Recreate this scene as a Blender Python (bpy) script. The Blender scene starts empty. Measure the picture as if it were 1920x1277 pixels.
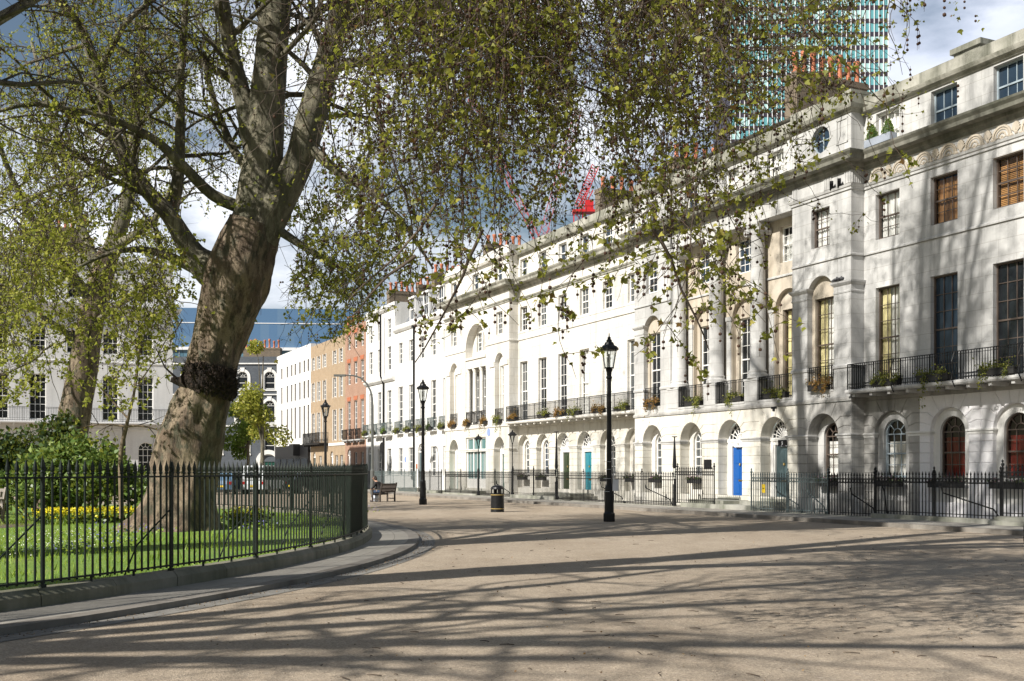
import bpy, math, random
import numpy as np
from mathutils import Vector, noise
rnd = random.Random(7); nrg = np.random.default_rng(7)
S = bpy.context.scene; C = S.collection
PI = math.pi
# ---------------------------------------------------------------- camera, world, sun
FPX = 2050.0; EYE = 1.7
cam = bpy.data.objects.new('camera', bpy.data.cameras.new('camera')); C.objects.link(cam)
cam.location = (0, 0, EYE); cam.rotation_euler = (PI/2, 0, 0)
cam.data.sensor_width = 36; cam.data.lens = 36*FPX/1920; cam.data.shift_y = 241.5/1920
cam.data.clip_start = .1; cam.data.clip_end = 3000
S.camera = cam
SUN_EL = math.radians(36.5); SUN_AZ = math.atan2(-.777, -.629)      # azimuth measured from +Y towards +X
w = bpy.data.worlds.new('World'); S.world = w; w.use_nodes = True
nt = w.node_tree; nt.nodes.clear()
def nn(t, kind, **kw):
    n = t.nodes.new(kind)
    for k, v in kw.items(): setattr(n, k, v)
    return n
sky = nn(nt, 'ShaderNodeTexSky', sky_type='NISHITA', sun_disc=False)
sky.sun_elevation = SUN_EL; sky.sun_rotation = SUN_AZ % (2*PI); sky.air_density = 1.25; sky.dust_density = 1.4; sky.ozone_density = 1.0
tc = nn(nt, 'ShaderNodeTexCoord'); mp = nn(nt, 'ShaderNodeMapping'); mp.inputs['Scale'].default_value = (1.5, 1.5, 3.6)
mp.inputs['Location'].default_value = (.35, .2, .55)
nz = nn(nt, 'ShaderNodeTexNoise'); nz.inputs['Scale'].default_value = 2.1; nz.inputs['Detail'].default_value = 9; nz.inputs['Roughness'].default_value = .56
cr = nn(nt, 'ShaderNodeValToRGB'); cr.color_ramp.elements[0].position = .43; cr.color_ramp.elements[1].position = .60
nz2 = nn(nt, 'ShaderNodeTexNoise'); nz2.inputs['Scale'].default_value = 4.2; nz2.inputs['Detail'].default_value = 6
crc = nn(nt, 'ShaderNodeValToRGB'); crc.color_ramp.elements[0].color = (9.6, 10.5, 12.6, 1); crc.color_ramp.elements[1].color = (14.2, 14.6, 15.4, 1)
crc.color_ramp.elements[0].position = .38; crc.color_ramp.elements[1].position = .62
mx = nn(nt, 'ShaderNodeMix', data_type='RGBA'); bg = nn(nt, 'ShaderNodeBackground'); bg.inputs['Strength'].default_value = .057
wo = nn(nt, 'ShaderNodeOutputWorld')
L = nt.links.new
L(tc.outputs['Generated'], mp.inputs['Vector']); L(mp.outputs[0], nz.inputs['Vector']); L(mp.outputs[0], nz2.inputs['Vector'])
dp = nn(nt, 'ShaderNodeVectorMath', operation='DOT_PRODUCT'); dp.inputs[1].default_value = (.34, .93, -.12); L(tc.outputs['Generated'], dp.inputs[0])
mr = nn(nt, 'ShaderNodeMapRange'); mr.inputs['From Min'].default_value = .45; mr.inputs['From Max'].default_value = 1; mr.inputs['To Min'].default_value = -.22; mr.inputs['To Max'].default_value = .18; L(dp.outputs['Value'], mr.inputs['Value'])
ad = nn(nt, 'ShaderNodeMath', operation='ADD'); L(nz.outputs['Fac'], ad.inputs[0]); L(mr.outputs[0], ad.inputs[1])
L(ad.outputs[0], cr.inputs['Fac']); L(nz2.outputs['Fac'], crc.inputs['Fac'])
L(cr.outputs['Color'], mx.inputs['Factor']); L(sky.outputs[0], mx.inputs['A']); L(crc.outputs[0], mx.inputs['B'])
L(mx.outputs['Result'], bg.inputs['Color']); L(bg.outputs[0], wo.inputs[0])
sl = bpy.data.lights.new('sun', 'SUN'); sl.energy = 5.0; sl.angle = math.radians(.53); sl.color = (1, .955, .885)
sun = bpy.data.objects.new('sun', sl); C.objects.link(sun)
sd = Vector((-.777*math.cos(SUN_EL), -.629*math.cos(SUN_EL), math.sin(SUN_EL)))
sun.rotation_euler = sd.to_track_quat('Z', 'Y').to_euler(); sun.location = sd*60
S.view_settings.view_transform = 'Standard'; S.view_settings.look = 'None'; S.view_settings.exposure = .54; S.view_settings.gamma = 1
S.cycles.max_bounces = 6; S.cycles.transparent_max_bounces = 16
try:
    S.cycles.use_denoising = True
except Exception: pass

# ---------------------------------------------------------------- materials
MATS = {}
def newmat(name):
    m = bpy.data.materials.new(name); m.use_nodes = True; MATS[name] = m
    t = m.node_tree; b = t.nodes['Principled BSDF']; return m, t, b
def noise_node(t, vec, scale, detail=4, rough=.55, mscale=None, loc=None):
    n = nn(t, 'ShaderNodeTexNoise'); n.inputs['Scale'].default_value = scale; n.inputs['Detail'].default_value = detail; n.inputs['Roughness'].default_value = rough
    if mscale or loc:
        mpn = nn(t, 'ShaderNodeMapping')
        if mscale: mpn.inputs['Scale'].default_value = mscale
        if loc: mpn.inputs['Location'].default_value = loc
        t.links.new(vec, mpn.inputs['Vector']); vec = mpn.outputs[0]
    t.links.new(vec, n.inputs['Vector']); return n.outputs['Fac']
def ramp(t, fac, stops):
    r = nn(t, 'ShaderNodeValToRGB'); e = r.color_ramp.elements
    while len(e) < len(stops): e.new(.5)
    for el, (p, c) in zip(e, stops):
        el.position = p; el.color = (c if len(c) == 4 else (*c, 1)) if hasattr(c, '__len__') else (c, c, c, 1)
    t.links.new(fac, r.inputs['Fac']); return r.outputs['Color']
def mixc(t, fac, a, b, mode='MIX'):
    m = nn(t, 'ShaderNodeMix', data_type='RGBA', blend_type=mode)
    for s, v in (('Factor', fac), ('A', a), ('B', b)):
        if hasattr(v, 'is_linked'): t.links.new(v, m.inputs[s])
        elif s == 'Factor': m.inputs[s].default_value = v
        else: m.inputs[s].default_value = (*v, 1)
    return m.outputs['Result']
def bump(t, b, h, strength, dist):
    n = nn(t, 'ShaderNodeBump'); n.inputs['Strength'].default_value = strength; n.inputs['Distance'].default_value = dist
    t.links.new(h, n.inputs['Height']); t.links.new(n.outputs[0], b.inputs['Normal'])
def objc(t): return nn(t, 'ShaderNodeTexCoord').outputs['Object']

def simple(name, col, rough=.6, var=.15, scale=6, metal=0, spec=.5):
    m, t, b = newmat(name); v = objc(t)
    f = noise_node(t, v, scale, 5)
    lo = tuple(c*(1-var) for c in col); hi = tuple(min(1, c*(1+var)) for c in col)
    t.links.new(ramp(t, f, [(.3, lo), (.7, hi)]), b.inputs['Base Color'])
    b.inputs['Roughness'].default_value = rough; b.inputs['Metallic'].default_value = metal
    b.inputs['Specular IOR Level'].default_value = spec
    return m
def stone(name, base, dirt, amount=.5, ashlar=True, warm=None):
    """painted or bare stone: blotches, vertical rain streaks, fine grain, faint ashlar joints"""
    m, t, b = newmat(name); v = objc(t); ln = t.links.new
    big = noise_node(t, v, .55, 6, .62)
    st = noise_node(t, v, 1.0, 5, .6, (2.6, 2.6, .16))
    fi = noise_node(t, v, 14, 4, .6)
    c = mixc(t, ramp(t, big, [(.36, 0.), (.72, amount)]), base, dirt)
    if warm: c = mixc(t, ramp(t, noise_node(t, v, .8, 4, .5, None, (9, 3, 2)), [(.45, 0.), (.75, .55)]), c, warm)
    c = mixc(t, ramp(t, st, [(.47, 0.), (.76, amount*.95)]), c, tuple(d*.75 for d in dirt))
    c = mixc(t, ramp(t, fi, [(.3, .10), (.6, 0.)]), c, tuple(d*.6 for d in dirt))
    if ashlar:
        sx = nn(t, 'ShaderNodeSeparateXYZ'); ln(v, sx.inputs[0]); sm_ = nn(t, 'ShaderNodeMath', operation='ADD'); ln(sx.outputs[0], sm_.inputs[0]); ln(sx.outputs[1], sm_.inputs[1]); cx = nn(t, 'ShaderNodeCombineXYZ'); ln(sm_.outputs[0], cx.inputs[0]); ln(sx.outputs[2], cx.inputs[1])
        br = nn(t, 'ShaderNodeTexBrick'); br.inputs['Scale'].default_value = 1; br.inputs['Brick Width'].default_value = 1.3; br.inputs['Row Height'].default_value = .52
        br.inputs['Mortar Size'].default_value = .008; br.inputs['Color1'].default_value = (1, 1, 1, 1); br.inputs['Color2'].default_value = (.93, .93, .92, 1); br.inputs['Mortar'].default_value = (.6, .58, .54, 1)
        ln(cx.outputs[0], br.inputs['Vector']); c = mixc(t, .8 if amount > .45 else .35, c, br.outputs['Color'], 'MULTIPLY')
    ln(c, b.inputs['Base Color']); b.inputs['Roughness'].default_value = .8
    bump(t, b, fi, .25, .02)
    return m
def brick(name, c1, c2, mortar, bw=.225, rh=.075):
    m, t, b = newmat(name); v = objc(t); ln = t.links.new
    sx = nn(t, 'ShaderNodeSeparateXYZ'); ln(v, sx.inputs[0]); ad = nn(t, 'ShaderNodeMath', operation='ADD'); ln(sx.outputs[0], ad.inputs[0]); ln(sx.outputs[1], ad.inputs[1])
    cx = nn(t, 'ShaderNodeCombineXYZ'); ln(ad.outputs[0], cx.inputs[0]); ln(sx.outputs[2], cx.inputs[1])
    br = nn(t, 'ShaderNodeTexBrick'); br.inputs['Scale'].default_value = 1; br.inputs['Brick Width'].default_value = bw; br.inputs['Row Height'].default_value = rh
    br.inputs['Mortar Size'].default_value = .01; br.inputs['Color1'].default_value = (*c1, 1); br.inputs['Color2'].default_value = (*c2, 1); br.inputs['Mortar'].default_value = (*mortar, 1)
    ln(cx.outputs[0], br.inputs['Vector'])
    f = noise_node(t, v, 1.2, 5); c = mixc(t, ramp(t, f, [(.35, .0), (.7, .45)]), br.outputs['Color'], tuple(x*.6 for x in c1))
    ln(c, b.inputs['Base Color']); b.inputs['Roughness'].default_value = .85
    return m
def leafmat(name, stops, trans=.35, rough=.5):
    m, t, b = newmat(name); ln = t.links.new
    g = nn(t, 'ShaderNodeNewGeometry'); col = ramp(t, g.outputs['Random Per Island'], stops)
    ln(col, b.inputs['Base Color']); b.inputs['Roughness'].default_value = rough; b.inputs['Specular IOR Level'].default_value = .3
    tr = nn(t, 'ShaderNodeBsdfTranslucent'); ln(mixc(t, .5, col, (.55, .6, .08)), tr.inputs['Color'])
    ms = nn(t, 'ShaderNodeMixShader'); ms.inputs[0].default_value = trans
    ln(b.outputs[0], ms.inputs[1]); ln(tr.outputs[0], ms.inputs[2]); ln(ms.outputs[0], t.nodes['Material Output'].inputs['Surface'])
    return m
def glassmat(name, dark, trans=0.0, tint=(1, 1, 1), rough=.03, wob=.4):
    """window pane: dark room behind + reflections; trans > 0 shows what hangs behind it"""
    m, t, b = newmat(name); ln = t.links.new; v = objc(t)
    b.inputs['Base Color'].default_value = (*dark, 1); b.inputs['Roughness'].default_value = rough; b.inputs['Specular IOR Level'].default_value = .42
    f = noise_node(t, v, 1.3, 2, .5)
    bump(t, b, f, wob, .05)
    if trans > 0:
        tr = nn(t, 'ShaderNodeBsdfTransparent'); tr.inputs[0].default_value = (*tint, 1)
        gl = nn(t, 'ShaderNodeBsdfGlossy'); gl.inputs['Roughness'].default_value = .04
        fr = nn(t, 'ShaderNodeFresnel'); fr.inputs[0].default_value = 1.5
        ms = nn(t, 'ShaderNodeMixShader'); ln(fr.outputs[0], ms.inputs[0]); ln(tr.outputs[0], ms.inputs[1]); ln(gl.outputs[0], ms.inputs[2])
        ln(ms.outputs[0], t.nodes['Material Output'].inputs['Surface'])
    return m

stone('stone_grey', (.585, .58, .565), (.27, .27, .265), .72)
stone('stone_block', (.45, .44, .415), (.17, .165, .155), .9, ashlar=False)
stone('stone_tan', (.53, .475, .395), (.33, .27, .19), .65, ashlar=False)
stone('stone_cream', (.735, .72, .685), (.42, .40, .35), .58, warm=(.77, .71, .61))
stone('cream_block', (.71, .69, .63), (.40, .37, .29), .6, ashlar=False)
stone('stucco_white', (.77, .765, .74), (.50, .49, .455), .45, ashlar=False)
stone('stucco_grey', (.74, .74, .74), (.52, .51, .50), .4, ashlar=False)
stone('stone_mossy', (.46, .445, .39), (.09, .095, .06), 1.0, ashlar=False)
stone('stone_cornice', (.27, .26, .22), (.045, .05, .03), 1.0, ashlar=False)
stone('stone_step', (.40, .39, .35), (.15, .16, .11), .8, ashlar=False)
stone('white_block', (.80, .79, .80), (.62, .61, .62), .3, ashlar=False)
brick('brick_brown', (.20, .15, .10), (.11, .085, .06), (.16, .14, .11))
brick('brick_red', (.37, .20, .125), (.30, .15, .095), (.38, .31, .25))
brick('brick_tan', (.37, .26, .155), (.30, .21, .12), (.40, .34, .26))
brick('brick_dark', (.075, .09, .11), (.05, .06, .075), (.12, .13, .14))
simple('terracotta', (.40, .135, .065), .75, .3, 9)
simple('slate', (.13, .14, .16), .5, .3, 4)
simple('lead', (.42, .44, .47), .5, .15, 3)
simple('frame_white', (.80, .79, .76), .45, .05)
simple('frame_dark', (.10, .075, .06), .5, .2)
simple('frame_grey', (.30, .36, .40), .5, .1)
simple('iron', (.010, .0105, .011), .5, .35, 20, 0, .25)
simple('iron_green', (.010, .0165, .012), .5, .35, 12, 0, .25)
simple('iron_grey', (.11, .14, .14), .5, .25, 12)
simple('curtain_white', (.78, .78, .75), .9, .08, 2)
simple('curtain_yellow', (.62, .56, .30), .9, .2, 2)
simple('curtain_orange', (.36, .19, .065), .9, .35, 3)
simple('blind_red', (.22, .022, .015), .8, .25, 3)
simple('room', (.02, .019, .018), .9, .3, 2)
simple('door_blue', (.008, .085, .32), .25, .06, 2)
simple('door_teal', (.025, .19, .24), .3, .08, 2)
simple('door_grey', (.075, .115, .125), .35, .1, 2)
simple('door_green', (.03, .045, .02), .35, .2, 2)
simple('door_aqua', (.30, .55, .50), .4, .08, 2)
simple('door_forest', (.01, .07, .05), .3, .1, 2)
simple('brass', (.62, .44, .16), .3, .15, 9, 1)
simple('black_paint', (.010, .010, .011), .4, .3, 8, 0, .3)
simple('gold_paint', (.42, .30, .10), .4, .2, 12)
simple('planter_grey', (.28, .31, .36), .7, .1, 3)
simple('planter_black', (.018, .017, .016), .6, .2, 5)
simple('paper', (.72, .72, .74), .8, .06, 3)
simple('yellow_sign', (.75, .52, .02), .5, .06, 3)
simple('red_paint', (.50, .018, .02), .4, .12, 2)
simple('pink_red', (.42, .10, .11), .5, .12, 2)
simple('wood', (.035, .024, .017), .6, .35, 10)
simple('wood_grey', (.24, .21, .18), .75, .25, 10)
simple('skin', (.50, .29, .20), .5, .06, 9)
simple('coat', (.012, .011, .012), .85, .25, 9)
simple('jeans', (.025, .045, .09), .85, .25, 9)
simple('hair', (.03, .018, .012), .6, .3, 20)
simple('bag_white', (.62, .66, .74), .6, .08, 6)
simple('bag_dark', (.015, .018, .028), .7, .2, 6)
simple('rubber', (.02, .02, .02), .7, .2, 20)
simple('chrome', (.55, .55, .56), .25, .1, 8, 1)
simple('car_blue', (.10, .17, .26), .2, .05, 1)
simple('car_white', (.62, .66, .68), .25, .05, 1)
simple('car_black', (.015, .016, .018), .2, .1, 1)
simple('tail_red', (.40, .01, .01), .3, .1, 3)
simple('plaque_blue', (.25, .33, .62), .4, .08, 3)
simple('letter_white', (.78, .79, .80), .5, .03, 3)
simple('seed', (.055, .028, .016), .9, .4, 30)
simple('twig', (.075, .055, .038), .85, .35, 9)
simple('stem', (.16, .12, .08), .85, .3, 6)
simple('street_steel', (.10, .105, .10), .45, .15, 4)
simple('bird_grey', (.05, .05, .055), .7, .3, 20)
glassmat('pane_dark', (.014, .017, .020))
glassmat('pane_grey', (.075, .082, .085))
glassmat('pane_blue', (.02, .035, .055))
glassmat('pane_clear', (.02, .02, .02), .9)
glassmat('pane_teal', (.10, .19, .19))
glassmat('lamp_glass', (.8, .8, .8), .9, (.93, .95, .95))
glassmat('tower_glass', (.12, .33, .36), wob=.15, rough=.12)
glassmat('tower_pale', (.38, .58, .57), wob=.15, rough=.2)
glassmat('block_blue', (.09, .17, .29), wob=.15, rough=.1)
glassmat('block_slate', (.075, .15, .20), wob=.15, rough=.12)
glassmat('block_pale', (.11, .19, .30), wob=.15, rough=.1)
glassmat('block_teal', (.10, .19, .25), wob=.15, rough=.12)
simple('spandrel', (.035, .028, .045), .5, .15, 1)
simple('mullion', (.72, .72, .72), .5, .05, 1)
# plane leaves in spring: fresh yellow-green, olive, a few brown
leafmat('leaf_plane', [(0, (.13, .06, .02)), (.06, (.11, .13, .025)), (.25, (.20, .22, .038)), (.6, (.30, .31, .055)), (.9, (.42, .41, .08)), (1, (.50, .45, .12))], .45)
leafmat('leaf_near', [(0, (.13, .05, .02)), (.10, (.08, .085, .018)), (.35, (.135, .15, .026)), (.7, (.22, .23, .036)), (.93, (.36, .35, .06)), (1, (.44, .38, .10))], .45)
leafmat('leaf_laurel', [(0, (.045, .085, .022)), (.4, (.10, .17, .04)), (.8, (.19, .28, .07)), (1, (.34, .40, .15))], .25, .38)
leafmat('leaf_dark', [(0, (.014, .030, .012)), (.5, (.03, .058, .018)), (1, (.075, .12, .03))], .2)
leafmat('leaf_street', [(0, (.05, .10, .02)), (.5, (.11, .20, .035)), (1, (.22, .34, .07))], .4)
leafmat('leaf_box', [(0, (.05, .07, .02)), (.5, (.13, .15, .03)), (1, (.30, .29, .06))], .3)
leafmat('leaf_rust', [(0, (.10, .05, .02)), (.5, (.26, .12, .04)), (1, (.40, .24, .09))], .3)
leafmat('leaf_yellow', [(0, (.55, .46, .01)), (.5, (.80, .68, .015)), (1, (.86, .78, .08))], .25)
leafmat('leaf_violet', [(0, (.10, .10, .28)), (1, (.26, .26, .55))], .2)
leafmat('leaf_pink', [(0, (.18, .06, .12)), (1, (.42, .22, .33))], .2)
leafmat('leaf_daisy', [(0, (.6, .62, .5)), (1, (.8, .8, .75))], .1)
leafmat('leaf_litter', [(0, (.05, .03, .018)), (.5, (.12, .07, .035)), (.85, (.26, .15, .06)), (1, (.34, .22, .10))], .05)
leafmat('grass_blade', [(0, (.13, .24, .025)), (.5, (.24, .37, .04)), (1, (.40, .50, .10))], .4)
# bark of the plane trees: peeling plates of cream, tan, grey-green
def bark(name, a, bcol, ccol, dk, scale=1.0):
    m, t, b = newmat(name); v = objc(t); ln = t.links.new
    n1 = noise_node(t, v, 2.6*scale, 9, .66, (1, 1, .38)); n2 = noise_node(t, v, 4.2*scale, 8, .65, (1, 1, .45), (4, 7, 1)); n3 = noise_node(t, v, 8*scale, 8, .75, (1, 1, .28)); vo = nn(t, 'ShaderNodeTexVoronoi', feature='DISTANCE_TO_EDGE'); vm = nn(t, 'ShaderNodeMapping'); vm.inputs['Scale'].default_value = (7*scale, 7*scale, 2.4*scale); wv = nn(t, 'ShaderNodeVectorMath', operation='ADD'); nc = nn(t, 'ShaderNodeTexNoise'); nc.inputs['Scale'].default_value = 5; nc.inputs['Detail'].default_value = 5; ln(v, nc.inputs['Vector']); sc = nn(t, 'ShaderNodeVectorMath', operation='SCALE'); sc.inputs['Scale'].default_value = .35; ln(nc.outputs['Color'], sc.inputs[0]); ln(v, wv.inputs[0]); ln(sc.outputs[0], wv.inputs[1]); ln(wv.outputs[0], vm.inputs['Vector']); ln(vm.outputs[0], vo.inputs['Vector']); crk = ramp(t, vo.outputs['Distance'], [(.0, .55), (.07, 0.)])
    c = mixc(t, ramp(t, n1, [(.44, 0.), (.52, 1.)]), a, bcol)
    c = mixc(t, ramp(t, n2, [(.53, 0.), (.60, 1.)]), c, ccol)
    c = mixc(t, ramp(t, n3, [(.36, .85), (.52, 0.)]), c, dk); c = mixc(t, crk, c, dk)
    ln(c, b.inputs['Base Color']); b.inputs['Roughness'].default_value = .9
    ad = nn(t, 'ShaderNodeMath', operation='ADD'); ln(n1, ad.inputs[0]); ln(n3, ad.inputs[1]); bump(t, b, ad.outputs[0], .8, .08)
bark('bark_trunk', (.15, .108, .073), (.27, .21, .145), (.105, .098, .066), (.030, .021, .014))
bark('bark_limb', (.21, .19, .135), (.12, .115, .075), (.31, .28, .20), (.065, .055, .04))
bark('bark_dark', (.13, .11, .08), (.18, .16, .11), (.09, .085, .06), (.05, .045, .035), 1.5)
bark('bark_burl', (.026, .017, .012), (.055, .032, .020), (.016, .011, .009), (.008, .006, .005), 5)
# ground surfaces
def gravel():
    m, t, b = newmat('gravel'); v = objc(t); ln = t.links.new
    big = noise_node(t, v, .22, 5, .6); mid = noise_node(t, v, 2.2, 6, .65); vo = nn(t, 'ShaderNodeTexVoronoi'); vo.inputs['Scale'].default_value = 62; ln(v, vo.inputs['Vector'])
    fine = noise_node(t, v, 38, 4, .7)
    c = ramp(t, big, [(.3, (.345, .285, .212)), (.7, (.43, .365, .283))])
    c = mixc(t, ramp(t, mid, [(.35, .45), (.65, 0.)]), c, (.27, .22, .17)); c = mixc(t, ramp(t, noise_node(t, v, .6, 6, .7, (1, .35, 1), (3, 8, 0)), [(.47, 0.), (.66, .65)]), c, (.27, .215, .155)); c = mixc(t, ramp(t, noise_node(t, v, 5.5, 5, .7, None, (5, 1, 0)), [(.55, 0.), (.72, .4)]), c, (.50, .44, .37))
    sv = nn(t, 'ShaderNodeSeparateColor'); ln(vo.outputs['Color'], sv.inputs[0])
    c = mixc(t, .75, c, ramp(t, sv.outputs[0], [(0, (.50, .47, .44)), (.45, (.92, .90, .88)), (.85, (1.1, 1.06, 1.0)), (1, (1.5, 1.45, 1.4))]), 'MULTIPLY')
    c = mixc(t, ramp(t, fine, [(.30, .5), (.46, 0.)]), c, (.20, .16, .12))
    ln(c, b.inputs['Base Color']); b.inputs['Roughness'].default_value = .92
    ad = nn(t, 'ShaderNodeMath', operation='ADD'); ln(vo.outputs['Distance'], ad.inputs[0]); ln(fine, ad.inputs[1]); bump(t, b, ad.outputs[0], .5, .012)
gravel()
def paving(name, c1, c2, bw, rh, polar=False, mortar=(.13, .12, .10)):
    m, t, b = newmat(name); ln = t.links.new; v = objc(t)
    uv = nn(t, 'ShaderNodeTexCoord').outputs['UV']
    br = nn(t, 'ShaderNodeTexBrick'); br.inputs['Scale'].default_value = 1; br.inputs['Brick Width'].default_value = bw; br.inputs['Row Height'].default_value = rh
    br.inputs['Mortar Size'].default_value = .008; br.inputs['Color1'].default_value = (*c1, 1); br.inputs['Color2'].default_value = (*c2, 1); br.inputs['Mortar'].default_value = (*mortar, 1)
    ln(uv, br.inputs['Vector'])
    f = noise_node(t, v, 1.4, 6, .65); fi = noise_node(t, v, 25, 4, .6)
    c = mixc(t, ramp(t, f, [(.38, .5), (.65, 0.)]), br.outputs['Color'], tuple(x*.55 for x in c1))
    c = mixc(t, ramp(t, fi, [(.3, .3), (.5, 0.)]), c, tuple(x*.5 for x in c1))
    ln(c, b.inputs['Base Color']); b.inputs['Roughness'].default_value = .85; bump(t, b, br.outputs['Fac'], -.3, .01)
paving('paving', (.36, .335, .29), (.29, .27, .235), .9, .62)
paving('setts', (.27, .255, .23), (.20, .19, .17), .22, .115)
stone('kerb_stone', (.27, .25, .20), (.09, .095, .05), .95, ashlar=False)
stone('kerb_granite', (.26, .24, .21), (.12, .10, .08), .8, ashlar=False)
simple('asphalt', (.10, .10, .10), .9, .2, 3)
def lawnmat():
    m, t, b = newmat('lawn'); v = objc(t)
    f = noise_node(t, v, .8, 7, .7); g = noise_node(t, v, 24, 4, .7)
    c = mixc(t, ramp(t, g, [(.3, .6), (.6, 0.)]), ramp(t, f, [(.3, (.13, .25, .03)), (.55, (.18, .29, .04)), (.75, (.25, .29, .08))]), (.03, .055, .01))
    t.links.new(c, b.inputs['Base Color']); b.inputs['Roughness'].default_value = .9; bump(t, b, g, .6, .04)
lawnmat()
simple('soil', (.10, .075, .055), .95, .4, 6)

# ---------------------------------------------------------------- mesh builder
class MB:
    def __init__(s): s.v = []; s.f = []; s.m = []
    def add(s, vs, fs, mi=0):
        o = len(s.v); s.v += [tuple(p) for p in vs]; s.f += [tuple(i+o for i in f) for f in fs]; s.m += [mi]*len(fs); return s
    def box(s, x0, x1, y0, y1, z0, z1, mi=0):
        return s.add([(x0,y0,z0),(x1,y0,z0),(x1,y1,z0),(x0,y1,z0),(x0,y0,z1),(x1,y0,z1),(x1,y1,z1),(x0,y1,z1)],
                     [(0,1,5,4),(1,2,6,5),(2,3,7,6),(3,0,4,7),(4,5,6,7),(3,2,1,0)], mi)
    def bar(s, a, b, w, d=None, mi=0, up=(0,0,1)):
        """square bar from a to b"""
        d = d or w; a = Vector(a); b = Vector(b); t = (b-a).normalized(); u = Vector(up)
        if abs(t.dot(u)) > .95: u = Vector((1,0,0))
        x = t.cross(u).normalized(); y = x.cross(t).normalized(); p = []
        for c in (a, b):
            for sx, sy in ((-1,-1),(1,-1),(1,1),(-1,1)): p.append(c + x*(sx*w/2) + y*(sy*d/2))
        return s.add(p, [(0,1,5,4),(1,2,6,5),(2,3,7,6),(3,0,4,7),(4,5,6,7),(3,2,1,0)], mi)
    def prism(s, poly, y0, y1, mi=0):
        """poly (x,z) counter-clockwise seen from the front; y0 front, y1 back"""
        n = len(poly); vs = [(x,y0,z) for x,z in poly] + [(x,y1,z) for x,z in poly]
        return s.add(vs, [tuple(range(n))] + [(i, i+n, (i+1)%n+n, (i+1)%n) for i in range(n)] + [tuple(range(2*n-1, n-1, -1))], mi)
    def prism_z(s, poly, z0, z1, mi=0):
        n = len(poly); vs = [(x,y,z0) for x,y in poly] + [(x,y,z1) for x,y in poly]
        return s.add(vs, [tuple(range(n-1,-1,-1)), tuple(range(n,2*n))] + [(i, (i+1)%n, (i+1)%n+n, i+n) for i in range(n)], mi)
    def lathe(s, prof, c=(0,0,0), n=16, mi=0, a0=0.):
        k = len(prof); vs = []
        for r, z in prof:
            for i in range(n):
                a = a0 + 2*PI*i/n; vs.append((c[0]+r*math.cos(a), c[1]+r*math.sin(a), c[2]+z))
        fs = [(j*n+i, j*n+(i+1)%n, (j+1)*n+(i+1)%n, (j+1)*n+i) for j in range(k-1) for i in range(n)]
        fs += [tuple(range(n-1,-1,-1)), tuple(range((k-1)*n, k*n))]
        return s.add(vs, fs, mi)
    def tube(s, pts, rad, n=8, mi=0, cap=True):
        P = [Vector(p) for p in pts]; N = len(P); R = rad if hasattr(rad, '__len__') else [rad]*N
        up = Vector((0,0,1)) if abs((P[-1]-P[0]).normalized().z) < .9 else Vector((1,0,0)); vs = []
        for i in range(N):
            t = (P[min(i+1,N-1)]-P[max(i-1,0)]).normalized(); x = t.cross(up).normalized(); y = x.cross(t)
            for k in range(n):
                a = 2*PI*k/n; vs.append(P[i] + x*(R[i]*math.cos(a)) + y*(R[i]*math.sin(a)))
        fs = [(j*n+i, j*n+(i+1)%n, (j+1)*n+(i+1)%n, (j+1)*n+i) for j in range(N-1) for i in range(n)]
        if cap: fs += [tuple(range(n-1,-1,-1)), tuple(range((N-1)*n, N*n))]
        return s.add(vs, fs, mi)
    def ball(s, c, r, mi=0, n=8, m=6):
        rr = r if hasattr(r, '__len__') else (r, r, r); vs = []; fs = []
        for j in range(m+1):
            th = PI*j/m
            for i in range(n):
                a = 2*PI*i/n; vs.append((c[0]+rr[0]*math.sin(th)*math.cos(a), c[1]+rr[1]*math.sin(th)*math.sin(a), c[2]+rr[2]*math.cos(th)))
        for j in range(m):
            for i in range(n): fs.append((j*n+i, (j+1)*n+i, (j+1)*n+(i+1)%n, j*n+(i+1)%n))
        return s.add(vs, fs, mi)
    def build(s, name, mats, parent=None, loc=(0,0,0), smooth=False):
        me = bpy.data.meshes.new(name); me.from_pydata(s.v, [], s.f)
        mats = mats if isinstance(mats, (list, tuple)) else [mats]
        for m in mats: me.materials.append(MATS[m] if isinstance(m, str) else m)
        if len(mats) > 1: me.polygons.foreach_set('material_index', s.m)
        if smooth: me.polygons.foreach_set('use_smooth', [True]*len(me.polygons))
        me.update(); o = bpy.data.objects.new(name, me); C.objects.link(o); o.location = loc
        if parent: o.parent = parent
        return o
def np_mesh(name, V, F, mat, parent=None, smooth=False, loc=(0,0,0)):
    """V (n,3) float, F (m,k) int: fast mesh of k-gons"""
    me = bpy.data.meshes.new(name); m, k = F.shape
    me.vertices.add(len(V)); me.vertices.foreach_set('co', V.astype(np.float32).ravel())
    me.loops.add(m*k); me.loops.foreach_set('vertex_index', F.astype(np.int32).ravel())
    me.polygons.add(m); me.polygons.foreach_set('loop_start', np.arange(0, m*k, k, dtype=np.int32)); me.polygons.foreach_set('loop_total', np.full(m, k, dtype=np.int32))
    if smooth: me.polygons.foreach_set('use_smooth', np.ones(m, dtype=bool))
    me.materials.append(MATS[mat]); me.update(calc_edges=True); me.validate()
    o = bpy.data.objects.new(name, me); C.objects.link(o); o.location = loc
    if parent: o.parent = parent
    return o
def tag(o, label=None, cat=None, group=None, kind=None):
    if label: o['label'] = label
    if cat: o['category'] = cat
    if group: o['group'] = group
    if kind: o['kind'] = kind
    return o
def thing(name, label, cat, loc=(0,0,0), rz=0., group=None):
    o = bpy.data.objects.new(name, None); C.objects.link(o); o.location = loc; o.rotation_euler = (0,0,rz); o.empty_display_size = .3
    return tag(o, label, cat, group)
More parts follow.
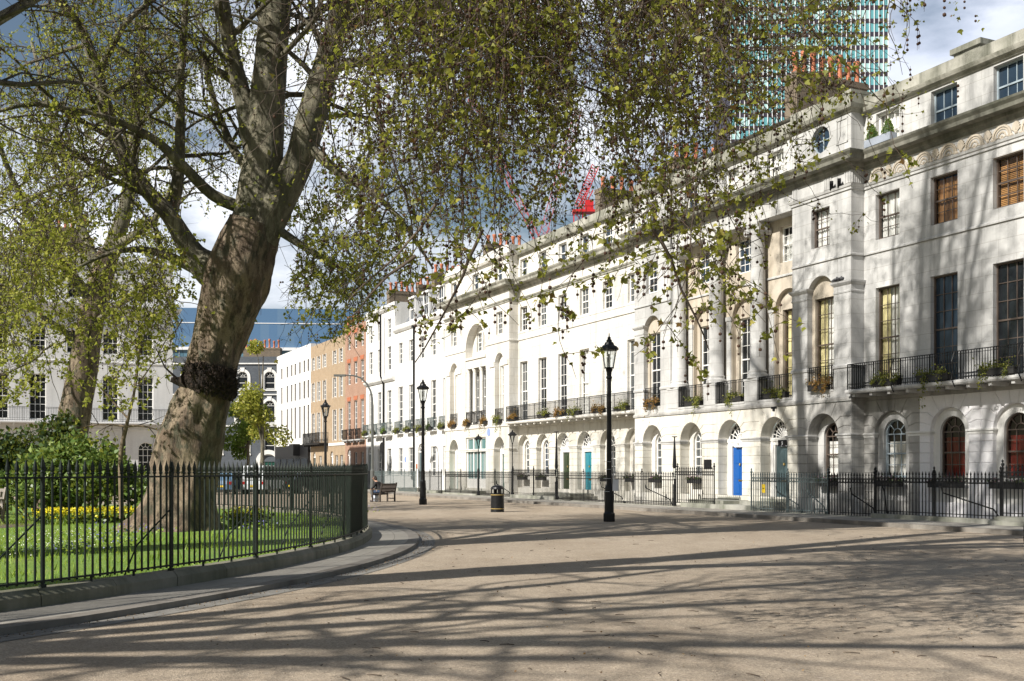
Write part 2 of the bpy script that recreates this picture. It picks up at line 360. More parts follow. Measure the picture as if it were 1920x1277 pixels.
def dup(root, loc, rz, label, group=None):
    r = root.copy(); C.objects.link(r); r.location = loc; r.rotation_euler = (0,0,rz); r['label'] = label
    if group: r['group'] = group
    def rec(a, b):
        for ch in a.children:
            c = ch.copy(); C.objects.link(c); c.parent = b; rec(ch, c)
    rec(root, r); return r
def at(px, py, Z):
    return Vector(((px-960)/FPX*Z, Z, EYE + (880-py)/FPX*Z))
# leaves
SH = {'maple': np.array([(0,0),(.34,.10),(.56,.42),(.27,.50),(0,1.),(-.27,.50),(-.56,.42),(-.34,.10)]),
      'kite': np.array([(0,0),(.36,.45),(0,1.),(-.36,.45)]),
      'blade': np.array([(-.07,0),(.07,0),(.0,1.)])}
def leaf_mesh(name, P, size, mat, shape='kite', parent=None, droop=.5, axis=None, nbias=None):
    P = np.asarray(P, dtype=float); n = len(P); sh = SH[shape]; k = len(sh)
    if n == 0: return None
    if axis is None:
        a = nrg.normal(size=(n,3)); a /= np.linalg.norm(a, axis=1)[:,None]; a[:,2] -= droop
    else: a = np.asarray(axis, float)
    a = a/np.linalg.norm(a, axis=1)[:,None]
    b = nrg.normal(size=(n,3))
    if nbias is not None: b = np.cross(a, nbias + .7*b)
    b -= (b*a).sum(1)[:,None]*a; b /= np.linalg.norm(b, axis=1)[:,None]
    s = np.broadcast_to(np.asarray(size, float), (n,))[:,None,None]
    V = P[:,None,:] + s*(sh[None,:,0,None]*b[:,None,:] + sh[None,:,1,None]*a[:,None,:])
    if shape != 'blade':                                   # cup the leaf a little so it is not a flat card
        nr = np.cross(a, b); V = V + s*(np.abs(sh[:,0])[None,:,None]*.35 - .25*(sh[:,1]**2)[None,:,None])*nr[:,None,:]
    F = np.arange(n*k).reshape(n, k)
    return np_mesh(name, V.reshape(-1,3), F, mat, parent)
ICO = None
def ball_mesh(name, P, r, mat, parent=None):
    t = (1+5**.5)/2
    v = np.array([(-1,t,0),(1,t,0),(-1,-t,0),(1,-t,0),(0,-1,t),(0,1,t),(0,-1,-t),(0,1,-t),(t,0,-1),(t,0,1),(-t,0,-1),(-t,0,1)], float); v /= np.linalg.norm(v[0])
    f = np.array([(0,11,5),(0,5,1),(0,1,7),(0,7,10),(0,10,11),(1,5,9),(5,11,4),(11,10,2),(10,7,6),(7,1,8),(3,9,4),(3,4,2),(3,2,6),(3,6,8),(3,8,9),(4,9,5),(2,4,11),(6,2,10),(8,6,7),(9,8,1)])
    P = np.asarray(P, float); n = len(P)
    if n == 0: return None
    R = np.broadcast_to(np.asarray(r, float), (n,))
    V = P[:,None,:] + v[None]*R[:,None,None]; F = f[None] + 12*np.arange(n)[:,None,None]
    return np_mesh(name, V.reshape(-1,3), F.reshape(-1,3), mat, parent, True)
def tube_mesh(name, polys, n, mat, parent=None):
    """polys: list of (pts (N,3), radii (N,)) -> one mesh of n-sided tapering tubes"""
    Vs = []; Fs = []; o = 0; ang = 2*PI*np.arange(n)/n; ca = np.cos(ang); sa = np.sin(ang)
    for P, R in polys:
        P = np.asarray(P, float); R = np.asarray(R, float); N = len(P)
        t = np.gradient(P, axis=0); t /= np.linalg.norm(t, axis=1)[:,None]+1e-9
        m = t.mean(0); ref = np.array([0,0,1.]) if abs(m[2]) < .75 else np.array([1.,0,0])
        x = np.cross(t, ref); x /= np.linalg.norm(x, axis=1)[:,None]+1e-9; y = np.cross(x, t)
        V = P[:,None,:] + R[:,None,None]*(ca[None,:,None]*x[:,None,:] + sa[None,:,None]*y[:,None,:])
        Vs.append(V.reshape(-1,3)); i = np.arange(n); j = (i+1) % n
        for q in range(N-1):
            Fs.append(np.stack([o+q*n+i, o+q*n+j, o+(q+1)*n+j, o+(q+1)*n+i], 1))
        o += N*n
    return np_mesh(name, np.concatenate(Vs), np.concatenate(Fs), mat, parent, True)
# ---------------------------------------------------------------- ground, garden circle
GC = Vector((-28.5, 23.6, 0)); RF = 25.15
def ring(name, r0, r1, z0, z1, mat, n=220, kind=None):
    """flat ring with a vertical outer face, UVs in metres along the arc"""
    me = bpy.data.meshes.new(name); vs = []; fs = []; uv = []
    prof = [(r0, z0), (r1, z0), (r1, z1)] if z1 < z0 else [(r0, z0), (r1, z0)]
    k = len(prof); acc = [0]
    for a, b in zip(prof, prof[1:]): acc.append(acc[-1]+math.hypot(b[0]-a[0], b[1]-a[1]))
    for i in range(n+1):
        a = 2*PI*i/n
        for r, z in prof: vs.append((GC.x+r*math.cos(a), GC.y+r*math.sin(a), z))
    for i in range(n):
        for j in range(k-1):
            fs.append((i*k+j, i*k+j+1, (i+1)*k+j+1, (i+1)*k+j))
            s0 = 2*PI*i/n*r1; s1 = 2*PI*(i+1)/n*r1; uv += [(s0, acc[j]), (s0, acc[j+1]), (s1, acc[j+1]), (s1, acc[j])]
    me.from_pydata(vs, [], fs); l = me.uv_layers.new(name='UVMap')
    for i, q in enumerate(uv): l.data[i].uv = q
    me.materials.append(MATS[mat]); me.update(); o = bpy.data.objects.new(name, me); C.objects.link(o)
    if kind: tag(o, kind=kind)
    return o
def sheet(name, pts, z, mat, kind='structure'):
    mb = MB(); mb.add([(x, y, z) for x, y in pts], [tuple(range(len(pts)))]); return tag(mb.build(name, mat), kind=kind)
sheet('ground', [(-1500,-300),(1500,-300),(1500,2500),(-1500,2500)], -.004, 'asphalt')
sheet('road', [(-75,-30),(40,-30),(40,130),(-75,130)], 0, 'gravel')
ring('garden_pavement', 25.2, 26.15, .075, .075, 'paving', kind='structure')
ring('kerb', 26.15, 26.40, .079, 0, 'kerb_granite', kind='structure')
ring('drain_channel', 26.40, 26.78, .006, .006, 'setts', kind='structure')
mb = MB(); mb.add([(GC.x+25.0*math.cos(2*PI*i/180), GC.y+25.0*math.sin(2*PI*i/180), .2) for i in range(180)], [tuple(range(180))])
tag(mb.build('lawn_ground', 'lawn'), kind='structure')
# dirt path by the garden bench
mb = MB(); mb.add([(-20,16.5,.204),(-13.1,27.4,.204),(-12.6,29.2,.204),(-13.6,30.5,.204),(-17,29.5,.204),(-24,22,.204)], [(0,1,2,3,4,5)]); tag(mb.build('garden_path', 'soil'), kind='structure')
# stone kerb wall under the railing: bevelled blocks with open joints
mb = MB(); nb = 130
for i in range(nb):
    g = .006/25; a0 = 2*PI*i/nb+g; a1 = 2*PI*(i+1)/nb-g; jz = rnd.uniform(-.006,.006); jr = rnd.uniform(-.008,.008)
    pr = [(25.28+jr,.06),(25.28+jr,.21+jz),(25.21+jr,.285+jz),(24.98,.285+jz),(24.98,.06)]; vs = []
    for a in (a0, (a0+a1)/2, a1): vs += [(GC.x+r*math.cos(a), GC.y+r*math.sin(a), z) for r, z in pr]
    fs = [(q*5+j, q*5+(j+1)%5, (q+1)*5+(j+1)%5, (q+1)*5+j) for q in range(2) for j in range(5)] + [(4,3,2,1,0),(10,11,12,13,14)]
    mb.add(vs, fs)
tag(mb.build('kerb_wall', 'kerb_stone'), 'low mossy stone kerb wall curving round the garden beneath the green iron railing', 'kerb wall')
# the circular garden railing
gr = thing('garden_railing', 'tall dark green iron railing with spear tips curving round the garden lawn', 'railing', GC)
bars = MB(); NB = 1216
for i in range(NB):
    a = 2*PI*i/NB; ca, sa = math.cos(a), math.sin(a); x, y = RF*ca, RF*sa; h = .0105
    vs = [];
    for z, q in ((.33, h), (1.645, h)):
        for sx, sy in ((-1,-1),(1,-1),(1,1),(-1,1)): vs.append((x+q*(sx*ca-sy*sa), y+q*(sx*sa+sy*ca), z))
    bars.add(vs, [(0,1,5,4),(1,2,6,5),(2,3,7,6),(3,0,4,7)])
    vs = []
    for z, q in ((1.635,.011),(1.65,.022),(1.665,.013),(1.695,.020),(1.73,.018),(1.83,.0)):
        for sx, sy in ((-1,-1),(1,-1),(1,1),(-1,1)): vs.append((x+q*(sx*ca-sy*sa)*.95, y+q*(sx*sa+sy*ca)*.95, z))
    bars.add(vs, [(j*4+k, j*4+(k+1)%4, (j+1)*4+(k+1)%4, (j+1)*4+k) for j in range(5) for k in range(4)])
tag(bars.build('railing_bars', 'iron_green', gr), kind='stuff')
def arc_rail(z, w, hgt, name):
    m = MB(); n = 304; vs = []
    for i in range(n):
        a = 2*PI*i/n
        for r, zz in ((RF-w/2, z-hgt/2), (RF+w/2, z-hgt/2), (RF+w/2, z+hgt/2), (RF-w/2, z+hgt/2)): vs.append((r*math.cos(a), r*math.sin(a), zz))
    m.add(vs, [(i*4+k, i*4+(k+1)%4, ((i+1)%n)*4+(k+1)%4, ((i+1)%n)*4+k) for i in range(n) for k in range(4)])
    return m.build(name, 'iron_green', gr)
arc_rail(1.60, .045, .022, 'top_rail'); arc_rail(.36, .045, .022, 'bottom_rail')
post0 = None; NP = 68
for i in range(NP):
    a = 2*PI*(i+.35)/NP; ca, sa = math.cos(a), math.sin(a)
    if post0 is None:
        m = MB(); m.box(-.017,.017,-.017,.017,.26,1.66); m.lathe([(.016,1.64),(.026,1.67),(.016,1.69),(.025,1.73),(.02,1.77),(.002,1.87)], n=6); m.box(-.03,.03,-.035,.035,.285,.32)
        post0 = m.build('post', 'iron_green', gr)
        m = MB(); m.tube([(0,0,1.15),(-.30,-.35,.65),(-.42,-.48,.2)], .012, 5); br0 = m.build('brace', 'iron_green', post0)
        p, b_ = post0, br0
    else:
        p = post0.copy(); C.objects.link(p); b_ = br0.copy(); C.objects.link(b_); b_.parent = p
    p.location = (RF*ca, RF*sa, 0); p.rotation_euler = (0,0,a)
m = MB()
for i in range(NP*3):
    if i % 3 == 1 or i % 3 == 2:
        a = 2*PI*(i/3+.35)/NP; m.box(RF*math.cos(a)-.014, RF*math.cos(a)+.014, RF*math.sin(a)-.014, RF*math.sin(a)+.014, .26, .36)
tag(m.build('rail_feet', 'iron_green', gr), kind='stuff')

# ---------------------------------------------------------------- facade kit
ANG = math.atan2(960, FPX)
class Frame:
    def __init__(s, o, ang): s.o = Vector((o[0], o[1])); s.ang = ang; s.r = Vector((math.cos(ang), math.sin(ang))); s.n = Vector((-math.sin(ang), math.cos(ang)))
    def W(s, u, y, z=0): p = s.o + s.r*u + s.n*y; return Vector((p.x, p.y, z))
FE = Frame((12.653, 39.294), -(PI/2-ANG))          # east terrace: u to the right, y into the houses
class House:
    def __init__(s, name, label, fr, u0, y0=0, cat='house', group=None):
        s.fr = fr; s.u0 = u0; s.y0 = y0; s.root = thing(name, label, cat, fr.W(u0, y0, 0), fr.ang, group)
    def put(s, mb, name, mats, parent=None, smooth=False):
        o = mb.build(name, mats, parent or s.root, (0,0,0) if parent else (-s.u0, -s.y0, 0), smooth); return o
    def put_each(s, mb, name, mats, parent=None):
        """one object per connected piece"""
        n = len(mb.v); par = list(range(n))
        def fd(a):
            while par[a] != a: par[a] = par[par[a]]; a = par[a]
            return a
        for f in mb.f:
            for q in f[1:]: par[fd(q)] = fd(f[0])
        grp = {}
        for f, mi in zip(mb.f, mb.m): grp.setdefault(fd(f[0]), []).append((f, mi))
        for fs in grp.values():
            k = MB(); ids = {}
            for f, mi in fs: k.f.append(tuple(ids.setdefault(q, len(ids)) for q in f)); k.m.append(mi)
            k.v = [mb.v[q] for q in ids]; s.put(k, name, mats, parent)
def arcpts(c, zs, r, a0, a1, n): return [(c+r*math.cos(a0+(a1-a0)*i/n), zs+r*math.sin(a0+(a1-a0)*i/n)) for i in range(n+1)]
def wall(mb, x0, x1, z0, z1, y, holes, d=.2, mi=0, mr=None):
    """front wall with rectangular or round-headed holes (x0,x1,z0,z1,arch) and reveals d deep"""
    mr = mi if mr is None else mr
    xs = sorted({x0, x1, *[q for h in holes for q in h[:2] if x0 < q < x1]}); zs = sorted({z0, z1, *[q for h in holes for q in h[2:4] if z0 < q < z1]})
    for i in range(len(xs)-1):
        for j in range(len(zs)-1):
            cx = (xs[i]+xs[i+1])/2; cz = (zs[j]+zs[j+1])/2
            if any(h[0] < cx < h[1] and h[2] < cz < h[3] for h in holes): continue
            mb.add([(xs[i],y,zs[j]),(xs[i+1],y,zs[j]),(xs[i+1],y,zs[j+1]),(xs[i],y,zs[j+1])], [(0,1,2,3)], mi)
    for h in holes:
        a, b, c, e = h[:4]; arch = len(h) > 4 and h[4]; dd = h[5] if len(h) > 5 else d
        if dd <= 0: continue
        r = (b-a)/2; zt = e-r if arch else e; Y = y+dd
        mb.add([(a,y,c),(a,Y,c),(a,Y,zt),(a,y,zt)], [(0,1,2,3)], mr); mb.add([(b,y,c),(b,y,zt),(b,Y,zt),(b,Y,c)], [(0,1,2,3)], mr)
        mb.add([(a,y,c),(b,y,c),(b,Y,c),(a,Y,c)], [(0,1,2,3)], mr)
        if not arch: mb.add([(a,y,e),(a,Y,e),(b,Y,e),(b,y,e)], [(0,1,2,3)], mr)
        else:
            p = arcpts((a+b)/2, zt, r, 0, PI, 20)
            for (ax, az), (bx, bz) in zip(p, p[1:]):
                mb.add([(ax,y,az),(bx,y,bz),(bx,Y,bz),(ax,Y,az)], [(0,1,2,3)], mr)
                if e < z1+1e-6: mb.add([(ax,y,az),(ax,y,e),(bx,y,e),(bx,y,bz)], [(0,1,2,3)], mi)
def inset(poly, t):
    n = len(poly); out = []
    for i in range(n):
        p0 = Vector(poly[i-1]); p1 = Vector(poly[i]); p2 = Vector(poly[(i+1)%n]); a = (p1-p0); b = (p2-p1)
        if a.length < 1e-6 or b.length < 1e-6: out.append(tuple(p1)); continue
        a.normalize(); b.normalize(); na = Vector((-a.y, a.x)); nb_ = Vector((-b.y, b.x)); m = na+nb_
        q = 1+na.dot(nb_); q = max(q, .35); out.append(tuple(p1 + m*(t/q)))
    return out
def block(mb, poly, y, mi=0, t=.018, dep=.03):
    """one rusticated stone: chamfered face standing proud of the joint"""
    q = inset(poly, t); n = len(poly); vs = [(x, y+dep, z) for x, z in poly] + [(x, y, z) for x, z in q]
    mb.add(vs, [(i, (i+1)%n, (i+1)%n+n, i+n) for i in range(n)] + [tuple(range(n, 2*n))], mi)
def rustic(mb, x0, x1, cs, r, zs, y, zb, zt, course, mif, d):
    """arcaded, rusticated ground floor; cs arch centres"""
    for k, c in enumerate(cs):
        xl = x0 if k == 0 else (cs[k-1]+c)/2; xr = x1 if k == len(cs)-1 else (c+cs[k+1])/2; mi = mif(k); R2 = r+.34
        for sgn, xe in ((1, xr-c), (-1, c-xl)):
            polys = []
            z = zs
            while z > zb+.05:
                z2 = max(zb, z-course)
                if z2-zb < .12: z2 = zb
                polys.append([(r, z2), (xe, z2), (xe, z), (r, z)]); z = z2
            th = 0; z = zs; pb = (r, zs); pin = (r, zs); zz = zs
            while True:
                z2 = zz+course
                if (z2-zs) > R2*.86 or z2 > zt-.15: break
                t2 = math.asin((z2-zs)/R2); bend = (min(R2*math.cos(t2), xe-.02), z2); arc = arcpts(0, zs, r, th, t2, 4)
                poly = arc[:1] + ([pb] if zz > zs else []) + [(xe, zz), (xe, z2), bend] + arc[:0:-1]
                polys.append(poly); th = t2; pb = bend; zz = z2
            f1 = (th+math.radians(81))/2; f2 = math.radians(81)
            X = lambda f: min((zt-zs)/math.tan(f), xe-.04)
            a1 = arcpts(0, zs, r, th, f1, 3); polys.append(a1[:1] + [pb, (xe, zz), (xe, zt), (X(f1), zt)] + a1[:0:-1])
            a2 = arcpts(0, zs, r, f1, f2, 3); polys.append(a2[:1] + [(X(f1), zt), (X(f2), zt)] + a2[:0:-1])
            for p in polys:
                p = [(c+sgn*px, pz) for px, pz in p]
                if sgn < 0: p = p[::-1]
                block(mb, p, y, mi)
        f2 = math.radians(81); a = arcpts(c, zs, r, f2, PI-f2, 3); xk = (zt-zs)/math.tan(f2)
        block(mb, a[::-1] + [(c+xk, zt), (c-xk, zt)], y-.012, mi)
        p = arcpts(c, zs, r, 0, PI, 24); yf = y+.012; Y = y+d; mr = mi
        for (ax, az), (bx, bz) in zip(p, p[1:]): mb.add([(ax,yf,az),(bx,yf,bz),(bx,Y,bz),(ax,Y,az)], [(0,1,2,3)], mr)
        z = zs
        while z > zb+.05:                                   # jambs keep the course joints
            z2 = max(zb, z-course)
            for xx, s_ in ((c-r, 1), (c+r, -1)):
                mb.add([(xx,yf,z2+.012),(xx,yf,z-.012),(xx,Y,z-.012),(xx,Y,z2+.012)], [(0,1,2,3)], mr)
                mb.add([(xx,yf,z-.012),(xx-s_*.02,yf,z),(xx-s_*.02,Y,z),(xx,Y,z-.012)], [(0,1,2,3)], mr); mb.add([(xx,yf,z2+.012),(xx-s_*.02,yf,z2),(xx-s_*.02,Y,z2),(xx,Y,z2+.012)], [(0,1,2,3)], mr)
            z = z2
def sweep(mb, path, prof, mi=0):
    """moulding: closed profile (out,z) swept along the plan path (x,y), outward = right-hand side of travel"""
    n = len(path); k = len(prof); vs = []
    for i, p in enumerate(path):
        ns = []
        if i > 0: t = Vector(path[i])-Vector(path[i-1]); t.normalize(); ns.append(Vector((t.y, -t.x)))
        if i < n-1: t = Vector(path[i+1])-Vector(path[i]); t.normalize(); ns.append(Vector((t.y, -t.x)))
        m = ns[0] if len(ns) == 1 else (ns[0]+ns[1])/(1+ns[0].dot(ns[1]))
        vs += [(p[0]+m.x*o, p[1]+m.y*o, z) for o, z in prof]
    mb.add(vs, [(i*k+j, (i+1)*k+j, (i+1)*k+(j+1)%k, i*k+(j+1)%k) for i in range(n-1) for j in range(k)] + [tuple(range(k)), tuple(range((n-1)*k+k-1, (n-1)*k-1, -1))], mi)
CORN = [(-.02,12.42),(.06,12.42),(.09,12.52),(.14,12.56),(.16,12.66),(.46,12.68),(.48,12.80),(.56,12.90),(.58,12.97),(-.02,13.02)]
ARCH = [(-.02,11.72),(.05,11.72),(.055,11.80),(.09,11.82),(.12,11.90),(-.02,11.92)]
ATTC = [(-.02,14.36),(.06,14.36),(.10,14.44),(.20,14.47),(.24,14.55),(.26,14.60),(-.02,14.63)]
def scale_prof(p, z0, dz, k=1.): return [(o*k, z0+(z-z0_)*1. + dz) for o, z in p for z0_ in (z0,)]
def shift(p, dz, k=1.): return [(o*k if o > 0 else o, z+dz) for o, z in p]
def bits(h, mb): return mb
def sash(h, x0, x1, z0, z1, y, cols=3, rows=(3,3), arch=False, fr='frame_white', pane='pane_dark', cur=None, split=.5, name='window', spokes=3, lab=None, bw=.024):
    """box sash window: frame + glazing bars, pane, and what hangs behind it"""
    t = .05; r = (x1-x0)/2; c = (x0+x1)/2; zt = z1-r if arch else z1; m = MB()
    m.box(x0, x0+t, y, y+.09, z0, zt); m.box(x1-t, x1, y, y+.09, z0, zt); m.box(x0+t, x1-t, y-.015, y+.09, z0, z0+.07)
    zm = z0+(zt-z0)*split
    m.box(x0+t, x1-t, y+.012, y+.075, zm-.025, zm+.03)
    for (a, b, nr, yy) in ((z0+.07, zm-.025, rows[0], y+.04), (zm+.03, zt-(0 if arch else t), rows[1], y+.018)):
        for i in range(1, cols): xx = x0+t+(x1-x0-2*t)*i/cols; m.box(xx-bw/2, xx+bw/2, yy, yy+.03, a, b)
        for j in range(1, nr): zz = a+(b-a)*j/nr; m.box(x0+t, x1-t, yy+.003, yy+.027, zz-bw/2, zz+bw/2)
    poly = [(x0+.02, z0+.02), (x1-.02, z0+.02)]
    if not arch:
        m.box(x0, x1, y-.004, y+.088, z1-t, z1); poly += [(x1-.02, z1-.02), (x0+.02, z1-.02)]
    else:
        m.box(x0+t, x1-t, y+.012, y+.06, zt-.02, zt+.02); o = arcpts(c, zt, r, 0, PI, 16); i_ = arcpts(c, zt, r-t, 0, PI, 16)
        for k in range(16): m.add([(o[k][0],y,o[k][1]),(o[k+1][0],y,o[k+1][1]),(i_[k+1][0],y,i_[k+1][1]),(i_[k][0],y,i_[k][1]),(o[k][0],y+.09,o[k][1]),(o[k+1][0],y+.09,o[k+1][1]),(i_[k+1][0],y+.09,i_[k+1][1]),(i_[k][0],y+.09,i_[k][1])], [(3,2,1,0),(4,5,6,7),(0,1,5,4),(2,3,7,6)])
        ri = r*.38; q = arcpts(c, zt, ri, 0, PI, 10)
        for (ax, az), (bx, bz) in zip(q, q[1:]): m.bar((ax, y+.03, az), (bx, y+.03, bz), bw, .03)
        for k in range(1, spokes+1):
            a = PI*k/(spokes+1); m.bar((c+ri*math.cos(a), y+.03, zt+ri*math.sin(a)), (c+(r-t)*math.cos(a), y+.03, zt+(r-t)*math.sin(a)), bw, .03)
        poly += arcpts(c, zt, r-.02, 0, PI, 14)
    f = h.put(m, name, fr)
    if lab: f['label'] = lab
    g = MB(); g.add([(x, y+.052, z) for x, z in poly], [tuple(range(len(poly)))]); pane_ = 'pane_clear' if cur else pane; h.put(g, 'pane', pane_, f)
    if cur:
        mat, ca, cb, kind = cur; k = MB(); za = z0+(z1-z0)*ca; zb = z0+(z1-z0)*cb
        if kind == 'fold':
            n = 28; vs = []
            for i in range(n+1):
                xx = x0+.03+(x1-x0-.06)*i/n; yy = y+.15+.025*math.sin(i*1.7)+.012*math.sin(i*3.1+1)
                vs += [(xx, yy, za), (xx, yy, zb)]
            k.add(vs, [(2*i, 2*i+2, 2*i+3, 2*i+1) for i in range(n)])
        elif kind == 'pair':                                 # drawn-back pair with a paler blind between
            for a, b, mi in ((0, .36, 0), (.30, .78, 2), (.72, 1, 0)):
                n = 9; vs = []
                for i in range(n+1):
                    xx = x0+.03+(x1-x0-.06)*(a+(b-a)*i/n); yy = y+(.15 if mi == 0 else .22)+.02*math.sin(i*2.1); vs += [(xx, yy, za), (xx, yy, zb)]
                k.add(vs, [(2*i, 2*i+2, 2*i+3, 2*i+1) for i in range(n)], mi)
        else:
            n = max(6, int((zb-za)/.055))
            for i in range(n):
                zz = za+(zb-za)*i/n; k.add([(x0+.04, y+.14, zz), (x1-.04, y+.14, zz), (x1-.04, y+.165, zz+.052), (x0+.04, y+.165, zz+.052)], [(0,1,2,3)])
        k.box(x0-.02, x1+.02, y+.42, y+.44, z0-.03, z1+.03, 1); k.box(x0-.03, x0-.01, y+.095, y+.42, z0-.03, z1+.03, 1); k.box(x1+.01, x1+.03, y+.095, y+.42, z0-.03, z1+.03, 1); k.box(x0, x1, y+.1, y+.42, z0-.03, z0-.01, 1); k.box(x0, x1, y+.1, y+.42, z1+.01, z1+.03, 1)
        h.put(k, 'curtain', [mat, 'room', 'curtain_white'], f)
    return f
def door(h, x0, x1, z0, z1, y, mat, lab=None, knob=1):
    m = MB(); m.box(x0, x1, y, y+.06, z0, z1); w_ = x1-x0; hh = z1-z0
    for cx in (.28, .72):
        for a, b in ((.07,.26),(.36,.62),(.68,.93)):
            m.prism(inset([(x0+w_*(cx-.17), z0+hh*a), (x0+w_*(cx+.17), z0+hh*a), (x0+w_*(cx+.17), z0+hh*b), (x0+w_*(cx-.17), z0+hh*b)], .0), y-.018, y+.01)
    d = h.put(m, 'door', mat)
    if lab: d['label'] = lab
    k = MB(); k.ball((x0+w_*(.88 if knob > 0 else .12), y-.05, z0+hh*.45), .035); k.box(x0+w_*.38, x0+w_*.62, y-.03, y-.005, z0+hh*.315, z0+hh*.345); k.lathe([(.03,0),(.05,.02),(.03,.1)], ((x0+x1)/2, y-.04, z0+hh*.63), 8)
    h.put(k, 'handle', 'brass', d); return d
def fanlight(h, c, zs, r, y, spokes=7, mat='frame_white', inner=.35):
    m = MB(); o = arcpts(c, zs, r, 0, PI, 18); i_ = arcpts(c, zs, r-.05, 0, PI, 18)
    for k in range(18): m.add([(o[k][0],y,o[k][1]),(o[k+1][0],y,o[k+1][1]),(i_[k+1][0],y,i_[k+1][1]),(i_[k][0],y,i_[k][1]),(i_[k][0],y+.06,i_[k][1]),(i_[k+1][0],y+.06,i_[k+1][1])], [(3,2,1,0),(3,2,5,4)])
    m.box(c-r, c+r, y-.02, y+.06, zs-.05, zs+.03)
    for rr in (inner*r, r*.68):
        q = arcpts(c, zs, rr, 0, PI, 14)
        for (ax, az), (bx, bz) in zip(q, q[1:]): m.bar((ax, y+.02, az), (bx, y+.02, bz), .024, .03)
    for k in range(1, spokes+1):
        a = PI*k/(spokes+1); m.bar((c+.05*math.cos(a), y+.02, zs+.05*math.sin(a)), (c+(r-.03)*math.cos(a), y+.02, zs+(r-.03)*math.sin(a)), .022, .03)
    f = h.put(m, 'fanlight', mat); g = MB(); p = arcpts(c, zs, r-.01, 0, PI, 16); g.add([(x, y+.045, z) for x, z in p], [tuple(range(17))]); h.put(g, 'pane', 'pane_dark', f); return f
def balcony(h, x0, x1, yw, proj, z, hgt=.92, slab=True, sides=True, mats=('stone_grey','iron')):
    s = MB(); yf = yw-proj
    if slab:
        sweep(s, [(x0, yw), (x0, yf+.02), (x1, yf+.02), (x1, yw)], [(-.3,z-.14),(0,z-.14),(.03,z-.09),(.03,z-.02),(.0,z),(-.3,z)]); s.box(x0+.05, x1-.05, yf+.05, yw+.02, z-.12, z-.004)
        k = x0+.3
        while k < x1-.15: s.box(k-.06, k+.06, yf+.10, yw, z-.26, z-.139); k += .84
    else: s.box(x0, x1, yf, yw+.02, z-.08, z)
    b = h.put(s, 'balcony', mats[0]); m = MB(); z1 = z+hgt; segs = [((x0+.05, yf+.06), (x1-.05, yf+.06))]
    if sides: segs += [((x0+.05, yw), (x0+.05, yf+.06)), ((x1-.05, yw), (x1-.05, yf+.06))]
    for (ax, ay), (bx, by) in segs:
        m.bar((ax, ay, z1), (bx, by, z1), .05, .025); m.bar((ax, ay, z1-.09), (bx, by, z1-.09), .02, .018); m.bar((ax, ay, z+.07), (bx, by, z+.07), .03, .022); m.bar((ax, ay, z+.2), (bx, by, z+.2), .018, .016)
        Ln = math.hypot(bx-ax, by-ay); n = max(2, round(Ln/.105))
        for i in range(n+1):
            q = i/n; x = ax+(bx-ax)*q; y = ay+(by-ay)*q; e = .009 if i % 12 else .017
            m.box(x-e, x+e, y-e, y+e, z+.0, z1-.012)
    h.put(m, 'balcony_railing', mats[1], b); return b
def chimney(h, x0, x1, y0, y1, z0, z1, npots, along='y', mat='brick_brown', pot=1.0):
    m = MB(); m.box(x0, x1, y0, y1, z0, z1-.25); m.box(x0-.05, x1+.05, y0-.05, y1+.05, z1-.25, z1-.12); m.box(x0-.02, x1+.02, y0-.02, y1+.02, z1-.12, z1)
    c = h.put(m, 'chimney', mat)
    for i in range(npots):
        q = (i+.5)/npots; x, y = ((x0+x1)/2, y0+(y1-y0)*q) if along == 'y' else (x0+(x1-x0)*q, (y0+y1)/2); k = MB(); hh = pot*(1+.12*((i*7) % 3-1))
        k.lathe([(.15,0),(.16,.1),(.115,.14),(.10,hh*.7),(.13,hh*.74),(.12,hh*.8),(.15,hh*.86),(.14,hh),(.09,hh),(.09,hh*.8)], (x, y, z1), 10)
        h.put(k, 'chimney_pot', 'terracotta', c, True)
    return c
def shell(mb, x0, x1, yf, yb, z0, z1, zr, mi=0):
    """sides, back and flat roof behind the front wall"""
    mb.add([(x0,yf,z0),(x0,yb,z0),(x0,yb,z1),(x0,yf,z1)], [(0,3,2,1)], mi); mb.add([(x1,yf,z0),(x1,yb,z0),(x1,yb,z1),(x1,yf,z1)], [(0,1,2,3)], mi)
    mb.add([(x0,yb,z0),(x1,yb,z0),(x1,yb,z1),(x0,yb,z1)], [(0,3,2,1)], mi); mb.add([(x0,yf,zr),(x1,yf,zr),(x1,yb,zr),(x0,yb,zr)], [(0,1,2,3)], mi)
    mb.add([(x0,yf+.32,zr),(x1,yf+.32,zr),(x1,yf+.32,z1),(x0,yf+.32,z1)], [(0,3,2,1)], mi); mb.add([(x0,yf,z1),(x1,yf,z1),(x1,yf+.32,z1),(x0,yf+.32,z1)], [(0,1,2,3)], mi)
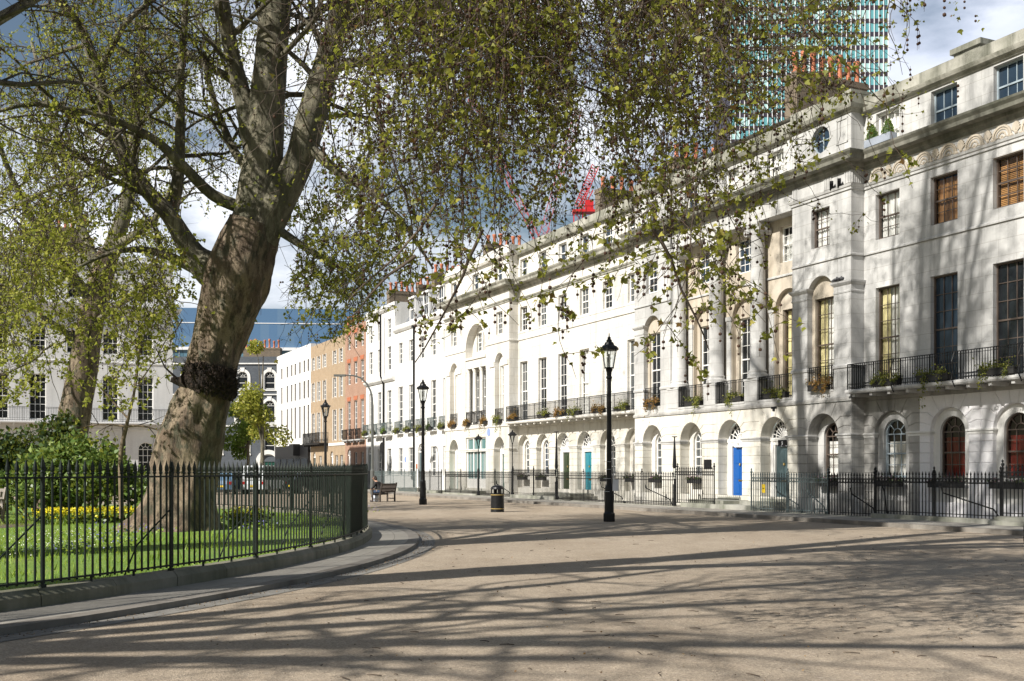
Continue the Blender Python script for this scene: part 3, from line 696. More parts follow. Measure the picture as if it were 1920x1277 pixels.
# ---------------------------------------------------------------- the east terrace, house by house
ZS = 2.93
def gf_window(h, c, y, d, ri, zsill, fr, cur=None, panel='stone_grey', pane='pane_dark', box=True, zs=ZS, zb=.12, ro=.85, split=.55):
    m = MB(); wall(m, c-ro, c+ro, zb, zs+ro+.05, y+d, [(c-ri, c+ri, zsill, zs+ri, True)], .14)
    m.box(c-ri-.06, c+ri+.06, y+d-.07, y+d+.14, zsill-.09, zsill)
    p = h.put(m, 'window_surround', panel)
    sash(h, c-ri, c+ri, zsill, zs+ri, y+d+.10, 3, (2,2), True, fr, pane, cur, split, spokes=3)
def gf_door(h, c, y, d, mat, lab, z0, z1, panel, ro=.85, zs=ZS, fl=7, w_=1.02, num=None, side=False):
    """panelled door in a white case, fanlight over it"""
    m = MB(); Y = y+d; r = ro-.02; q = (c-r, c+r, z0, zs+r, True)
    wall(m, c-ro-.05, c+ro+.05, .12, zs+ro+.06, Y+.001, [q], .05)
    for s in (-1, 1): m.box(c+s*(w_/2+.02) if s > 0 else c-r, c+r if s > 0 else c-w_/2-.02, Y+.0, Y+.1, z0, z1+.05)
    m.box(c-r, c+r, Y-.02, Y+.1, z1+.05, zs-.05); m.box(c-r-.02, c+r+.02, Y-.06, Y+.08, zs-.1, zs)
    for s in (-1, 1): m.box(c+s*(w_/2+.14)-.06, c+s*(w_/2+.14)+.06, Y-.05, Y, z0, zs-.1)
    case = h.put(m, 'door_case', panel)
    if num:
        k = MB(); k.box(c-.26, c+.26, Y-.075, Y-.055, zs-.30, zs-.07, 0); digit(k, num, c, Y-.083, zs-.185, .13, 1); h.put(k, 'number_plate', ['frame_white', 'black_paint'] if num == '4' else ['black_paint', 'letter_white'], case)
    fanlight(h, c, zs, r-.03, Y+.03, fl)
    door(h, c-w_/2, c+w_/2, z0, z1, Y+.06, mat, lab)
    if side:
        k = MB(); k.box(c-r+.04, c-w_/2-.12, Y-.008, Y-.002, z0+1.0, z1-.1); h.put(k, 'side_light', 'pane_dark', case)
    s = MB(); s.box(c-r, c+r, y-.05, Y+.1, .12, z0); h.put(s, 'threshold', 'stone_step')
SEG = {'0':'abcdef','1':'bc','2':'abged','3':'abgcd','4':'fgbc','5':'afgcd','6':'afgedc','7':'abc','8':'abcdefg','9':'abcdfg'}
def digit(m, s, cx, y, cz, h, mi):
    w_ = h*.55; t = h*.17; x = cx-(len(s)*w_*1.35-w_*.35)/2
    for ch in s:
        B = {'a':(0,w_,h/2-t,h/2),'d':(0,w_,-h/2,-h/2+t),'g':(0,w_,-t/2,t/2),'f':(0,t,0,h/2),'e':(0,t,-h/2,0),'b':(w_-t,w_,0,h/2),'c':(w_-t,w_,-h/2,0)}
        for k in SEG[ch]: a, b, c_, d = B[k]; m.box(x+a, x+b, y, y+.01, cz+c_, cz+d, mi)
        x += w_*1.35
def impost(h, cs, r, x0, x1, y, mat, d, zs=ZS, out=.07):
    m = MB(); e = [x0]
    for c in cs: e += [c-r+.0, c+r-.0]
    e.append(x1)
    for a, b in zip(e[::2], e[1::2]):
        if b-a < .03: continue
        pth = [(a, y+d*.8), (a, y), (b, y), (b, y+d*.8)]
        sweep(m, pth, [(-.02,zs-.10),(.02,zs-.10),(.03,zs-.03),(out,zs),(out,zs+.05),(-.02,zs+.07)])
    h.put_each(m, 'impost_band', mat)
def strings(h, m, path, zs_):
    for z, o, t in zs_: sweep(m, path, [(-.02,z),(o,z),(o,z+t*.7),(o*.4,z+t),(-.02,z+t)])

# ---- A: wing at the right, white painted ground floor, long balcony
A = House('terrace_house', 'white and grey stone terrace wing at the right with shell-carved frieze', FE, 0, 0)
cA = [1.14+2.53*k for k in range(4)]; gA = [1.33+2.55*k for k in range(4)]; XA = 10.2
m = MB(); holes = [(c-.57, c+.57, 4.56, 8.12) for c in cA]+[(c-.57, c+.57, 9.82, 11.42) for c in cA]+[(c-.55, c+.55, 13.07, 14.28) for c in cA]
wall(m, 0, XA, 4.30, 15.05, 0, holes, .2); shell(m, 0, XA, 0, 9, .12, 15.05, 14.6)
A.put(m, 'wall', 'stone_grey')
m = MB(); rustic(m, 0, XA, gA, .80, ZS, 0, .62, 4.16, .34, lambda k: 0 if k == 0 else 1, .16); m.box(0, 2.6, -.02, .1, .12, .62, 0); m.box(2.6, XA, -.02, .1, .12, .62, 1); m.box(0, XA, -.03, .1, 4.16, 4.30, 0)
A.put(m, 'ground_floor_wall', ['stone_block', 'white_block'])
impost(A, gA, .80, .0, XA, 0, 'stucco_white', .16)
for k, c in enumerate(gA):
    gf_window(A, c, 0, .16, .52, 1.42, 'frame_dark' if k else 'frame_grey', ('curtain_white' if k == 0 else 'blind_red', .02, .62 if k == 0 else .66, 'fold'), 'stone_grey' if k == 0 else 'stucco_white')
for k, c in enumerate(cA):
    sash(A, c-.57, c+.57, 4.56, 8.12, .16, 3, (3,3), False, 'frame_dark', 'pane_dark' if k != 1 else 'pane_blue', ('curtain_yellow', .0, 1, 'pair') if k == 0 else None)
    sash(A, c-.57, c+.57, 9.82, 11.42, .16, 3, (2,2) if k else (2,1), False, 'frame_dark', 'pane_dark', [('curtain_white', 0, 1, 'fold'), ('curtain_orange', 0, .95, 'fold'), ('curtain_orange', 0, 1, 'slat'), None][k])
    sash(A, c-.55, c+.55, 13.07, 14.28, .16, 3, (1,1), False, 'frame_white' if k == 0 else 'frame_grey', 'pane_blue', ('curtain_white', 0, 1, 'fold') if k == 0 else None, .45)
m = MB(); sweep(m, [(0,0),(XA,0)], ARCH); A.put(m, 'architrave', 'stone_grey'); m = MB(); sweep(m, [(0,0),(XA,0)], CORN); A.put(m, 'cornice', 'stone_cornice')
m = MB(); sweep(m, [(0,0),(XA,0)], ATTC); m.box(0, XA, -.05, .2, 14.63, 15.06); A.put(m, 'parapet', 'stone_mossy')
m = MB(); strings(A, m, [(0,0),(XA,0)], [(9.36,.05,.09)]); A.put_each(m, 'string_course', 'stone_grey')
# carved frieze: lunettes and palmettes in relief
m = MB()
for k in range(9):
    c = .68+1.06*k; z = 11.96
    o = arcpts(c, z+.05, .33, -.35, PI+.35, 18)
    for (ax, az), (bx, bz) in zip(o, o[1:]): m.bar((ax, -.015, az), (bx, -.015, bz), .05, .07)
    o = arcpts(c, z+.05, .25, -.1, PI+.1, 14)
    for (ax, az), (bx, bz) in zip(o, o[1:]): m.bar((ax, -.01, az), (bx, -.01, bz), .025, .05)
    for j in range(7):
        a = PI*(j+.5)/7; m.ball((c+.13*math.cos(a), -.01, z+.06+.13*math.sin(a)), (.03, .03, .05), 0, 6, 4)
    m.ball((c, -.01, z+.05), .05, 0, 6, 4)
    for s in (-1, 1): m.ball((c+s*.36, -.02, z+.0), .06, 0, 7, 5); m.tube([(c+s*.3, -.01, z-.02), (c+s*.15, -.01, z+.05), (c, -.01, z-.02)], .02, 5)
    c2 = c+.53
    for j in range(9):
        a = PI*(j+.5)/9; m.bar((c2, -.01, z+.06), (c2+.15*math.cos(a), -.02, z+.14+.24*math.sin(a)), .04, .05)
    m.ball((c2, -.02, z+.04), .06, 0, 6, 4)
A.put(m, 'frieze_carving', 'stone_tan')
bA = balcony(A, .02, XA-.1, 0, .88, 4.52, .9)
# curled wrought-iron struts on the balcony
m = MB()
for u in (2.3, 4.9, 7.4): m.tube([(u,-.86,5.4),(u,-.98,5.1),(u,-.93,4.8),(u,-.99,4.55),(u,-.84,4.3)], .018, 5)
A.put_each(m, 'strut', 'iron', bA)
m = MB(); m.box(.55, 1.75, 3.8, 5.4, 14.6, 17.0); m.box(.45, 1.85, 3.7, 5.5, 17.0, 17.2); A.put(m, 'chimney', 'stone_mossy')

# ---- B: centre block with columns between two projecting end bays
B = House('terrace_house', 'grey stone terrace centre with columned recess and blue front door', FE, 0, -.6)
x0B = -14.7; gB = [-13.17, -10.02, -7.17, -4.32, -1.5]; YF = -.6; YR = .1
m = MB()
oc = -1.62
for a, b, c in ((x0B, -11.62, -13.17), (-3.2, 0, -1.62)):
    hl = [(c-.72, c+.72, 4.6, 8.87, True, .24), (c-.5, c+.5, 9.93, 11.36)]
    if b == 0: hl.append((oc-.6, oc+.6, 13.3, 14.5, False, .0))
    else: hl.append((c-.48, c+.48, 13.12, 14.2))
    wall(m, a, b, 4.30, 15.25, YF, hl, .2)
for xx, f in ((0, (0,1,2,3)), (x0B, (0,3,2,1))): m.add([(xx,YF,.12),(xx,.0,.12),(xx,.0,15.25),(xx,YF,15.25)], [f])
for xx in (-3.2, -11.62): m.add([(xx,YF,4.3),(xx,YR,4.3),(xx,YR,11.7),(xx,YF,11.7)], [(0,1,2,3)])
wall(m, -11.62, -3.2, 11.68, 15.05, -.52, [(c-.5, c+.5, 13.12, 14.2) for c in gB[1:4]], .2); m.add([(-11.62,-.52,11.68),(-3.2,-.52,11.68),(-3.2,YR,11.68),(-11.62,YR,11.68)], [(0,1,2,3)])
shell(m, x0B, 0, 0.0, 10, 8, 15.05, 14.6); m.add([(x0B,YF,15.25),(0,YF,15.25),(0,.4,15.25),(x0B,.4,15.25)], [(0,1,2,3)]); m.add([(x0B,.4,14.5),(0,.4,14.5),(0,.4,15.25),(x0B,.4,15.25)], [(0,1,2,3)])
m.add([(-11.62,YF,4.45),(-3.2,YF,4.45),(-3.2,YR,4.45),(-11.62,YR,4.45)], [(0,1,2,3)]); wall(m, -11.62, -3.2, 4.30, 4.45, YF, [])
sq = [(oc+.6*x, 13.9+.6*z) for x, z in ((1,0),(1,.5),(1,1),(.5,1),(0,1),(-.5,1),(-1,1),(-1,.5),(-1,0),(-1,-.5),(-1,-1),(-.5,-1),(0,-1),(.5,-1),(1,-1),(1,-.5))]
ci = [(oc+.5*math.cos(2*PI*i/16), 13.9+.5*math.sin(2*PI*i/16)) for i in range(16)]
for i in range(16):
    j = (i+1) % 16; m.add([(sq[i][0],YF,sq[i][1]),(sq[j][0],YF,sq[j][1]),(ci[j][0],YF,ci[j][1]),(ci[i][0],YF,ci[i][1]),(ci[i][0],YF+.25,ci[i][1]),(ci[j][0],YF+.25,ci[j][1])], [(0,1,2,3),(3,2,5,4)])
B.put(m, 'wall', 'stone_grey')
m = MB(); hl = []
for c in gB[1:4]: hl += [(c-.78, c+.78, 4.6, 8.87, True, .2), (c-.5, c+.5, 9.93, 11.36)]
wall(m, -11.62, -3.2, 4.45, 11.7, YR, hl, .2)
for c in gB[1:4]: wall(m, c-.8, c+.8, 4.5, 8.9, YR+.2, [(c-.56, c+.56, 4.6, 8.08)], .15)
for c in (gB[0], oc): wall(m, c-.75, c+.75, 4.5, 8.9, YF+.24, [(c-.56, c+.56, 4.6, 8.08)], .15)
B.put(m, 'recess_wall', 'stone_tan')
w_ = MB()                                                       # oculus window
for i in range(16):
    j = (i+1) % 16; w_.bar((ci[i][0], YF+.17, ci[i][1]), (ci[j][0], YF+.17, ci[j][1]), .08, .06)
w_.box(oc-.02, oc+.02, YF+.15, YF+.19, 13.4, 14.4); w_.box(oc-.5, oc+.5, YF+.15, YF+.19, 13.88, 13.92)
f = B.put(w_, 'round_window', 'frame_grey'); w_ = MB(); w_.add([(x, YF+.2, z) for x, z in ci], [tuple(range(16))]); B.put(w_, 'pane', 'pane_blue', f)
for c, cur, fr in ((gB[0], None, 'frame_white'), (oc, ('curtain_yellow', 0, 1, 'pair'), 'frame_dark')): sash(B, c-.56, c+.56, 4.6, 8.08, YF+.34, 3, (3,3), False, fr, 'pane_dark', cur)
sash(B, oc-.5, oc+.5, 9.93, 11.36, YF+.16, 3, (2,2), False, 'frame_dark', 'pane_dark', ('curtain_white', 0, 1, 'fold')); sash(B, gB[0]-.5, gB[0]+.5, 9.93, 11.36, YF+.16, 3, (2,2)); sash(B, gB[0]-.48, gB[0]+.48, 13.12, 14.2, YF+.16, 3, (1,1), pane='pane_grey')
for k, c in enumerate(gB[1:4]):
    sash(B, c-.56, c+.56, 4.6, 8.08, YR+.31, 3, (3,3), False, 'frame_dark' if k == 2 else 'frame_white', 'pane_dark', ('curtain_yellow', 0, 1, 'pair') if k == 2 else None)
    sash(B, c-.5, c+.5, 9.93, 11.36, YR+.16, 3, (2,2), pane='pane_blue' if k != 2 else 'pane_dark', cur=('curtain_white', 0, .8, 'fold') if k == 2 else None); sash(B, c-.5, c+.5, 13.12, 14.2, -.36, 3, (1,1), pane='pane_blue', cur=('curtain_white', 0, 1, 'fold') if k else None)
m = MB(); rustic(m, x0B, 0, gB, .82, ZS, YF, .62, 4.16, .34, lambda k: 1 if k < 4 else 0, .5); m.box(x0B, -2.91, YF-.02, YF+.1, .12, .62, 1); m.box(-2.91, 0.02, YF-.02, YF+.1, .12, .62, 0)
sweep(m, [(x0B, .0), (x0B, YF), (0, YF), (0, .0)], [(-.02,4.16),(.05,4.16),(.06,4.24),(.03,4.31),(-.02,4.32)], 0)
for z in [4.16-.34*k for k in range(1, 11)]:                    # joints returned on the flank
    m.box(-.03, .012, YF+.03, .0, z+.02, z+.32, 0)
B.put(m, 'ground_floor_wall', ['stone_block', 'cream_block'])
impost(B, gB, .82, x0B, 0, YF, 'stone_grey', .5)
for k in (0, 1, 4): gf_window(B, gB[k], YF, .5, .5, 1.42, 'frame_white' if k < 4 else 'frame_dark', ('curtain_white', .02, .66, 'fold') if k == 4 else None, 'stone_cream' if k < 4 else 'stone_grey', 'pane_grey')
gf_door(B, gB[2], YF, .5, 'door_blue', 'bright blue panelled front door', .55, 2.62, 'frame_white', .82, num='4', side=True)
gf_door(B, gB[3], YF, .5, 'door_grey', 'dark grey-green panelled front door', .55, 2.62, 'frame_white', .82, fl=11, num='5')
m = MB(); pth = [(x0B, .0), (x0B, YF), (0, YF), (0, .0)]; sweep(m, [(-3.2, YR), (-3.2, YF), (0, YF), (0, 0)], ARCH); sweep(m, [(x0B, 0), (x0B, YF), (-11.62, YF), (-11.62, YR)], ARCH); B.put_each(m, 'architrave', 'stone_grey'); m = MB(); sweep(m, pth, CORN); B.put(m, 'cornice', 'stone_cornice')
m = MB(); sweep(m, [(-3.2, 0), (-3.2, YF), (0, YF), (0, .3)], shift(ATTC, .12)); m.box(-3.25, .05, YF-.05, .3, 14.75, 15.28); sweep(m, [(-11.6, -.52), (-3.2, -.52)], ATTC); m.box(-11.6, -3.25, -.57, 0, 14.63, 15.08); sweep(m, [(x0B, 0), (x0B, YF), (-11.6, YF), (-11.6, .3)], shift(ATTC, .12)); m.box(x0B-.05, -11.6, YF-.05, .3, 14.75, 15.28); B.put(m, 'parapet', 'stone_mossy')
m = MB(); strings(B, m, [(x0B, 0), (x0B, YF), (-11.62, YF)], [(9.36,.05,.09)]); strings(B, m, [(-3.2, YF), (0, YF), (0, 0)], [(9.36,.05,.09)]); strings(B, m, [(-11.62, YR), (-3.2, YR)], [(9.36,.05,.09)])
for a, b in ((x0B, gB[0]-.74), (gB[0]+.74, -11.62), (-3.2, oc-.74), (oc+.74, 0)):
    pth = [(a, YF+.25), (a, YF), (b, YF), (b, YF+.25 if b else 0)]
    sweep(m, pth, [(-.02,8.06),(.02,8.06),(.03,8.12),(.01,8.14),(.01,8.32),(.05,8.36),(.10,8.42),(.11,8.48),(-.02,8.5)]); sweep(m, pth, [(-.02,5.36),(.04,5.36),(.05,5.44),(.02,5.5),(-.02,5.5)])
for c in gB[1:4]:
    for s in (-1, 1): m.box(c+s*.97-.19, c+s*.97+.19, YR-.08, YR+.03, 8.02, 8.2); m.box(c+s*.97-.15, c+s*.97+.15, YR-.05, YR+.03, 4.5, 8.02)
for u0_, n_ in ((-.32, 4), (-1.4, 5), (-3.16, 4)):
    for j in range(n_): m.box(u0_+j*.085, u0_+j*.085+.045, YF-.03, YF+.01, 11.96, 12.4)
for j in range(6): m.box(-.01, .03, YF+.03+j*.09, YF+.075+j*.09, 11.96, 12.4)
for u in (-3.0, -.75): sweep(m, [(u, YF), (u+.6, YF)], [(-.02,13.45),(.03,13.45),(.03,13.5),(-.02,13.5)]); sweep(m, [(u, YF), (u+.6, YF)], [(-.02,14.3),(.03,14.3),(.03,14.35),(-.02,14.35)]); m.box(u, u+.05, YF-.03, YF+.01, 13.45, 14.35); m.box(u+.55, u+.6, YF-.03, YF+.01, 13.45, 14.35)
for u in (-3.2+.0, -8.3): m.box(u-.3, u+.02, -.6, -.5, 13.0, 14.4)
B.put_each(m, 'string_course', 'stone_grey')
for u in (-5.745, -8.595, -11.42):
    m = MB(); y = -.26; m.box(u-.42, u+.42, y-.36, y+.34, 4.45, 5.28); m.box(u-.45, u+.45, y-.385, y+.36, 5.28, 5.37)
    m.lathe([(.44,5.37),(.44,5.43),(.41,5.45),(.43,5.50),(.41,5.56),(.36,5.58),(.355,5.63),(.38,5.67),(.36,5.71),(.325,5.75),(.315,7.5),(.30,9.4),(.27,11.15),(.275,11.2),(.30,11.22),(.27,11.27),(.33,11.34)], (u, y, 0), 28)
    c = B.put(m, 'column', 'stone_grey'); c.data.polygons.foreach_set('use_smooth', [len(p.vertices) == 4 and p.index > 11 for p in c.data.polygons])
    k = MB(); k.box(u-.36, u+.36, y-.32, y+.32, 11.5, 11.68); k.box(u-.30, u+.30, y-.26, y+.26, 11.36, 11.5)
    for s in (-1, 1):
        k.tube([(u+s*.33, y-.33, 11.33), (u+s*.33, y+.33, 11.33)], .17, 16)
        for rr, pr in ((.125, .35), (.085, .37), (.04, .39)): k.tube([(u+s*.33, y-pr, 11.33), (u+s*.33, y-.3, 11.33)], rr, 14)
    B.put(k, 'capital', 'stone_grey', c)
for a, b in ((-11.0, -9.02), (-8.17, -6.17), (-5.32, -3.22)): balcony(B, a, b, -.2, .42, 4.47, .92, False, True)
for c in (gB[0], oc): balcony(B, c-.7, c+.7, -.45, .17, 4.62, .88, False, False)
chimney(B, -5.5, -4.75, .9, 4.6, 14.6, 17.75, 8, 'y'); chimney(B, -15.2, -14.5, 1.6, 4.4, 14.6, 16.9, 5, 'y', pot=.8)
m = MB(); m.box(-8.98, -8.45, YF-.03, YF, 1.72, 2.12); B.put(m, 'plaque', 'black_paint')
for u in (-.95, -.55):
    m = MB(); m.bar((u, YF-.06, 11.92), (u+.16, YF-.2, 12.12), .13, .16); m.box(u-.02, u+.02, YF-.08, YF-.02, 11.86, 11.98); B.put(m, 'floodlight', 'black_paint')
m = MB(); m.box(-8.5, -5.6, -2.15, YF-.03, .12, .30); m.box(-8.3, -5.9, -1.85, YF-.03, .30, .44); m.box(-5.6, -3.2, -2.15, YF-.03, .12, .30); m.box(-5.3, -3.4, -1.5, YF-.03, .30, .44); B.put(m, 'doorstep', 'stone_step')
m = MB(); m.box(-4.36, -4.22, YF-.03, YF, 3.98, 4.3); m.box(-4.45, -4.13, YF-.03, YF, 4.08, 4.2); B.put(m, 'cross_vent', 'black_paint')

# ---- C: wing with the long balcony, dark green and teal doors
Ch = House('terrace_house', 'cream terrace wing behind one long balcony, dark green and turquoise doors', FE, -14.7, 0)
x0C, x1C = -28.95, -14.7; cC = [-28.2+2.47*k for k in range(6)]
m = MB(); hl = []
for c in cC: hl += [(c-.52, c+.52, 4.58, 8.1), (c-.5, c+.5, 9.92, 11.36), (c-.48, c+.48, 13.12, 14.2)]
wall(m, x0C, x1C, 4.3, 15.05, 0, hl, .2); shell(m, x0C, x1C, 0, 9, 8, 15.05, 14.6); Ch.put(m, 'wall', 'stone_cream')
m = MB(); rustic(m, x0C, x1C, cC, .78, ZS, 0, .62, 4.16, .34, lambda k: 0, .3); m.box(x0C, x1C, -.02, .1, .12, .62); m.box(x0C, x1C, -.03, .1, 4.16, 4.3); Ch.put(m, 'ground_floor_wall', 'cream_block')
impost(Ch, cC, .78, x0C, x1C, 0, 'stone_cream', .3)
for k, c in enumerate(cC):
    sash(Ch, c-.52, c+.52, 4.58, 8.1, .15, 3, (3,3), pane='pane_dark' if k in (1, 2) else 'pane_grey', cur=('curtain_white', 0, 1, 'fold') if k in (3, 4) else None)
    sash(Ch, c-.5, c+.5, 9.92, 11.36, .15, 3, (2,2), pane='pane_grey' if k % 2 else 'pane_dark'); sash(Ch, c-.48, c+.48, 13.12, 14.2, .15, 2, (1,1), pane='pane_blue')
    if k == 2: gf_door(Ch, c, 0, .3, 'door_green', 'very dark green panelled front door', .45, 2.6, 'frame_white', .78, fl=9)
    elif k == 3: gf_door(Ch, c, 0, .3, 'door_teal', 'turquoise panelled front door', .45, 2.6, 'frame_white', .78, fl=7)
    else: gf_window(Ch, c, 0, .3, .48, 1.42, 'frame_white', None, 'stone_cream', 'pane_grey' if k != 1 else 'pane_blue', ro=.8)
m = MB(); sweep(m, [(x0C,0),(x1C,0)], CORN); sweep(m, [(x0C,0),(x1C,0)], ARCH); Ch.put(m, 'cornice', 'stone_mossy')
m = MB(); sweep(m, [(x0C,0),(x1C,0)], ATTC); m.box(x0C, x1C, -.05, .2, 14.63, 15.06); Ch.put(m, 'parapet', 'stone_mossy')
m = MB(); strings(Ch, m, [(x0C,0),(x1C,0)], [(9.4,.05,.1), (9.8,.02,.08)]); Ch.put_each(m, 'string_course', 'stone_cream')
balcony(Ch, x0C+.02, x1C-.02, 0, .88, 4.52, .9, mats=('stone_cream','iron')); chimney(Ch, -22.1, -21.4, 1.4, 5.0, 14.6, 17.0, 6, 'y', pot=.75)
m = MB(); m.box(-24.6, -19.3, -2.1, -.02, .12, .3); m.box(-24.2, -19.7, -1.4, -.02, .3, .42); Ch.put(m, 'doorstep', 'stone_step')

# ---- D: far projecting bay with the three-light window under a big arch
D = House('terrace_house', 'cream projecting end bay with a three-light columned window under a wide arch', FE, -28.95, -.6)
x0D, x1D = -39.3, -28.95; gD = [-37.75, -30.4]; cv = -34.05
m = MB(); hl = []
for c in gD: hl += [(c-.66, c+.66, 4.6, 8.8, True, .3), (c-.48, c+.48, 9.92, 11.3), (c-.48, c+.48, 13.12, 14.2)]
hl += [(cv-1.65, cv+1.65, 4.55, 11.0, True, .5), (cv-.5, cv+.5, 13.12, 14.2)]
wall(m, x0D, x1D, 4.3, 15.15, YF, hl, .2); shell(m, x0D, x1D, YF, 9, .12, 15.15, 14.6); D.put(m, 'wall', 'stone_cream')
m = MB()
for c in gD: wall(m, c-.7, c+.7, 4.5, 8.85, YF+.3, [(c-.5, c+.5, 4.6, 8.05)], .12)
wall(m, cv-1.7, cv+1.7, 4.5, 11.05, YF+.5, [(cv-1.5, cv-.62, 4.6, 8.1), (cv-.48, cv+.48, 4.6, 8.1), (cv+.62, cv+1.5, 4.6, 8.1), (cv-.95, cv-.15, 9.3, 10.5), (cv+.1, cv+.9, 9.3, 10.5)], .12)
m.box(cv-1.66, cv+1.66, YF+.02, YF+.5, 8.2, 8.75); m.box(cv-1.66, cv+1.66, YF-.06, YF+.5, 8.75, 8.9); D.put(m, 'recess_wall', 'stone_cream')
for u in (cv-1.58, cv-.55, cv+.55, cv+1.58):
    m = MB(); m.lathe([(.2,4.55),(.2,4.7),(.15,4.75),(.14,7.9),(.12,7.95),(.17,8.05),(.18,8.2)], (u, YF+.2, 0), 14); D.put(m, 'column', 'stone_cream', smooth=True)
for c in gD: sash(D, c-.5, c+.5, 4.6, 8.05, YF+.4, 2, (3,3), pane='pane_grey', cur=('curtain_white', 0, 1, 'fold')); sash(D, c-.48, c+.48, 9.92, 11.3, YF+.15, 3, (2,2), pane='pane_grey'); sash(D, c-.48, c+.48, 13.12, 14.2, YF+.15, 2, (1,1), pane='pane_blue')
for a, b in ((cv-1.5, cv-.62), (cv-.48, cv+.48), (cv+.62, cv+1.5)): sash(D, a, b, 4.6, 8.1, YF+.6, 2, (3,3), pane='pane_grey')
for a, b in ((cv-.95, cv-.15), (cv+.1, cv+.9)): sash(D, a, b, 9.3, 10.5, YF+.6, 2, (2,2), pane='pane_grey')
sash(D, cv-.5, cv+.5, 13.12, 14.2, YF+.15, 2, (1,1), pane='pane_blue')
m = MB(); wall(m, x0D, x1D, .12, 4.3, YF, [(c-.75, c+.75, .12, ZS+.75, True, .45) for c in gD]+[(cv-1.62, cv+1.62, .5, 3.75, False, .25)], .3)
for z in (.9, 1.3, 1.7, 2.1, 2.5):                               # channelled piers beside the door arches
    for c in gD:
        for s in (-1, 1): m.box(c+s*1.06-.29, c+s*1.06+.29, YF-.03, YF+.01, z, z+.36)
D.put(m, 'ground_floor_wall', 'cream_block')
gf_door(D, gD[0], YF, .45, 'door_aqua', 'pale aqua front door', .4, 2.6, 'frame_white', .75, fl=3); gf_door(D, gD[1], YF, .45, 'door_forest', 'dark forest green front door', .4, 2.6, 'frame_white', .75, fl=3)
m = MB()                                                          # wide tripartite ground-floor window
for u in (cv-1.6, cv-.62, cv+.52, cv+1.5): m.box(u, u+.1, YF+.1, YF+.22, .5, 3.75)
for z in (.5, 2.85, 3.65): m.box(cv-1.6, cv+1.6, YF+.11, YF+.2, z, z+.1)
m.box(cv-1.6, cv+1.6, YF+.12, YF+.2, .6, 1.1)
for u in (cv-1.1, cv-.05, cv+1.05): m.box(u-.015, u+.015, YF+.13, YF+.18, 1.1, 2.85)
f = D.put(m, 'wide_window', 'frame_white'); m = MB(); m.box(cv-1.55, cv+1.55, YF+.19, YF+.21, .55, 3.7); D.put(m, 'pane', 'pane_teal', f)
impost(D, gD, .75, x0D, x1D, YF, 'stone_cream', .45, out=.06)
m = MB(); pth = [(x0D, 0), (x0D, YF), (x1D, YF), (x1D, 0)]; sweep(m, pth, CORN); sweep(m, pth, ARCH); D.put(m, 'cornice', 'stone_mossy')
m = MB(); sweep(m, pth, ATTC); m.box(x0D, x1D, YF-.05, 0, 14.63, 15.16); D.put(m, 'parapet', 'stone_cream')
m = MB()
for a, b in ((x0D, cv-1.68), (cv+1.68, x1D)): strings(D, m, [(a, YF), (b, YF)] + ([(b, 0)] if b == x1D else []), [(9.4,.05,.1)])
for c in gD:
    for s in (-1, 1): m.box(c+s*1.02-.34, c+s*1.02+.34, YF-.07, YF+.02, 8.0, 8.3)
strings(D, m, pth, [(4.3,.06,.15)]); D.put_each(m, 'string_course', 'stone_cream')
for c in gD: balcony(D, c-.66, c+.66, YF+.2, .24, 4.5, .9, False, False)
balcony(D, cv-1.6, cv+1.6, YF+.2, .24, 4.5, .9, False, False)
m = MB(); m.tube([(-31.95, YF-.03, 4.0), (-31.95, YF-.005, 4.0)], .24, 18); D.put(m, 'plaque', 'plaque_blue')
chimney(D, -37.9, -37.2, 1.6, 4.4, 14.6, 16.9, 6, 'y', pot=.75)
m = MB(); m.box(-38.9, -36.6, -2.3, YF-.02, .12, .3); m.box(-35.8, -32.3, -1.6, YF-.02, .12, .35); D.put(m, 'doorstep', 'stone_step')

# ---- plain fronts further along: one routine
def front(name, label, x0, x1, top, mat, bays, rows, gf=None, fr='frame_white', y=0., par='stucco_white', corn=True, cat='house', block_mat=None, depth=9):
    h = House(name, label, FE, x1, y, cat); m = MB(); hl = []
    for c, w2 in bays:
        for za, zb, sc in rows: hl.append((c-w2*sc, c+w2*sc, za, zb))
    for g in gf or []: hl.append((g[0]-g[1], g[0]+g[1], g[2], g[3], g[4]))
    wall(m, x0, x1, .12, top, y, hl, .16); shell(m, x0, x1, y, depth, .12, top, top-.5); h.put(m, 'wall', mat)
    for i, (c, w2) in enumerate(bays):
        for j, (za, zb, sc) in enumerate(rows): sash(h, c-w2*sc, c+w2*sc, za, zb, y+.1, 2, (2,2) if zb-za < 2.6 else (3,3), fr=fr, pane='pane_grey' if (i+j) % 3 else 'pane_dark', bw=.035)
    for g in gf or []:
        c, w2, za, zb, arch, mt = g
        if mt and arch: door(h, c-w2+.06, c+w2-.06, za, zb-w2, y+.14, mt); fanlight(h, c, zb-w2, w2-.02, y+.1, 3)
        else: sash(h, c-w2, c+w2, za, zb, y+.1, 2, (2,2), arch, fr, 'pane_grey')
    if corn:
        m = MB(); sweep(m, [(x0, y), (x1, y)], [(-.02,top-.55),(.08,top-.55),(.22,top-.4),(.26,top-.3),(-.02,top-.28)]); m.box(x0, x1, y-.03, y+.25, top-.28, top+.02); h.put(m, 'cornice', par)
    return h
rE = [(4.65,8.1,1), (9.85,11.5,.92)]
E1 = front('terrace_house', 'white stucco terrace houses with a slate mansard roof, between two black drainpipes', -51.5, -39.3, 12.9, 'stucco_white', [(c, .5) for c in (-50.2,-47.8,-45.4,-43.05,-40.7)], rE,
           [(-50.2,.48,1.2,3.35,False,None), (-47.9,.48,1.2,3.35,False,None), (-45.7,.6,.4,3.6,True,'door_grey'), (-43.1,.48,1.2,3.35,False,None), (-40.8,.45,1.2,3.35,False,None)])
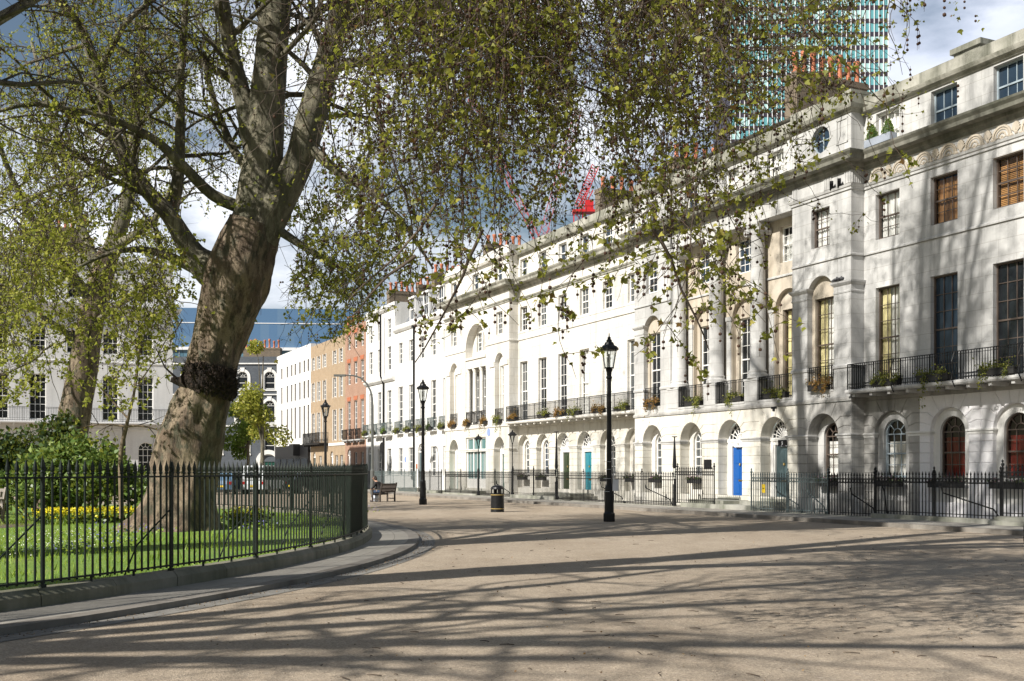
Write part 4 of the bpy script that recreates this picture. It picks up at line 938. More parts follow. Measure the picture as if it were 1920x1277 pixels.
m = MB(); sl_ = [(-51.5,.6,12.9),(-39.3,.6,12.9),(-39.3,2.6,15.9),(-51.5,2.6,15.9),(-51.5,9,15.9),(-39.3,9,15.9)]; m.add(sl_, [(0,1,2,3),(3,2,5,4)]); m.add([(-39.3,.6,12.9),(-39.3,9,12.9),(-39.3,9,15.9),(-39.3,2.6,15.9)], [(0,1,2,3)])
rf = E1.put(m, 'roof', 'slate')
for u in (-49.6, -46.6, -43.6, -41): 
    k = MB(); k.box(u-.62, u+.62, .75, 2.6, 13.1, 13.3); k.box(u-.62, u-.5, .75, 2.4, 13.3, 14.9); k.box(u+.5, u+.62, .75, 2.4, 13.3, 14.9); k.box(u-.7, u+.7, .65, 2.7, 14.9, 15.05); k.box(u-.02, u+.02, .8, .86, 13.3, 14.9); k.box(u-.5, u+.5, .8, .86, 14.05, 14.12)
    E1.put(k, 'dormer', 'frame_white', rf); k = MB(); k.box(u-.5, u+.5, .87, .9, 13.3, 14.9); E1.put(k, 'dormer_pane', 'pane_blue', rf)
for c in (-50.2,-47.8,-45.4,-43.05,-40.7): balcony(E1, c-.72, c+.72, 0, .32, 4.5, .9, False, True, mats=('stucco_white','iron_grey'))
m = MB(); m.tube([(-47.0,-.09,12.6),(-47.0,-.09,.12)], .07, 8); m.box(-47.2,-46.8,-.2,-.02,12.3,12.65); E1.put(m, 'drainpipe', 'black_paint')
m = MB(); m.tube([(-49.05,-.03,2.45), (-49.05,-.004,2.45)], .22, 16); E1.put(m, 'plaque', 'plaque_blue')
m = MB(); m.box(-47.05+.5,-46.9+.5,-.08,0,1.75,2.1); E1.put(m, 'alarm_box', 'terracotta')
m = MB(); m.box(-46.9,-44.5,-2.2,-.02,.12,.35); E1.put(m, 'doorstep', 'stone_step'); chimney(E1, -49.3, -48.6, 2.2, 4.6, 15.2, 16.9, 5, 'y', pot=.75)
F1 = front('terrace_house', 'tall white stucco terrace house with a heavy mid cornice, beside the red brick house', -59, -51.5, 14.9, 'stucco_white', [(c, .5) for c in (-57.7,-55.4,-52.9)], [(4.65,8.0,1),(9.6,11.5,.95),(12.2,13.7,.9)],
           [(-57.9,.6,.4,3.6,True,'door_grey'), (-55.4,.48,1.2,3.35,False,None), (-52.9,.48,1.2,3.35,False,None)])
m = MB(); sweep(m, [(-59,0),(-51.5,0)], [(-.02,8.7),(.1,8.7),(.25,8.85),(.3,9.0),(-.02,9.05)]); F1.put_each(m, 'string_course', 'stucco_white')
m = MB(); m.tube([(-54.1,-.34,14.2),(-54.1,-.34,9.2),(-54.1,-.1,8.6),(-54.1,-.1,.12)], .08, 8); F1.put(m, 'drainpipe', 'black_paint')
for c in (-57.7,-55.4,-52.9): balcony(F1, c-.8, c+.8, 0, .5, 4.5, .9, True, True, mats=('stucco_white','iron_grey'))
chimney(F1, -58.9, -58.2, 1.8, 6.2, 14.4, 16.9, 9, 'y', pot=.8); chimney(F1, -52.2, -51.6, 2, 5, 14.4, 16.4, 5, 'y', pot=.7)
G1 = front('brick_house', 'orange red brick terrace house with small balconies, next to the tall white house', -65.2, -59, 14.3, 'brick_red', [(c, .45) for c in (-64,-62,-60.1)], [(4.65,7.7,1),(9.2,11.1,1),(12.3,13.6,.95)],
           [(-64,.55,.4,3.5,True,'frame_white'), (-62,.42,1.2,3.2,False,None), (-60.1,.42,1.2,3.2,False,None)], corn=False)
m = MB()
for z in (7.75, 11.15, 13.65):
    for c in (-64,-62,-60.1): m.prism([(c-.5,z),(c+.5,z),(c+.6,z+.35),(c-.6,z+.35)], -.03, .05)
G1.put(m, 'brick_arch', 'terracotta')
for c in (-64,-62,-60.1): balcony(G1, c-.75, c+.75, 0, .45, 4.3, .9, True, True)
H1 = front('brick_house', 'tan brick terrace with a black balcony, between the red brick and white fronts', -77.3, -65.2, 13.9, 'brick_tan', [(c, .5) for c in (-76.2,-74.2,-72.1,-68.6,-66.5)], [(4.4,7.2,1),(8.4,10.2,1),(11.5,12.7,1)],
           [(-75.9,.5,.4,3.4,True,'door_grey'), (-73.6,.45,1.1,3.0,False,None), (-71.8,.45,1.1,3.0,False,None), (-69.6,.5,.4,3.4,True,'frame_white'), (-68,.45,1.1,3.0,False,None), (-66.4,.45,1.1,3.0,False,None)], corn=False)
m = MB()
for c in (-76.2,-74.2,-72.1,-68.6,-66.5):
    for za, zb in ((4.4,7.2),(8.4,10.2),(11.5,12.7)):
        for s in (-1, 1): m.box(c+s*.56-.06, c+s*.56+.06, -.03, .04, za-.1, zb+.06)
H1.put_each(m, 'window_reveal', 'stucco_white'); m = MB(); m.box(-70.6,-65.2,-.06,.05,3.9,4.15); H1.put(m, 'string_course', 'stucco_white'); balcony(H1, -77.2, -70.8, 0, .9, 4.2, 1.0, True, True, mats=('black_paint','iron')); chimney(H1, -70.9, -70.1, 1.6, 3.6, 13.4, 15.3, 4, 'y')
I1 = front('shop_building', 'bright white rendered building with tall slit windows over a black shopfront', -92, -77.3, 14.3, 'stucco_white', [(c, .36) for c in (-89.7,-87.1,-85.2,-83.6,-81.7,-79.8,-78.2)], [(4.9,8.2,1),(8.9,10.7,1),(11.6,12.8,1)], None, fr='frame_dark', corn=False, cat='building')
m = MB(); m.box(-91.9,-77.4,-.25,.0,3.0,4.2,0); m.box(-91.9,-77.4,-.22,.0,.3,3.0,1); m.box(-82.4,-80.6,-.95,-.25,3.1,4.3,1)
for k in range(5): m.box(-91.6+k*2.9,-89.3+k*2.9,-.26,-.2,.8,2.8,2)
I1.put(m, 'shopfront', ['black_paint','black_paint','pane_dark'])

# ---------------------------------------------------------------- terrace across the square, behind the trees
FL = Frame((-24.2, 78.0), ANG)
T = House('terrace_house', 'pale grey stucco terrace across the garden, behind the plane trees', FL, 0)
cT = [-1.85-2.33*k for k in range(9)]; m = MB(); hl = []
for c in cT: hl += [(c-.52, c+.52, 5.1, 8.2), (c-.5, c+.5, 9.7, 11.3), (c-.45, c+.45, 13.5, 14.8), (c-.5, c+.5, 1.3, 3.6, True)]
wall(m, -22.5, 0, 0, 16.6, 0, hl, .2); shell(m, -22.5, 0, 0, 9, 0, 16.6, 16); T.put(m, 'wall', 'stucco_grey')
for k, c in enumerate(cT): sash(T, c-.52, c+.52, 5.1, 8.2, .14, 3, (3,3), bw=.035); sash(T, c-.5, c+.5, 9.7, 11.3, .14, 3, (2,2), bw=.035); sash(T, c-.45, c+.45, 13.5, 14.8, .14, 3, (1,1), bw=.035); sash(T, c-.5, c+.5, 1.3, 3.6, .14, 3, (2,2), True, bw=.035)
m = MB(); pth = [(-22.5, 0), (0, 0), (0, 3)]; sweep(m, pth, shift(CORN, .1)); sweep(m, pth, shift(ATTC, 1.6)); strings(T, m, pth, [(9.1,.05,.12), (4.4,.05,.15)]); T.put(m, 'cornice', 'stucco_grey')
balcony(T, -22.4, -.3, 0, .8, 4.95, .95, mats=('stucco_grey','iron')); chimney(T, -8, -5.4, 3, 3.8, 16, 18.9, 6, 'x', pot=1); chimney(T, -17, -14, 3, 3.8, 16, 18.9, 6, 'x', pot=1)
m = MB()
for u in (-3.4, -8.1): m.tube([(u,-.95,4.8),(u,-.95,0)], .12, 8)
T.put(m, 'balcony_post', 'black_paint')

# ---------------------------------------------------------------- dark corner building, blue glass block
J = House('corner_building', 'dark slate blue painted corner building with white window dressings at the street end', Frame((-27.2, 129), 0), 0, 0, 'building')
m = MB(); hl = []
for c in (-1.4, -4.6, -7.8, -11, -14.2): hl += [(c-.6, c+.6, 11.2, 13.2, True), (c-.6, c+.6, 7.2, 9.8, True), (c-.6, c+.6, 3.6, 6.0, True)]
hl += [(-2.2, -.8, .1, 2.6, False)]
wall(m, -17, 0, 0, 15.0, 0, hl, .2); shell(m, -17, 0, 0, 10, 0, 15.0, 14.6); J.put(m, 'wall', 'brick_dark')
m = MB()
for c in (-1.4, -4.6, -7.8, -11, -14.2):
    for zb, zt in ((11.2,13.2),(7.2,9.8),(3.6,6.0)):
        o = arcpts(c, zt-.6, .95, 0, PI, 10); i_ = arcpts(c, zt-.6, .62, 0, PI, 10)
        for k in range(10): m.prism([o[k], o[k+1], i_[k+1], i_[k]], -.08, .02)
        for s in (-1, 1): m.box(c+s*.78-.17, c+s*.78+.17, -.07, .02, zb-.1, zt-.6)
        m.box(c-1, c+1, -.1, .02, zb-.25, zb-.08); m.prism([(c-.2,zt),(c+.2,zt),(c+.28,zt+.5),(c-.28,zt+.5)], -.12, .02)
for z in (10.45, 6.75, 14.1): m.box(-17, .02, -.16, .02, z, z+.14)
o = arcpts(-1.5, 2.5, 1.5, 0, PI, 12); i_ = arcpts(-1.5, 2.5, 1.0, 0, PI, 12)
for k in range(12): m.prism([o[k], o[k+1], i_[k+1], i_[k]], -.25, .02)
for s in (-1, 1): m.box(-1.5+s*1.25-.25, -1.5+s*1.25+.25, -.25, .02, 0, 2.5)
J.put(m, 'window_dressing', 'stucco_white')
for c in (-1.4, -4.6, -7.8, -11, -14.2):
    for zb, zt in ((11.2,13.2),(7.2,9.8),(3.6,6.0)): sash(J, c-.6, c+.6, zb, zt, .12, 1, (1,1), True, 'frame_white', bw=.06)
door(J, -2.2, -.8, .1, 2.6, .1, 'door_forest'); chimney(J, -5.5, -1, 4, 5, 14.6, 16.5, 8, 'x')
K = House('office_block', 'blue glass office block beyond the end of the street', Frame((-38, 262), math.radians(4)), 0, 0, 'office block')
m = MB(); rk = random.Random(3); zk = [0,6,10,14,18,22,26,30.2,33.4,36.6,40]; m.v = [(-62+b*62/31, 0, z) for z in zk for b in range(32)]
for r_ in range(len(zk)-1):
    for b in range(31):
        q = r_*32+b; m.f.append((q, q+1, q+33, q+32)); m.m.append(rk.choice([1, 1, 1, 2]) if zk[r_] < 30 else rk.choice([0, 0, 0, 3]))
n0 = len(m.v); m.v += [(-62,20,0),(0,20,0),(0,20,40),(-62,20,40)]; m.f += [(31, n0+1, n0+2, 351), (320, 351, n0+2, n0+3)]; m.m += [1, 1]
K.put(m, 'glazing', ['block_blue', 'block_teal', 'block_slate', 'block_pale'])
m = MB()
for z in (6,10,14,18,22,26,30): m.box(-62.1, .1, -.25, 20.1, z-.02, z+.42)
m.box(-62.3, .3, -.6, 20.3, 30.0, 30.7)
for k in range(21): m.box(-62+k*3, -61.94+k*3, -.12, 0, .4, 30)
m.box(-62, 0, -.1, .2, 36.4, 36.6)
K.put(m, 'frame_grid', 'mullion')
# ---------------------------------------------------------------- glass tower
TW = House('office_tower', 'tall teal glass office tower with white mullions and dark floor bands above the terrace', Frame((103.2, 300), math.radians(-1.5)), 0, 0, 'tower')
gl = MB(); mu = MB(); WT = 43.; rt = random.Random(5); NBX = 17; zz_ = []
for f_ in range(42): zz_ += [f_*3.65, f_*3.65+1.35]
zz_.append(42*3.65); vs = [(-WT+b*WT/NBX, 0, z) for z in zz_ for b in range(NBX+1)]
for r_ in range(len(zz_)-1):
    for b in range(NBX):
        q = r_*(NBX+1)+b; mi = 2 if r_ % 2 == 0 else (1 if rt.random() < (.7 if zz_[r_] < 85 else .2) else 0)
        gl.f.append((q, q+1, q+NBX+2, q+NBX+1)); gl.m.append(mi)
gl.v = vs; TW.put(gl, 'glazing', ['tower_glass', 'tower_pale', 'spandrel'])
for b in range(35): xx = -WT+b*WT/34; mu.box(xx-.10, xx+.10, -.22, .02, 0, 153.3)
TW.put(mu, 'mullion', 'mullion'); m = MB(); m.box(-WT, .05, .05, 30, 0, 153); TW.put(m, 'core', 'spandrel')
# ---------------------------------------------------------------- cranes
def lattice(m, a, b, w, n, t=.14):
    a = Vector(a); b = Vector(b); d = (b-a).normalized(); x = d.cross(Vector((0,1,0))).normalized(); y = x.cross(d).normalized(); prev = None
    for i in range(n+1):
        c = a+(b-a)*(i/n); q = [c+x*(w/2)*sx+y*(w/2)*sy for sx, sy in ((-1,-1),(1,-1),(1,1),(-1,1))]
        if prev:
            for k in range(4): m.bar(prev[k], q[k], t); m.bar(prev[k], q[(k+1)%4], t*.7)
        prev = q
def crane(label, px, py, Z, jib, jw, mat, cabin=True):
    p = at(px, py, Z); r = thing('tower_crane', label, 'crane', (p.x, p.y, 0), 0, None)
    m = MB(); lattice(m, (0,0,0), (0,0,p.z), 1.5, 22, .11); m.build('mast', mat, r)
    e = at(jib[0], jib[1], Z)-p; m = MB(); lattice(m, (0,0,p.z+1), (e.x,0,p.z+e.z), jw*.8, 16, .12); m.build('jib', mat, r)
    m = MB(); m.box(-1,5.5,-1.2,1.2,p.z-.15,p.z+.25); m.box(1.2,2.6,-1,1,p.z+.25,p.z+1.9); m.box(4.2,5.4,-1,1,p.z+.25,p.z+1.3); lattice(m, (0,0,p.z), (2.2,0,p.z+4), .9, 4, .12); m.build('machinery_deck', mat, r)
    m = MB(); m.bar((2.8,0,p.z+5),(e.x*.95,0,p.z+e.z*.95),.1); m.bar((e.x,0,p.z+e.z),(e.x,0,p.z+e.z-9),.07); m.build('cable', 'street_steel', r)
crane('bright red luffing crane with its cab showing beside the chimney pots', 1084, 398, 190, (1116, 312), 1.5, 'red_paint')
crane('paler pinkish red crane jib rising behind the hanging twigs', 1012, 470, 230, (1085, 205), 1.8, 'pink_red')
crane('red crane jib leaning up to the left, seen through the thick foliage', 1012, 470, 205, (882, 185), 1.3, 'pink_red')
# ---------------------------------------------------------------- pavement, area railings
def strip(name, u0, u1, y0, y1, z, mat, face=True):
    me = bpy.data.meshes.new(name); n = 60; vs = []; fs = []; uv = []
    pr = ([(y0, 0)] if face else []) + [(y0, z), (y1, z)]; k = len(pr)
    for i in range(n+1):
        u = u0+(u1-u0)*i/n
        for y, zz in pr: p = FE.W(u, y, zz); vs.append(p)
    for i in range(n):
        for j in range(k-1):
            fs.append((i*k+j, (i+1)*k+j, (i+1)*k+j+1, i*k+j+1)); a = u0+(u1-u0)*i/n; b = u0+(u1-u0)*(i+1)/n; v0, v1 = pr[j][0]+pr[j][1], pr[j+1][0]+pr[j+1][1]; uv += [(a,v0),(b,v0),(b,v1),(a,v1)]
    me.from_pydata(vs, [], fs); l = me.uv_layers.new(name='UVMap')
    for i, q in enumerate(uv): l.data[i].uv = q
    me.materials.append(MATS[mat]); me.update(); o = bpy.data.objects.new(name, me); C.objects.link(o); return tag(o, kind='structure')
strip('pavement', -110, 14, -4.2, .06, .12, 'paving', False); strip('kerb', -110, 14, -4.46, -4.2, .126, 'kerb_granite')
def area_rail(label, u0, u1, style='lattice', mat='iron', y=-2.15, zb=.12, h=1.28, coping=True, posts=True, handrail=None):
    """cast-iron area railing: bars with spear heads, a band of rings or a double rail, finial posts"""
    r = thing('area_railing', label, 'railing', FE.W(u0, y, 0), FE.ang); Lg = u1-u0; m = MB(); n = max(2, round(Lg/.135)); zt = zb+h
    for i in range(n+1):
        x = Lg*i/n; m.box(x-.0115, x+.0115, -.0115, .0115, zb+.02, zt+.02); a = [(.011,zt+.01),(.024,zt+.035),(.012,zt+.06),(.028,zt+.10),(.0,zt+.21)]
        m.lathe(a, (x, 0, 0), 4, 0, PI/4)
    tag(m.build('railing_bars', mat, r), kind='stuff' if n > 100 else None)
    m = MB(); m.box(0, Lg, -.02, .02, zt-.03, zt); m.box(0, Lg, -.02, .02, zt-.17, zt-.14); m.box(0, Lg, -.015, .015, zb+.1, zb+.125)
    if style == 'lattice':
        for i in range(n):
            x = Lg*(i+.5)/n; q = [(x+.05*math.cos(2*PI*k/6), 0, zt-.085+.052*math.sin(2*PI*k/6)) for k in range(6)]
            for k in range(6): m.bar(q[k], q[(k+1)%6], .014)
    m.build('rail', mat, r)
    if coping: m = MB(); m.box(-.05, Lg+.05, -.16, .16, .1, zb+.02); m.build('coping', 'stone_step', r)
    if posts:
        k = max(1, round(Lg/2.6))
        for i in range(k+1):
            x = Lg*i/k; m = MB(); m.box(x-.02, x+.02, -.02, .02, zb, zt+.08); m.lathe([(.03,zt+.06),(.045,zt+.1),(.025,zt+.13),(.05,zt+.2),(.02,zt+.26),(.035,zt+.3),(.0,zt+.36)], (x, 0, 0), 8)
            m.box(x-.055, x+.055, -.01, .01, zt+.18, zt+.22); m.build('post', mat, r)
    for hx, hl in handrail or []:
        m = MB(); m.tube([(hx,.12,zb+.95),(hx+.1,.12,zb+.74),(hx+hl*.9,.12,zb+.3),(hx+hl,.12,zb+.05)], .022, 6); m.ball((hx+hl+.05,.12,zb+.06), .05); m.build('handrail', mat, r)
    return r
area_rail('black spear-topped railing on a low stone coping before the white arches', 2.85, 7.78, 'lattice', zb=.24, h=1.2, handrail=[(.15,.2),(2.6,2.2)])
area_rail('taller black railing at the far right edge beside the stone stoop', 7.85, 10.1, 'lattice', zb=.34, h=1.3)
area_rail('black railing between the grey-green railing and the white arches', .62, 2.8, 'lattice', handrail=[(.9,1.2)])
area_rail('grey-green painted railing in front of the dark grey door, with a yellow notice on it', -3.7, .55, 'lattice', 'iron_grey', handrail=[(1.3,1.4),(3.0,1.0)])
area_rail('black railing standing on the mossy steps just left of the blue door', -8.72, -6.1, 'lattice', zb=.3, h=1.32, coping=False)
area_rail('long black double-rail railing behind the nearest street lamp', -19.7, -8.85, 'double', handrail=[(4.2,2.2),(8.2,2.2)])
area_rail('black railing below the two dark arched windows by the bin', -25.1, -19.9, 'lattice', zb=.28, h=1.25)
area_rail('black railing behind the bin, running to the lantern standard', -29.9, -25.25, 'double', handrail=[(2.2,2.0)])
area_rail('black railing before the wide shop-like window', -35.4, -30.1, 'lattice', zb=.2, h=1.2)
area_rail('short black railing before the pale aqua door', -40.3, -36.0, 'double')
area_rail('pale grey railing behind the second street lamp', -50.6, -40.8, 'double', 'iron_grey')
area_rail('dark railing behind the seated person on the bench', -60, -51, 'double')
area_rail('distant black railing along the brick houses', -78, -60.5, 'double', posts=False)
m = MB(); m.box(7.75, 10.2, -2.4, -.05, .12, .34)
for k in range(2): m.box(7.7, 10.2, -2.55+.15*k, -2.3, .12, .24)
h_ = A.put(m, 'doorstep', 'stone_step')
m = MB(); m.box(-.09, .09, -.02, .0, -.16, .16, 0); m.box(-.05, .05, -.024, -.02, -.01, .02, 1); o = tag(m.build('notice', ['yellow_sign', 'black_paint']), 'small yellow notice fixed to the grey-green railing', 'notice'); o.location = FE.W(-2.9, -2.19, .98); o.rotation_euler = (0,0,FE.ang)
def finial_lantern(label, u, h, lantern=True, y=-2.15):
    r = thing('iron_lamp_standard', label, 'lamp', FE.W(u, y, 0), FE.ang); m = MB()
    if lantern:
        m.lathe([(.10,.12),(.10,.35),(.06,.42),(.055,1.5),(.075,1.55),(.03,1.62),(.028,h-.75),(.05,h-.72),(.03,h-.66)], n=8); m.build('column', 'iron', r)
        m = MB(); m.lathe([(.05,h-.66),(.17,h-.26),(.17,h-.25)], n=8); m.build('lantern_glass', 'lamp_glass', r)
        m = MB(); m.lathe([(.23,h-.27),(.25,h-.22),(.20,h-.15),(.13,h-.08),(.05,h-.05),(.05,h),(.0,h+.08)], n=8)
        for k in range(6): m.ball((.23*math.cos(k*PI/3), .23*math.sin(k*PI/3), h-.2), .03, 0, 5, 4)
        for k in range(4): a = k*PI/2+.4; m.bar((.05*math.cos(a), .05*math.sin(a), h-.66), (.17*math.cos(a), .17*math.sin(a), h-.26), .02)
        m.build('lantern_top', 'iron', r)
    else:
        m.lathe([(.07,.12),(.07,1.05),(.04,1.1),(.035,1.25),(.06,1.3)], n=8); m.build('column', 'iron', r)
        m = MB(); m.lathe([(.04,1.3),(.08,1.55),(.05,1.75)], n=8); m.build('lantern_glass', 'lamp_glass', r)
        m = MB(); m.lathe([(.06,1.74),(.09,1.8),(.08,2.0),(.028,h-.1),(.028,h-.04),(.12,h-.03),(.12,h)], n=8); m.build('lantern_top', 'iron', r)
finial_lantern('thin black lantern standard on the railing at the right end of the projecting bay', -25.2, 3.85)
finial_lantern('thin black lantern standard on the railing before the wide three-light window', -30.0, 3.75)
finial_lantern('slim tapering black iron standard beside the dark green door', -19.85, 3.65, False)
finial_lantern('slim tapering black iron standard on the railing left of the blue door', -8.95, 3.1, False)

# ---------------------------------------------------------------- street lamps
def street_lamp(label, loc):
    r = thing('street_lamp', label, 'street lamp', loc, .3, 'tall black lantern posts on the road')
    m = MB(); m.lathe([(.19,0),(.20,.03),(.20,.26),(.165,.30),(.155,.34)], n=8); m.build('base', 'black_paint', r)
    m = MB(); m.lathe([(.155,.32),(.145,1.05),(.135,1.12),(.115,1.16),(.10,1.24),(.088,1.7),(.078,3.2),(.068,4.62),(.10,4.66),(.10,4.70),(.075,4.74),(.085,4.86),(.12,4.95),(.06,5.0)], n=14); m.build('column', 'black_paint', r, smooth=False)
    m = MB(); m.lathe([(.17,4.98),(.17,5.01),(.10,5.02)], n=8)
    for k in range(6):
        a = k*PI/3; m.bar((.15*math.cos(a), .15*math.sin(a), 5.0), (.26*math.cos(a), .26*math.sin(a), 5.58), .016); m.ball((.30*math.cos(a), .30*math.sin(a), 5.66), .025, 0, 5, 4)
    m.lathe([(.27,5.56),(.31,5.58),(.31,5.62),(.24,5.70),(.17,5.74),(.14,5.82),(.09,5.85),(.09,5.90),(.05,5.94),(.06,5.98),(.02,6.02),(.012,6.12),(.0,6.14)], n=12)
    lt = m.build('lantern', 'black_paint', r)
    m = MB(); m.lathe([(.145,5.01),(.255,5.57)], n=6); m.build('lantern_glass', 'lamp_glass', lt)
    m = MB(); m.lathe([(.03,5.02),(.03,5.2),(.045,5.25),(.045,5.42),(.0,5.46)], n=8); m.build('burner', 'frame_white', lt)
    return r
sl0 = street_lamp('nearest tall black lantern post with a white paper notice tied to it', (3.16, 35.56, 0))
dup(sl0, (-4.3, 52.8, 0), .5, 'tall black lantern post just right of the bench and seated person')
dup(sl0, (-11.6, 68, 0), .1, 'distant black lantern post rising behind the garden railing, before the brick houses')
m = MB(); m.add([(-.11,0,-.2),(.08,-.02,-.2),(.1,0,.17),(-.09,.01,.18)], [(0,1,2,3)]); m.add([(-.11,.004,-.2),(.08,-.016,-.2),(.1,.004,.17),(-.09,.014,.18)], [(3,2,1,0)])
for z in (.2, -.22, .5, .75): m.tube([(-.24+.12*math.cos(a)-.02, .15+.16*math.sin(a), z) for a in (0, 1, 2, 3, 4, 5, 6)], .006, 4)
m.tube([(-.09,.0,.2),(-.05,.0,.5),(-.1,0,.75),(-.12,.0,1.05)], .012, 4)
o = tag(m.build('paper_notice', 'paper'), 'white paper notice tied with string round the nearest lamp post', 'notice'); o.location = (3.36, 35.4, 1.2)
r = thing('street_light', 'tall thin grey street light, arm curving over to the left', 'street light', (-9.45, 74, 0))
m = MB(); m.lathe([(.14,0),(.14,1.6),(.10,1.7),(.09,6.0),(.075,6.1)], n=10); m.build('pole', 'street_steel', r)
m = MB(); m.tube([(0,0,6.0),(-.02,0,6.5),(-.12,0,7.0),(-.38,0,7.5),(-.8,0,7.9),(-1.3,0,8.05),(-1.9,0,8.08)], [.075,.07,.065,.06,.055,.05,.045], 8); m.build('arm', 'street_steel', r)
m = MB(); m.box(-2.6,-1.8,-.12,.12,7.98,8.12); m.build('lamp_head', 'street_steel', r)
# sign pole beyond the bench
p = FE.W(-46.9, -2.6); r = thing('sign_post', 'black post with a dark round sign, behind the bench', 'sign', p, FE.ang); m = MB(); m.tube([(0,0,.1),(0,0,3.7)], .04, 8); m.build('pole', 'black_paint', r); m = MB(); m.tube([(0,-.06,3.3),(0,-.03,3.3)], .38, 16); m.build('sign_disc', 'black_paint', r)

# ---------------------------------------------------------------- litter bin
r = thing('litter_bin', 'round black litter bin with gold bands and a domed hood', 'litter bin', (-.58, 43.56, 0), .35)
m = MB(); m.lathe([(.27,0),(.275,.03),(.27,.06),(.262,.62),(.262,.70)], n=24); m.build('body', 'black_paint', r, smooth=False)
m = MB(); m.lathe([(.27,.90),(.275,.93),(.25,.99),(.19,1.04),(.10,1.07),(.0,1.08)], n=24)
for k in range(4):
    a0 = k*PI/2-.28; a1 = k*PI/2+.28; pts = [(.266*math.cos(a0+(a1-a0)*i/6), .266*math.sin(a0+(a1-a0)*i/6)) for i in range(7)]
    m.prism_z(pts + [(x*.93, y*.93) for x, y in pts[::-1]], .69, .91)
m.build('hood', 'black_paint', r)
m = MB(); m.lathe([(.2,.5),(.2,.72)], n=16); m.build('liner', 'rubber', r)
for z in (.12, .67): m = MB(); m.lathe([(.270,z),(.274,z+.005),(.274,z+.022),(.268,z+.027)], n=24); m.build('band', 'gold_paint', r)

# ---------------------------------------------------------------- benches
def bench(label, loc, rz, mat, L_=1.6):
    """seat along local x, sitter faces -y"""
    r = thing('park_bench', label, 'bench', loc, rz); m = MB()
    for k in range(6): m.box(-L_/2+.03, L_/2-.03, -.42+.075*k, -.36+.075*k, .43, .46)
    m.box(-L_/2+.03, L_/2-.03, -.40, -.37, .36, .43); m.build('seat', mat, r)
    m = MB(); n = int(L_/.1)
    for k in range(n): x = -L_/2+.1+(L_-.2)*k/(n-1); m.bar((x,.045,.52),(x,.135,.88), .05, .018)
    m.bar((-L_/2,.145,.92),(L_/2,.145,.92), .09, .035, up=(0,1,0)); m.bar((-L_/2,.04,.52),(L_/2,.04,.52), .06, .035, up=(0,1,0)); m.bar((-L_/2,.09,.70),(L_/2,.09,.70), .05, .035, up=(0,1,0)); m.build('backrest', mat, r)
    for s in (-1, 1):
        x = s*(L_/2-.03)
        m = MB(); m.box(x-.035, x+.035, -.43, -.36, 0, .64); m.build('leg', mat, r)
        m = MB(); m.bar((x,.04,0),(x,.04,.46), .07, .07); m.bar((x,.04,.45),(x,.15,1.0), .07, .06); m.build('leg', mat, r)
        m = MB(); m.box(x-.045, x+.045, -.45, .06, .64, .68); m.build('armrest', mat, r); m = MB(); m.box(x-.025, x+.025, -.36, .01, .14, .19); m.build('stretcher', mat, r)
    return r
BANG = math.atan2(.93, .36) + PI       # long axis away from the camera, sitter faces left
BL = Vector((-6.55, 57.2, 0)); bench('dark wooden bench on the road with a person sitting on it', BL, BANG, 'wood', 1.7)
bench('weathered grey bench half hidden by the bush in the garden', (-14.9, 30.6, .2), math.radians(-28), 'wood_grey', 1.9)

# ---------------------------------------------------------------- the seated person, leaning forward
def skinned(name, pts, edges, rad, mat, parent, sub=2, loc=(0,0,0)):
    me = bpy.data.meshes.new(name); me.from_pydata(pts, edges, []); me.materials.append(MATS[mat]); o = bpy.data.objects.new(name, me); C.objects.link(o); o.parent = parent; o.location = loc
    sm = o.modifiers.new('skin', 'SKIN'); sm.use_smooth_shade = True
    if not me.skin_vertices: 
        bpy.context.view_layer.objects.active = o
    for i, v in enumerate(me.skin_vertices[0].data): v.radius = (rad[i], rad[i]) if not hasattr(rad[i], '__len__') else rad[i]; v.use_root = (i == 0)
    s = o.modifiers.new('smooth', 'SUBSURF'); s.levels = sub; s.render_levels = sub
    return o
bz = BANG                     # bench frame; the person sits near its camera end
bx = Vector((math.cos(bz), math.sin(bz), 0)); by = Vector((-math.sin(bz), math.cos(bz), 0))
pl = BL + bx*.38
pr_ = thing('person', 'person in dark coat and jeans sitting on the bench, bent forward over their knees', 'person', pl, bz)
# local: x along the bench, -y the way they face
P_ = [(0,-.12,.54),(0,-.20,.72),(0,-.32,.92),(0,-.40,1.04),(0,-.46,1.12),(0,-.50,1.20),(0,-.535,1.275),
      (-.17,-.36,1.0),(-.26,-.42,.80),(-.16,-.62,.66),(-.10,-.69,.645), (.17,-.36,1.0),(.26,-.42,.80),(.16,-.62,.66),(.10,-.69,.645),
      (-.10,-.14,.53),(-.13,-.56,.52),(-.13,-.60,.12),(-.13,-.70,.05), (.10,-.14,.53),(.13,-.56,.52),(.13,-.54,.12),(.13,-.64,.05), (0,-.58,1.24)]
E_ = [(0,1),(1,2),(2,3),(3,4),(4,5),(5,6),(2,7),(7,8),(8,9),(9,10),(2,11),(11,12),(12,13),(13,14),(0,15),(15,16),(16,17),(17,18),(0,19),(19,20),(20,21),(21,22),(5,23)]
R_ = [(.15,.13),(.14,.12),(.16,.12),.075,.058,.085,.075, .062,.05,.036,.03, .062,.05,.036,.03, .09,.07,.05,.04, .09,.07,.05,.04, .055]
skinned('body', P_, E_, R_, 'skin', pr_)
skinned('coat', [(0,-.10,.50)]+P_[1:3]+[(0,-.38,1.02)]+P_[7:10]+P_[11:14], [(0,1),(1,2),(2,3),(2,4),(4,5),(5,6),(2,7),(7,8),(8,9)], [(.20,.17),(.18,.155),(.20,.155),.10,.085,.068,.055,.085,.068,.055], 'coat', pr_)
